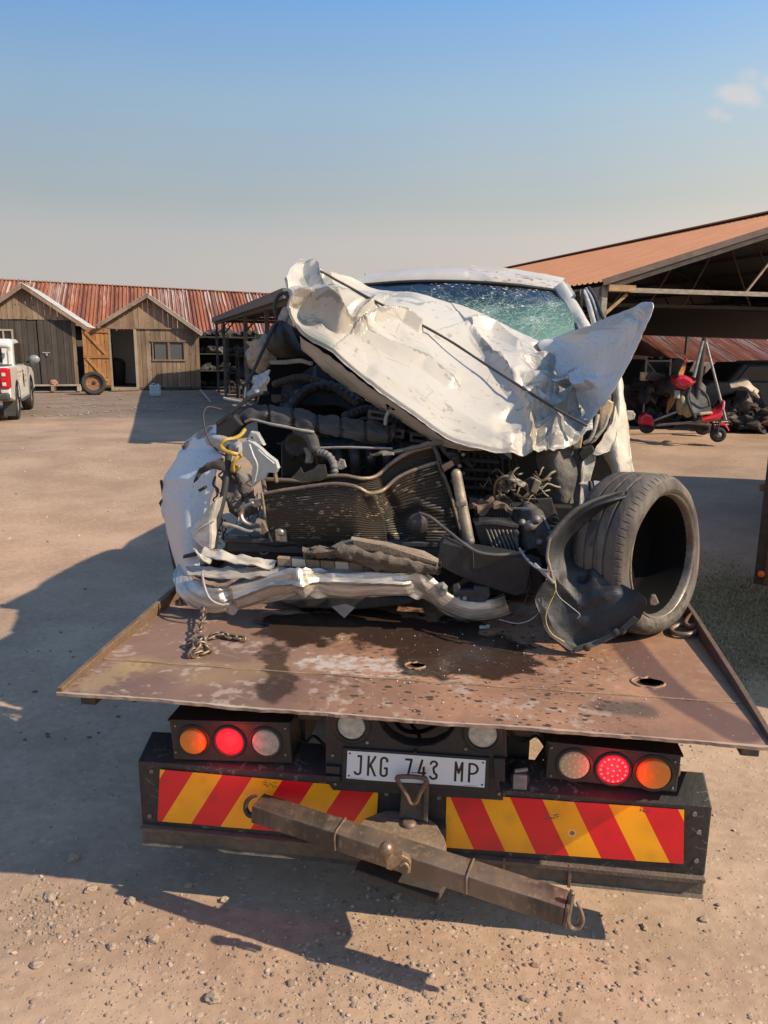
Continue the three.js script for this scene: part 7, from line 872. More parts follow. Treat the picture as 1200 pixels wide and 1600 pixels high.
{ // ---- white pickup at the left edge, seen from behind
  const A = onGround(30, 656), B = onGround(53, 637.5), dir = B.clone().sub(A).setY(0), th = Math.atan2(-dir.x, -dir.z), wbL = 3.0;
  const o = thing('pickup_truck', 'white pickup with red tail lamp parked at the left edge before the sheds', 'pickup', A, th);
  const W = 1.86, paint = new THREE.MeshPhysicalMaterial({ color: lc(0.62, 0.60, 0.55), roughness: 0.35, clearcoat: 0.6, clearcoatRoughness: 0.15 }), glass = std([0.018, 0.022, 0.025], 0.08), trim = M.plasticMid;
  const ext = (pts, w, x, bevel = 0.05) => { const s = new THREE.Shape(pts.map(([z, y]) => new THREE.Vector2(z, y))), g = new THREE.ExtrudeGeometry(s, { depth: w - 2 * bevel, bevelEnabled: true, bevelSize: bevel, bevelThickness: bevel, bevelOffset: -bevel, bevelSegments: 4, curveSegments: 16 }); g.rotateY(-Math.PI / 2).translate(x - bevel, 0, 0); return clean(g); };
  // profile along z (back = positive): wheel arches cut out
  const arch = (cz, r = 0.46) => Array.from({ length: 9 }, (_, i) => { const a = Math.PI * i / 8; return [cz + r * Math.cos(a), 0.42 + r * Math.sin(a) * 0.95]; });
  const body = [[1.15, 0.55], [1.18, 1.10], [1.14, 1.22], [-0.62, 1.20], [-2.3, 1.17], [-3.5, 1.08], [-3.85, 0.95], [-3.92, 0.5], ...arch(-wbL).map((q) => q).reverse().map(([z, y]) => [2 * -wbL - z, y]).reverse().reverse(), ...[]];
  const lower = [[1.16, 0.56], [1.2, 1.12], [1.14, 1.22], [-0.6, 1.20], [-2.3, 1.16], [-3.5, 1.08], [-3.88, 0.95], [-3.92, 0.5], [-wbL - 0.47, 0.45], ...arch(-wbL).reverse().map(([z, y]) => [z, y]), [-wbL + 0.47, 0.40], [-0.47, 0.40], ...arch(0).reverse(), [0.47, 0.45]];
  const bd = part('body', ext(lower, W, 0.02, 0.05), paint, o, { local: true });
  part('cab', ext([[-0.62, 1.12], [-0.72, 1.70], [-0.95, 1.80], [-2.0, 1.80], [-2.3, 1.74], [-3.0, 1.14]], W - 0.22, -0.09, 0.10), paint, o, { local: true });
  part('side_window', [(() => { const s = new THREE.Shape([[-1.0, 1.22], [-1.06, 1.68], [-2.0, 1.70], [-2.24, 1.62], [-2.72, 1.20]].map(([z, y]) => new THREE.Vector2(z, y))), g = new THREE.ExtrudeGeometry(s, { depth: 0.03, bevelEnabled: true, bevelSize: 0.015, bevelThickness: 0.01, bevelSegments: 2 }); g.rotateY(-Math.PI / 2).translate(-0.07, 0, 0); return clean(g); })()], glass, o, { local: true });
  part('rear_window', box(W - 0.62, 0.40, 0.03, -W / 2, 1.46, -0.655, 0.012).applyMatrix4(new THREE.Matrix4().makeRotationX(0)), glass, o, { local: true });
  part('tonneau', box(W - 0.2, 0.03, 1.6, -W / 2, 1.215, 0.28, 0.01), trim, o, { local: true }); part('roll_bar', [tube([V(-0.14, 1.2, -0.35), V(-0.16, 1.5, -0.5), V(-0.24, 1.62, -0.55), V(-W + 0.24, 1.62, -0.55), V(-W + 0.16, 1.5, -0.5), V(-W + 0.14, 1.2, -0.35)], 0.035, { seg: 60 })], M.lightGrey, o, { local: true });
  const tl = part('tail_lamp', box(0.19, 0.44, 0.26, -0.07, 0.98, 1.08, 0.04), std([0.45, 0.008, 0.015], 0.2), o, { local: true }); part('tail_lamp', box(0.13, 0.42, 0.14, -W + 0.09, 0.98, 1.13, 0.03), std([0.45, 0.008, 0.015], 0.2), o, { local: true });
  for (const y of [1.06, 0.86]) part('lamp_window', box(0.075, 0.07, 0.02, -0.085, y, 1.214, 0.006), std([0.6, 0.5, 0.48], 0.2), tl, { local: true });
  part('tailgate_gap', box(0.012, 0.6, 0.02, -0.17, 0.92, 1.185), M.plastic, o, { local: true });
  part('rear_bumper', [box(W - 0.02, 0.16, 0.2, -W / 2 + 0.01, 0.60, 1.2, 0.05), box(W - 0.3, 0.05, 0.12, -W / 2, 0.70, 1.24, 0.02)], M.plasticMid, o, { local: true }); part('bumper_insert', box(W - 0.4, 0.05, 0.03, -W / 2, 0.62, 1.30, 0.012), chrome, o, { local: true });
  for (const z of [0, -wbL]) for (const x of [-0.10, -W + 0.12]) { const w = part('wheel', mv(rot(lathe([[0.22, -0.12], [0.33, -0.125], [0.38, -0.1], [0.39, 0], [0.38, 0.1], [0.33, 0.125], [0.22, 0.12]], 40), 0, 0, Math.PI / 2), x, 0.39, z), M.rubber, o, { local: true }); part('rim', mv(rot(lathe([[0, 0.06], [0.06, 0.07], [0.09, 0.05], [0.18, 0.03], [0.22, 0.1], [0.235, 0.1]], 28), 0, 0, x < -1 ? Math.PI / 2 : -Math.PI / 2), x, 0.39, z), M.steelGrey, w, { local: true }); part('arch_flare', mv(rot(new THREE.TorusGeometry(0.46, 0.035, 8, 28, Math.PI), 0, Math.PI / 2, 0), x < -1 ? -W + 0.03 : 0.0, 0.42, z), M.plastic, o, { local: true }); }
  part('mud_flap', [box(0.24, 0.42, 0.02, -0.12, 0.34, 0.50, 0.008), box(0.24, 0.42, 0.02, -W + 0.14, 0.34, 0.50, 0.008)][0], M.plasticMid, o, { local: true }); part('side_step', box(0.14, 0.05, 1.9, 0.0, 0.40, -1.5, 0.02), M.plasticMid, o, { local: true });
  const mr = part('mirror', mv(new THREE.SphereGeometry(0.13, 20, 14).scale(1, 0.85, 0.6), 0.2, 1.30, -2.45), worn([0.22, 0.24, 0.26], 0.3, 0, 3), o, { local: true }); part('mirror_arm', rod(V(0.0, 1.22, -2.5), V(0.12, 1.26, -2.46), 0.025), M.plastic, mr, { local: true });
  part('door_handle', box(0.02, 0.04, 0.16, 0.025, 1.06, -1.28, 0.008), M.plastic, o, { local: true }); part('door_gap', box(0.004, 0.72, 0.014, 0.021, 0.82, -1.05), M.plastic, o, { local: true }); part('door_gap', box(0.004, 0.72, 0.014, 0.021, 0.82, -2.42), M.plastic, o, { local: true });
  // lettering on the flank: red line over grey lines, a round red and black emblem
  const dec = paintCanvas(512, 256, (c, w, h) => { c.fillStyle = '#d9d5cb'; c.fillRect(0, 0, w, h); const r = rngOf(3); const line = (x, y, n, s, col) => { c.fillStyle = col; for (let i = 0; i < n; i++) { c.fillRect(x + i * s * 0.8, y, s * 0.22, s); c.fillRect(x + i * s * 0.8, y + (r() < 0.5 ? 0 : s * 0.42), s * 0.6, s * 0.2); if (r() < 0.6) c.fillRect(x + i * s * 0.8 + s * 0.42, y, s * 0.2, s * (0.5 + 0.5 * r())); } }; line(18, 34, 14, 20, '#b8262c'); line(24, 70, 13, 15, '#74706c'); line(30, 100, 8, 15, '#74706c'); c.fillStyle = '#8f1f22'; c.beginPath(); c.ellipse(330, 120, 44, 74, 0, 0, 7); c.fill(); c.fillStyle = '#2a1a18'; c.beginPath(); c.ellipse(330, 130, 26, 46, 0, 0, 7); c.fill(); line(400, 80, 5, 22, '#6b4a34'); line(400, 130, 5, 22, '#6b4a34'); line(400, 178, 5, 18, '#8a6a4a'); });
  dec.flipY = true; const pg = new THREE.PlaneGeometry(1.9, 0.66); pg.rotateY(Math.PI / 2).translate(0.0235, 0.83, -0.75 - 0.35); part('side_lettering', clean(pg), new THREE.MeshPhysicalMaterial({ map: dec, roughness: 0.4, clearcoat: 0.5 }), o, { local: true, uv: false });
}
// ------------------------------------------------------------------ the open hangar and what stands in it, at right
{
  const gb = onDepth(945, 447, 12.6); const H = gb.y - 0.4; const o = thing('hangar', 'large open sided shed with a terracotta metal roof on pale steel frames', 'shed', V(gb.x, 0.4, gb.z), YAW), L = localOf(o);
  const apx = L(1389, 304), sl = Math.atan2(apx.y - H, apx.x), slope = Math.hypot(apx.x, apx.y - H), len = (() => { let best = 5; for (let z = 5; z < 40; z += 0.1) { const e = (q) => Math.abs(pix(o.localToWorld(V(apx.x, apx.y, -q)))[0] - 786); if (e(z) < e(best)) best = z; } return best * 1.9; })();
  const roofM = [0, 1, 2].map((k) => std([1, 1, 1], 0.72, 0, { map: re(tex(256, 256, (x, y) => { const a = pf(x, y, 4, 5, 700 + k), b = pf(x, y, 40, 2, 720 + k); return mixc([0.36, 0.148, 0.062], [0.46, 0.205, 0.095], clamp(0.5 + 1.1 * (a - 0.5) + 0.5 * (b - 0.5))); }), 0.8) }));
  const lining = std([0.10, 0.103, 0.108], 0.8); const n = Math.round(len / 0.85), w = len / n; for (let i = 0; i < n; i++) { for (const s of [1, -1]) { const g = ribSheet(w, slope + 0.12, 5, 0.022); rot(g, sl, 0, 0); rot(g, 0, -Math.PI / 2, 0); if (s > 0) part('roof_lining', mv(rot(rot(box(w - 0.004, 0.012, slope, 0, 0, -slope / 2), sl, 0, 0), 0, -Math.PI / 2, 0), 0, H - 0.0, -(i + 0.5) * w + 0.05), lining, o, { local: true }); else part('roof_lining', mv(rot(rot(rot(box(w - 0.004, 0.012, slope, 0, 0, -slope / 2), sl, 0, 0), 0, -Math.PI / 2, 0), 0, Math.PI, 0), 2 * apx.x, H, -(i + 0.5) * w + 0.05), lining, o, { local: true });
    if (s < 0) { rot(g, 0, Math.PI, 0); mv(g, 2 * apx.x + 0.1, H + 0.05, -i * w + 0.05); } else mv(g, -0.12, H + 0.05 - 0.04 * 0, -(i + 1) * w + 0.05); g.userData.keepUV = true; part('roof_sheet', g, roofM[(i * 7) % 3], o, { local: true }); } }
  part('ridge_cap', box(0.4, 0.03, len, apx.x, apx.y + 0.11, -len / 2), roofM[0], o, { local: true });
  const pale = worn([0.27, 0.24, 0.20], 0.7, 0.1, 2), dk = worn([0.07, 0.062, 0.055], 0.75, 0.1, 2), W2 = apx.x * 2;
  part('eave_beam', box(0.1, 0.16, len, 0.0, H - 0.09, -len / 2), pale, o, { local: true }); part('eave_beam', box(0.1, 0.16, len, W2, H - 0.09, -len / 2), pale, o, { local: true });
  const frames = [0.03, 4.2, 8.4, 12.6, 16.8, 21, len - 0.1];
  frames.forEach((z, fi) => {
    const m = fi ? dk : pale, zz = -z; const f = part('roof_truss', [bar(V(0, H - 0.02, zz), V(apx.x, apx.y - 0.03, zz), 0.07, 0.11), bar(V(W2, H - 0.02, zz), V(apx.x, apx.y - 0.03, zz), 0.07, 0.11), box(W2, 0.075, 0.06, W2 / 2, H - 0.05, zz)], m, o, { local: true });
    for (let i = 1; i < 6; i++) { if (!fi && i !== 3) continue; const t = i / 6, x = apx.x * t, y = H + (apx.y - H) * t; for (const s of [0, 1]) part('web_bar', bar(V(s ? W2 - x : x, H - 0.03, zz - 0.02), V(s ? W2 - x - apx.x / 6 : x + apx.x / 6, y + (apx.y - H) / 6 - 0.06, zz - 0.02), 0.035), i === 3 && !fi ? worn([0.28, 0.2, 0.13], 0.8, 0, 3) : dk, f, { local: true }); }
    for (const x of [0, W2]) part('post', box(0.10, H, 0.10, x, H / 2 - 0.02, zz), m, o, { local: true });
    if (!fi) part('knee_brace', bar(V(0.02, H - 0.45, 0), V(0.42, H - 0.12, 0), 0.04, 0.05), worn([0.34, 0.22, 0.12], 0.8, 0, 3), o, { local: true });
  });
  for (let i = 0; i < 6; i++) { const t = (i + 0.4) / 6; for (const s of [0, 1]) part('purlin', box(0.05, 0.09, len, s ? W2 - apx.x * t : apx.x * t, H + (apx.y - H) * t - 0.03, -len / 2), dk, o, { local: true }); }
  part('cross_roof', sheet([[onDepth(925, 478, 20), onDepth(1340, 488, 20)], [onDepth(925, 519, 25), onDepth(1340, 533, 25)]], 6, 4, { thick: 0.05, world: true }), std([0.03, 0.031, 0.034], 0.9), o, { uv: false });
  for (let i = 0; i < 5; i++) part('purlin', bar(onDepth(925, 486.5 + i * 8.2, 20.9 + i), onDepth(1340, 498 + i * 9, 20.9 + i), 0.05, 0.08), i > 2 ? M.grey : dk, o);
  part('barge_flashing', bar(V(-0.1, H + 0.05, 0.1), V(apx.x, apx.y + 0.06, 0.1), 0.02, 0.10), worn([0.10, 0.07, 0.06], 0.7, 0, 2), o, { local: true });
  part('gutter_end', box(0.5, 0.1, 0.06, 0.28, H - 0.03, 0.06), worn([0.34, 0.22, 0.12], 0.8, 0, 3), o, { local: true });
}
{ // ---- low shed with a striped rusty roof beyond, its roof seen from above
  const a = onDepth(960, 553, 27), b = onDepth(1290, 583, 27), top = onDepth(960, 508, 32), o = thing('low_shed', 'low open shed beyond the hangar with rusty striped roof and pale gutter', 'shed', V(a.x, 0.4, a.z), 0), loc = (p) => p.clone().sub(o.position), A = loc(a), B = loc(b), T = loc(top), dirX = B.clone().sub(A), n = 24;
  const back = T.clone().sub(A); for (let i = 0; i < n; i++) { const s = dirX.length() / n, g = ribSheet(s, back.length(), 3, 0.045), m = new THREE.Matrix4(), X = dirX.clone().normalize(), Z = back.clone().negate(); Z.addScaledVector(X, -Z.dot(X)).normalize(); m.makeBasis(X, V().crossVectors(Z, X), Z); g.applyMatrix4(m); mv(g, A.clone().addScaledVector(dirX, i / n)); const uv = g.attributes.uv; for (let q = 0; q < uv.count; q++) uv.setX(q, uv.getX(q) * 1.13 / s); g.userData.keepUV = true; part('roof_sheet', g, rustRoof[(i * 5) % 6], o, { local: true }); }
  part('gutter', bar(A.clone().add(V(0, -0.06, 0.04)), B.clone().add(V(0, -0.06, 0.04)), 0.06, 0.16), worn([0.32, 0.28, 0.24], 0.6, 0.1, 2), o, { local: true });
  for (let i = 0; i <= 7; i++) { const p = A.clone().addScaledVector(dirX, i / 7); part('post', bar(V(p.x, 0, p.z), V(p.x, p.y, p.z), 0.08), i % 2 ? dk2() : worn([0.3, 0.28, 0.25], 0.6, 0.1, 2), o, { local: true }); }
  function dk2() { return M.darkDust; }
}
// parked cars: one shape, small, in several colours
function carShape(label, pos, turn, paint, group, bare = false) {
  const o = thing('parked_car', label, 'car', pos, turn, group), W = 1.7;
  const ext = (pts, w, b) => { const s = new THREE.Shape(pts.map(([z, y]) => new THREE.Vector2(z, y))), g = new THREE.ExtrudeGeometry(s, { depth: w - 2 * b, bevelEnabled: true, bevelSize: b, bevelThickness: b, bevelOffset: -b, bevelSegments: 3 }); g.translate(0, 0, -w / 2 + b); return clean(g); };
  part('body', ext([[-2.1, 0.4], [-2.1, 0.85], [-1.9, 0.98], [-0.9, 1.0], [1.2, 0.98], [2.0, 0.85], [2.1, 0.5], [1.75, 0.35], [1.62, 0.62], [1.3, 0.72], [0.98, 0.62], [0.85, 0.32], [-0.85, 0.32], [-0.98, 0.62], [-1.3, 0.72], [-1.62, 0.62], [-1.75, 0.35]], W, 0.08), paint, o, { local: true });
  part('cabin', ext([[-1.5, 0.92], [-1.1, 1.40], [0.3, 1.42], [1.0, 0.95]], W - 0.3, 0.1), bare ? M.blackMetal : paint, o, { local: true });
  part('window', ext([[-1.25, 0.98], [-0.98, 1.34], [0.22, 1.36], [0.78, 0.98]], W - 0.24, 0.04), std([0.02, 0.025, 0.028], 0.1), o, { local: true });
  for (const x of [-1.3, 1.3]) for (const z of [-0.74, 0.74]) part('wheel', mv(rot(lathe([[0, 0.06], [0.18, 0.05], [0.2, 0.09], [0.29, 0.09], [0.31, 0], [0.29, -0.09], [0, -0.09]], 22), z > 0 ? Math.PI / 2 : -Math.PI / 2, 0, 0), x, 0.31, z), M.rubber, o, { local: true });
  for (const z of [-0.6, 0.6]) part('headlight', box(0.06, 0.12, 0.3, 2.06, 0.74, z, 0.02), M.lightGrey, o, { local: true });
  return o;
}
{
  const car2 = (r, g, b) => new THREE.MeshPhysicalMaterial({ color: lc(r, g, b), roughness: 0.3, clearcoat: 0.7, clearcoatRoughness: 0.1, side: THREE.DoubleSide }), G = (u, d) => { const p = onDepth(u, 640, d); return V(p.x, 0.4, p.z); };
  // sunlit rows far off beyond the low shed
  [['white car shining in the sun far beyond the trike mast', 1096, 34, 0.4, [0.6, 0.6, 0.58]], ['pale silver car far off beside the trike front strut', 1124, 35, 1.2, [0.5, 0.52, 0.54]], ['white car far off just left of the trike mast', 1070, 37, 0.2, [0.6, 0.58, 0.55]], ['grey car far off behind the pale rack', 1040, 38, 0.9, [0.3, 0.31, 0.33]], ['pale car far off at the right beneath the low roof', 1165, 35, 0.1, [0.5, 0.5, 0.47]], ['silver car far off at the right edge of the picture', 1200, 34, 0.7, [0.42, 0.43, 0.44]], ['dark red car far off among the pale cars', 1146, 41, 0.5, [0.25, 0.05, 0.04]]].forEach(([l, u, d, t, c]) => carShape(l, G(u, d), t, car2(...c)));
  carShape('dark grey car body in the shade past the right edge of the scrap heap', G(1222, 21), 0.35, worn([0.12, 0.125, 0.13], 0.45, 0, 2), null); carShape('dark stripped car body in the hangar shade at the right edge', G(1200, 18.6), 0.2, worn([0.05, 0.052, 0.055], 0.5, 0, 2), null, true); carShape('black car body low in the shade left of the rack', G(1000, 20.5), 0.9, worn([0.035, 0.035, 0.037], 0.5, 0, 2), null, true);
  // heaps of engines and body parts in the shade
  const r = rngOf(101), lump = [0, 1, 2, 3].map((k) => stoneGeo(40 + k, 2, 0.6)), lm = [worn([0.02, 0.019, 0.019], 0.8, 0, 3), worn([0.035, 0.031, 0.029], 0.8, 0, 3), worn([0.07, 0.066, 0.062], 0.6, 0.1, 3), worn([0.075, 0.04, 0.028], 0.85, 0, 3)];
  const heap = (label, u0, u1, d, h, n) => { const b = G((u0 + u1) / 2, d), o = thing('scrap_heap', label, 'scrap heap', b), w = G(u1, d).distanceTo(G(u0, d)); for (let i = 0; i < n; i++) { const t = r(), x = (r() - 0.5) * w, y = t * t * h * (1 - 0.5 * Math.abs(x) / w), s = rr(0.10, 0.26, r); const g = r() < 0.3 ? rot(box(s * rr(1, 4, r), s * 0.4, s, 0, 0, 0, 0.02), r() * 3, r() * 6, r()) : rot(lump[Math.floor(r() * 4)].clone().scale(s, s * 0.8, s), 0, r() * 6, r()); part('scrap_part', mv(g, x, y + s * 0.5, (r() - 0.5) * 1.2), lm[Math.floor(4 * r() ** 1.8)], o, { local: true }); } };
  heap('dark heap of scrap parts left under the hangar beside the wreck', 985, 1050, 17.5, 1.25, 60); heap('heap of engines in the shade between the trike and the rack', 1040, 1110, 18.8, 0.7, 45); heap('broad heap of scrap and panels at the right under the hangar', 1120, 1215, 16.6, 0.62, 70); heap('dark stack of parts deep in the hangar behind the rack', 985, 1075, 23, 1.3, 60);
  const pw = onDepth(1168, 604, 16.2), pan = thing('car_panel', 'torn pale body panel lying on top of the right scrap heap', 'panel', pw); part('panel', sheet([[[1140, 600, 0], [1165, 594, 0], [1184, 612, 0]].map(([u, v]) => onDepth(u, v, 16.1)), [[1142, 606, 0], [1162, 604, 0], [1180, 618, 0]].map(([u, v]) => onDepth(u, v, 15.9))], 24, 10, { thick: 0.02, world: true, disp: (s, t, u, v, p) => 0.06 * n3(p.x * 4, p.y * 4, p.z * 4) }), worn([0.40, 0.35, 0.28], 0.6, 0, 2), pan, { uv: false }); part('panel_fold', rod(onDepth(1176, 612, 15.9), onDepth(1186, 622, 15.9), 0.06, 0.02), worn([0.40, 0.35, 0.28], 0.6, 0, 2), pan);
  // the pale rack
  const q = (u, v, d = 17.2) => onDepth(u, v, d), rb = q(1010, 640), rk = thing('metal_rack', 'pale tubular steel rack frame with diagonal braces in the hangar', 'rack', V(rb.x, 0.4, rb.z)), pm = worn([0.24, 0.25, 0.25], 0.55, 0.2, 3);
  for (const dd of [17.2, 18.1]) { for (const [a, b, c, d] of [[1010, 560, 1004, 668], [1048, 561, 1042, 668]]) part('upright', rod(q(a, b, dd), q(c, d, dd), 0.022), pm, rk); for (const v of [564, 606]) part('rail', rod(q(1010 - (v - 564) * 0.04, v, dd), q(1048 - (v - 564) * 0.04, v, dd), 0.018), pm, rk); part('brace', rod(q(1011, 566, dd), q(1042, 603, dd), 0.014), pm, rk); part('brace', rod(q(1007, 610, dd), q(1024, 630, dd), 0.014), pm, rk); }
  const bx = q(1006, 589, 17), bo = thing('box', 'small pale box hanging on the rack frame', 'box', bx); part('body', mv(box(0.16, 0.16, 0.1, 0, 0, 0, 0.015), bx), M.cream, bo); part('lid', mv(box(0.17, 0.03, 0.11, 0, 0.09, 0, 0.008), bx), M.cream, bo);
  const tb = q(1056, 573, 17.4), tk = thing('round_tank', 'dark round drum lying on top of the rack beside the propeller', 'drum', tb); part('shell', mv(rot(lathe([[0, 0.2], [0.17, 0.2], [0.19, 0.17], [0.19, -0.17], [0.17, -0.2], [0, -0.2]], 28), Math.PI / 2, 0, 0.0), tb), M.blackMetal, tk); part('stand', rod(tb.clone().add(V(0, -0.18, 0)), tb.clone().add(V(0, -1.6, 0)), 0.05), M.blackMetal, tk);
}
{ // ---- trike: pod, mast, propeller, three wheels with red spats
  const D = 13.9, q = (u, v, d = D) => onDepth(u, v, d), gb = onGround(1100, 688), o = thing('microlight_trike', 'red microlight trike with orange propeller and tall mast under the hangar', 'trike', gb);
  const red = new THREE.MeshPhysicalMaterial({ color: lc(0.52, 0.012, 0.03), roughness: 0.3, clearcoat: 0.5, side: THREE.DoubleSide }), tubeM = worn([0.30, 0.29, 0.27], 0.4, 0.5, 4), seatM = worn([0.10, 0.105, 0.10], 0.85, 0, 3);
  const disc = (u, v, r, w, d, yaw) => { const g = lathe([[0, w * 0.3], [r * 0.45, w * 0.4], [r * 0.5, w * 0.6], [r * 0.82, w * 0.6], [r * 0.97, w * 0.3], [r, 0], [r * 0.97, -w * 0.3], [r * 0.82, -w * 0.6], [r * 0.5, -w * 0.6], [0, -w * 0.3]], 32); rot(g, Math.PI / 2, yaw, 0); return mv(g, q(u, v, d)); };
  const px = D / FOCAL; const fw = part('front_wheel', disc(1122, 679, 12 * px, 0.12, D, 0.5), M.rubber, o); part('hub', (() => { const g = lathe([[0, 0.08], [0.03, 0.08], [0.06, 0.05]], 16); rot(g, Math.PI / 2, 0.5, 0); return mv(g, q(1122, 679)); })(), M.grey, fw);
  part('front_spat', sheet([[[1117, 668], [1124, 663], [1133, 665], [1138, 672]].map(([u, v]) => q(u, v, D + 0.09)), [[1117, 667], [1124, 661], [1133, 663], [1139, 672]].map(([u, v]) => q(u, v, D)), [[1119, 670], [1125, 664], [1133, 666], [1138, 674]].map(([u, v]) => q(u, v, D - 0.09))], 20, 12, { thick: 0.01, world: true }), red, o, { uv: false });
  part('fork', [rod(q(1121, 679, D - 0.1), q(1124, 655, D - 0.1), 0.016), rod(q(1121, 679, D + 0.1), q(1124, 655, D + 0.1), 0.016)], M.blackMetal, o); part('foot_bar', [rod(q(1114, 660, D - 0.1), q(1137, 659, D + 0.1), 0.012), rod(q(1116, 664, D - 0.1), q(1138, 663, D + 0.1), 0.012)], tubeM, o);
  part('nose_pod', sheet([[[1098, 652], [1110, 648], [1120, 640], [1127, 628]].map(([u, v]) => q(u, v, D + 0.25)), [[1098, 650], [1110, 642], [1122, 634], [1130, 625]].map(([u, v]) => q(u, v, D)), [[1097, 655], [1110, 652], [1120, 648], [1129, 640]].map(([u, v]) => q(u, v, D - 0.25)), [[1097, 658], [1108, 658], [1120, 656], [1126, 653]].map(([u, v]) => q(u, v, D - 0.2))], 26, 24, { thick: 0.012, world: true }), red, o, { uv: false });
  part('pod_edge', tube([q(1127, 627, D - 0.05), q(1131, 628, D - 0.1), q(1130, 640, D - 0.2)], 0.02), worn([0.5, 0.2, 0.2], 0.4, 0, 3), o);
  part('mast', rod(q(1101, 528), q(1086, 640, D + 0.1), 0.045, 0.055), M.darkDust, o); part('mast', rod(q(1098, 533, D - 0.05), q(1084, 590, D), 0.03), tubeM, o); part('front_strut', rod(q(1102, 530), q(1134, 656, D - 0.05), 0.022), tubeM, o);
  part('keel_tube', rod(q(1020, 665, D + 0.6), q(1124, 656, D), 0.022), tubeM, o); part('axle_strut', rod(q(1022, 657, D + 0.5), q(1058, 643, D + 0.2), 0.022), tubeM, o); part('axle_strut', rod(q(1060, 660, D + 0.2), q(1112, 664, D), 0.016), tubeM, o);
  for (const [u, v, d] of [[1011, 665, D + 0.6], [1098, 668, D + 1.4]]) { part('rear_wheel', disc(u, v, 13 * px, 0.12, d, 0.3), M.rubber, o); part('rear_spat', slab([[u - 12, v - 2], [u - 10, v - 14], [u - 2, v - 20], [u + 7, v - 16], [u + 11, v - 6], [u + 10, v + 2], [u, v - 1]], q(u, v - 8, d - 0.1).z, 0.2, { bevel: 0.04 }), u > 1050 ? M.blackMetal : red, o); }
  part('engine', [mv(box(0.3, 0.3, 0.3, 0, 0, 0, 0.04), q(1066, 606, D + 0.25)), mv(cyl(0.08, 0.08, 0.22), q(1064, 622, D + 0.25))].map(clean), M.blackMetal, o); { const z0 = q(1069, 599, D).z; part('engine_cowl', slab([[1054, 592], [1060, 587], [1070, 586], [1080, 591], [1086, 598], [1080, 604], [1070, 609], [1060, 607], [1055, 600]], z0, 0.3, { bevel: 0.06 }), red, o); part('cowl_seam', tube([q(1058, 595, D - 0.06), q(1068, 603, D - 0.08), q(1080, 598, D - 0.06)], 0.008), M.darkDust, o); };
  const blade = (a, b, w) => sheet([[[a[0] - w, a[1]], [a[0] + w, a[1] + 1]].map(([u, v]) => q(u, v, D + 0.4)), [[(a[0] + b[0]) / 2 - w * 1.3, (a[1] + b[1]) / 2], [(a[0] + b[0]) / 2 + w * 1.3, (a[1] + b[1]) / 2]].map(([u, v], i) => q(u, v, D + 0.4 + i * 0.06)), [[b[0] - w * 0.6, b[1]], [b[0] + w * 0.6, b[1]]].map(([u, v]) => q(u, v, D + 0.4))], 8, 20, { thick: 0.02, world: true });
  const prop = part('propeller', blade([1060, 596], [1071, 566], 3), worn([0.36, 0.16, 0.035], 0.45, 0, 3), o, { uv: false }); part('blade', blade([1056, 610], [1042, 644], 3.4), worn([0.33, 0.14, 0.035], 0.45, 0, 3), prop, { uv: false }); part('blade_tip', blade([1071, 567], [1074, 558], 1.6), red, prop, { uv: false }); part('hub', mv(new THREE.SphereGeometry(0.05, 14, 10), q(1058, 603, D + 0.4)), M.blackMetal, prop);
  part('seat', sheet([[[1078, 600], [1090, 596], [1100, 606]].map(([u, v]) => q(u, v, D + 0.2)), [[1076, 620], [1088, 622], [1102, 622]].map(([u, v]) => q(u, v, D + 0.1)), [[1080, 640], [1092, 642], [1110, 634]].map(([u, v]) => q(u, v, D)), [[1084, 650], [1096, 648], [1112, 642]].map(([u, v]) => q(u, v, D - 0.2))], 20, 30, { thick: 0.05, world: true }), seatM, o, { uv: false });
  part('seat_tube', tube([q(1078, 606, D - 0.1), q(1074, 622, D - 0.1), q(1080, 640, D - 0.15), q(1086, 652, D - 0.2)], 0.03), M.darkDust, o); part('seat_tube', tube([q(1092, 606, D - 0.1), q(1104, 618, D - 0.1), q(1109, 634, D - 0.1)], 0.02), M.darkDust, o);
  part('fuel_tank', mv(new THREE.SphereGeometry(0.14, 18, 14).scale(0.7, 1.3, 0.8), q(1065, 633, D + 0.2)), worn([0.28, 0.24, 0.13], 0.5, 0, 3), o); part('fuel_tank', mv(new THREE.SphereGeometry(0.12, 18, 14).scale(0.8, 1.1, 0.8), q(1075, 641, D + 0.1)), worn([0.28, 0.24, 0.13], 0.5, 0, 3), o); part('oil_bottle', mv(cyl(0.05, 0.05, 0.14), q(1058, 616, D + 0.1)), M.lightGrey, o);
  part('seat_cushion', bar(q(1088, 646, D - 0.1), q(1108, 644, D - 0.1), 0.3, 0.05, 0.02), M.cream, o);
}
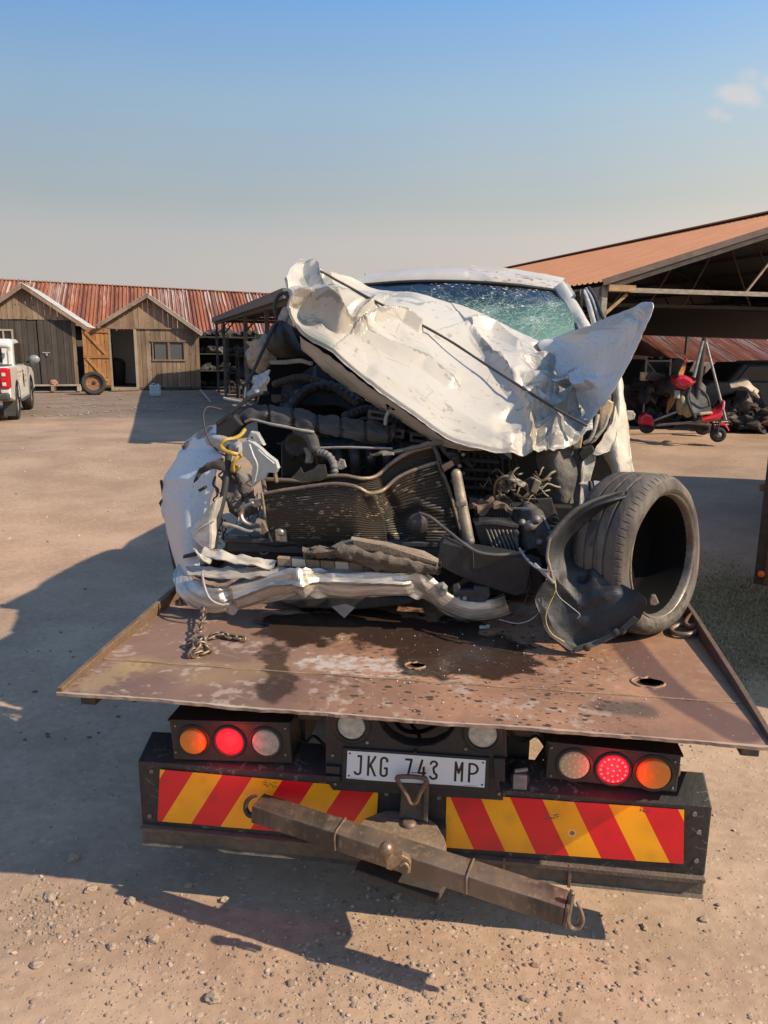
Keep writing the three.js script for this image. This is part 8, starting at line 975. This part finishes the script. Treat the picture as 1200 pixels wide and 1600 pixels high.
{ // ---- second truck parked at the right edge: rusty rear post with a round orange reflector
  const d = 6.0, a = onDepth(1178, 910, d), o = thing('parked_truck', 'rusty dark truck body at the right edge with a round orange reflector', 'truck', V(a.x, 0, a.z), -24 * Math.PI / 180), wd = worn([0.05, 0.036, 0.03], 0.8, 0.1, 2, 0.002), rs = worn([0.12, 0.058, 0.035], 0.9, 0.1, 2, 0.003), x0 = 0, y0 = a.y, h = 2.35;
  part('rear_post', box(0.10, h - y0, 0.08, x0 + 0.05, (h + y0) / 2, 0, 0.006), wd, o, { local: true }); part('post_flange', box(0.03, h - y0 - 0.03, 0.02, x0 + 0.085, (h + y0) / 2, 0.05, 0.004), rs, o, { local: true });
  part('tail_board', box(2.2, h - y0 - 0.25, 0.04, x0 + 1.22, (h + y0) / 2 + 0.1, -0.01, 0.006), worn([0.15, 0.125, 0.07], 0.8, 0.1, 2), o, { local: true }); part('rear_post', box(0.10, h - y0, 0.08, x0 + 2.37, (h + y0) / 2, 0, 0.006), wd, o, { local: true });
  part('side_board', box(0.05, 1.2, 4.6, x0 + 0.03, h - 0.62, -2.34, 0.006), rs, o, { local: true }); part('side_board', box(0.05, 1.2, 4.6, x0 + 2.39, h - 0.62, -2.34, 0.006), rs, o, { local: true }); part('load_floor', box(2.4, 0.1, 4.6, x0 + 1.2, h - 1.25, -2.34), wd, o, { local: true });
  for (const x of [0.7, 1.6]) part('chassis_rail', box(0.09, 0.2, 5, x, 0.75, -2.5), M.blackMetal, o, { local: true });
  for (const z of [-1.3, -4.6]) for (const x of [0.3, 2.1]) { const w = part('wheel', mv(rot(lathe([[0, -0.12], [0.3, -0.13], [0.44, -0.12], [0.46, 0], [0.44, 0.12], [0.3, 0.13], [0, 0.1]], 32), 0, 0, Math.PI / 2), x, 0.46, z), M.rubber, o, { local: true }); }
  part('cab', mv(box(2.3, 1.9, 1.5, 0, 0, 0, 0.12), x0 + 1.2, 1.5, -5.35), worn([0.3, 0.28, 0.25], 0.5, 0, 1), o, { local: true });
  const p = onDepth(1195, 893, d - 0.03); const lp = part('reflector', mv(lens(0.027, 0.012), 0.05, p.y, 0.062), std([0.75, 0.12, 0.01], 0.3), o, { local: true }); part('reflector_rim', mv(ring(0.027, 0.006, 0.004), 0.05, p.y, 0.06), M.plastic, lp, { local: true });
  part('hinge', [box(0.05, 0.05, 0.05, x0 - 0.01, y0 + 0.75, 0.0, 0.01)], rs, o, { local: true });
  part('added_tray', box(1.8, 0.08, 1.1, x0 + 1.55, h - 1.2, 0.62, 0.01), wd, o, { local: true });  // unseen tail tray, added to cast the near end of the truck shadow
  for (const x of [0.75, 2.35]) part('added_tray_leg', box(0.06, 0.06, 1.0, x0 + x, h - 1.28, 0.6, 0.01), rs, o, { local: true });  // legs of the added tray
}
renderer.render(scene, camera);
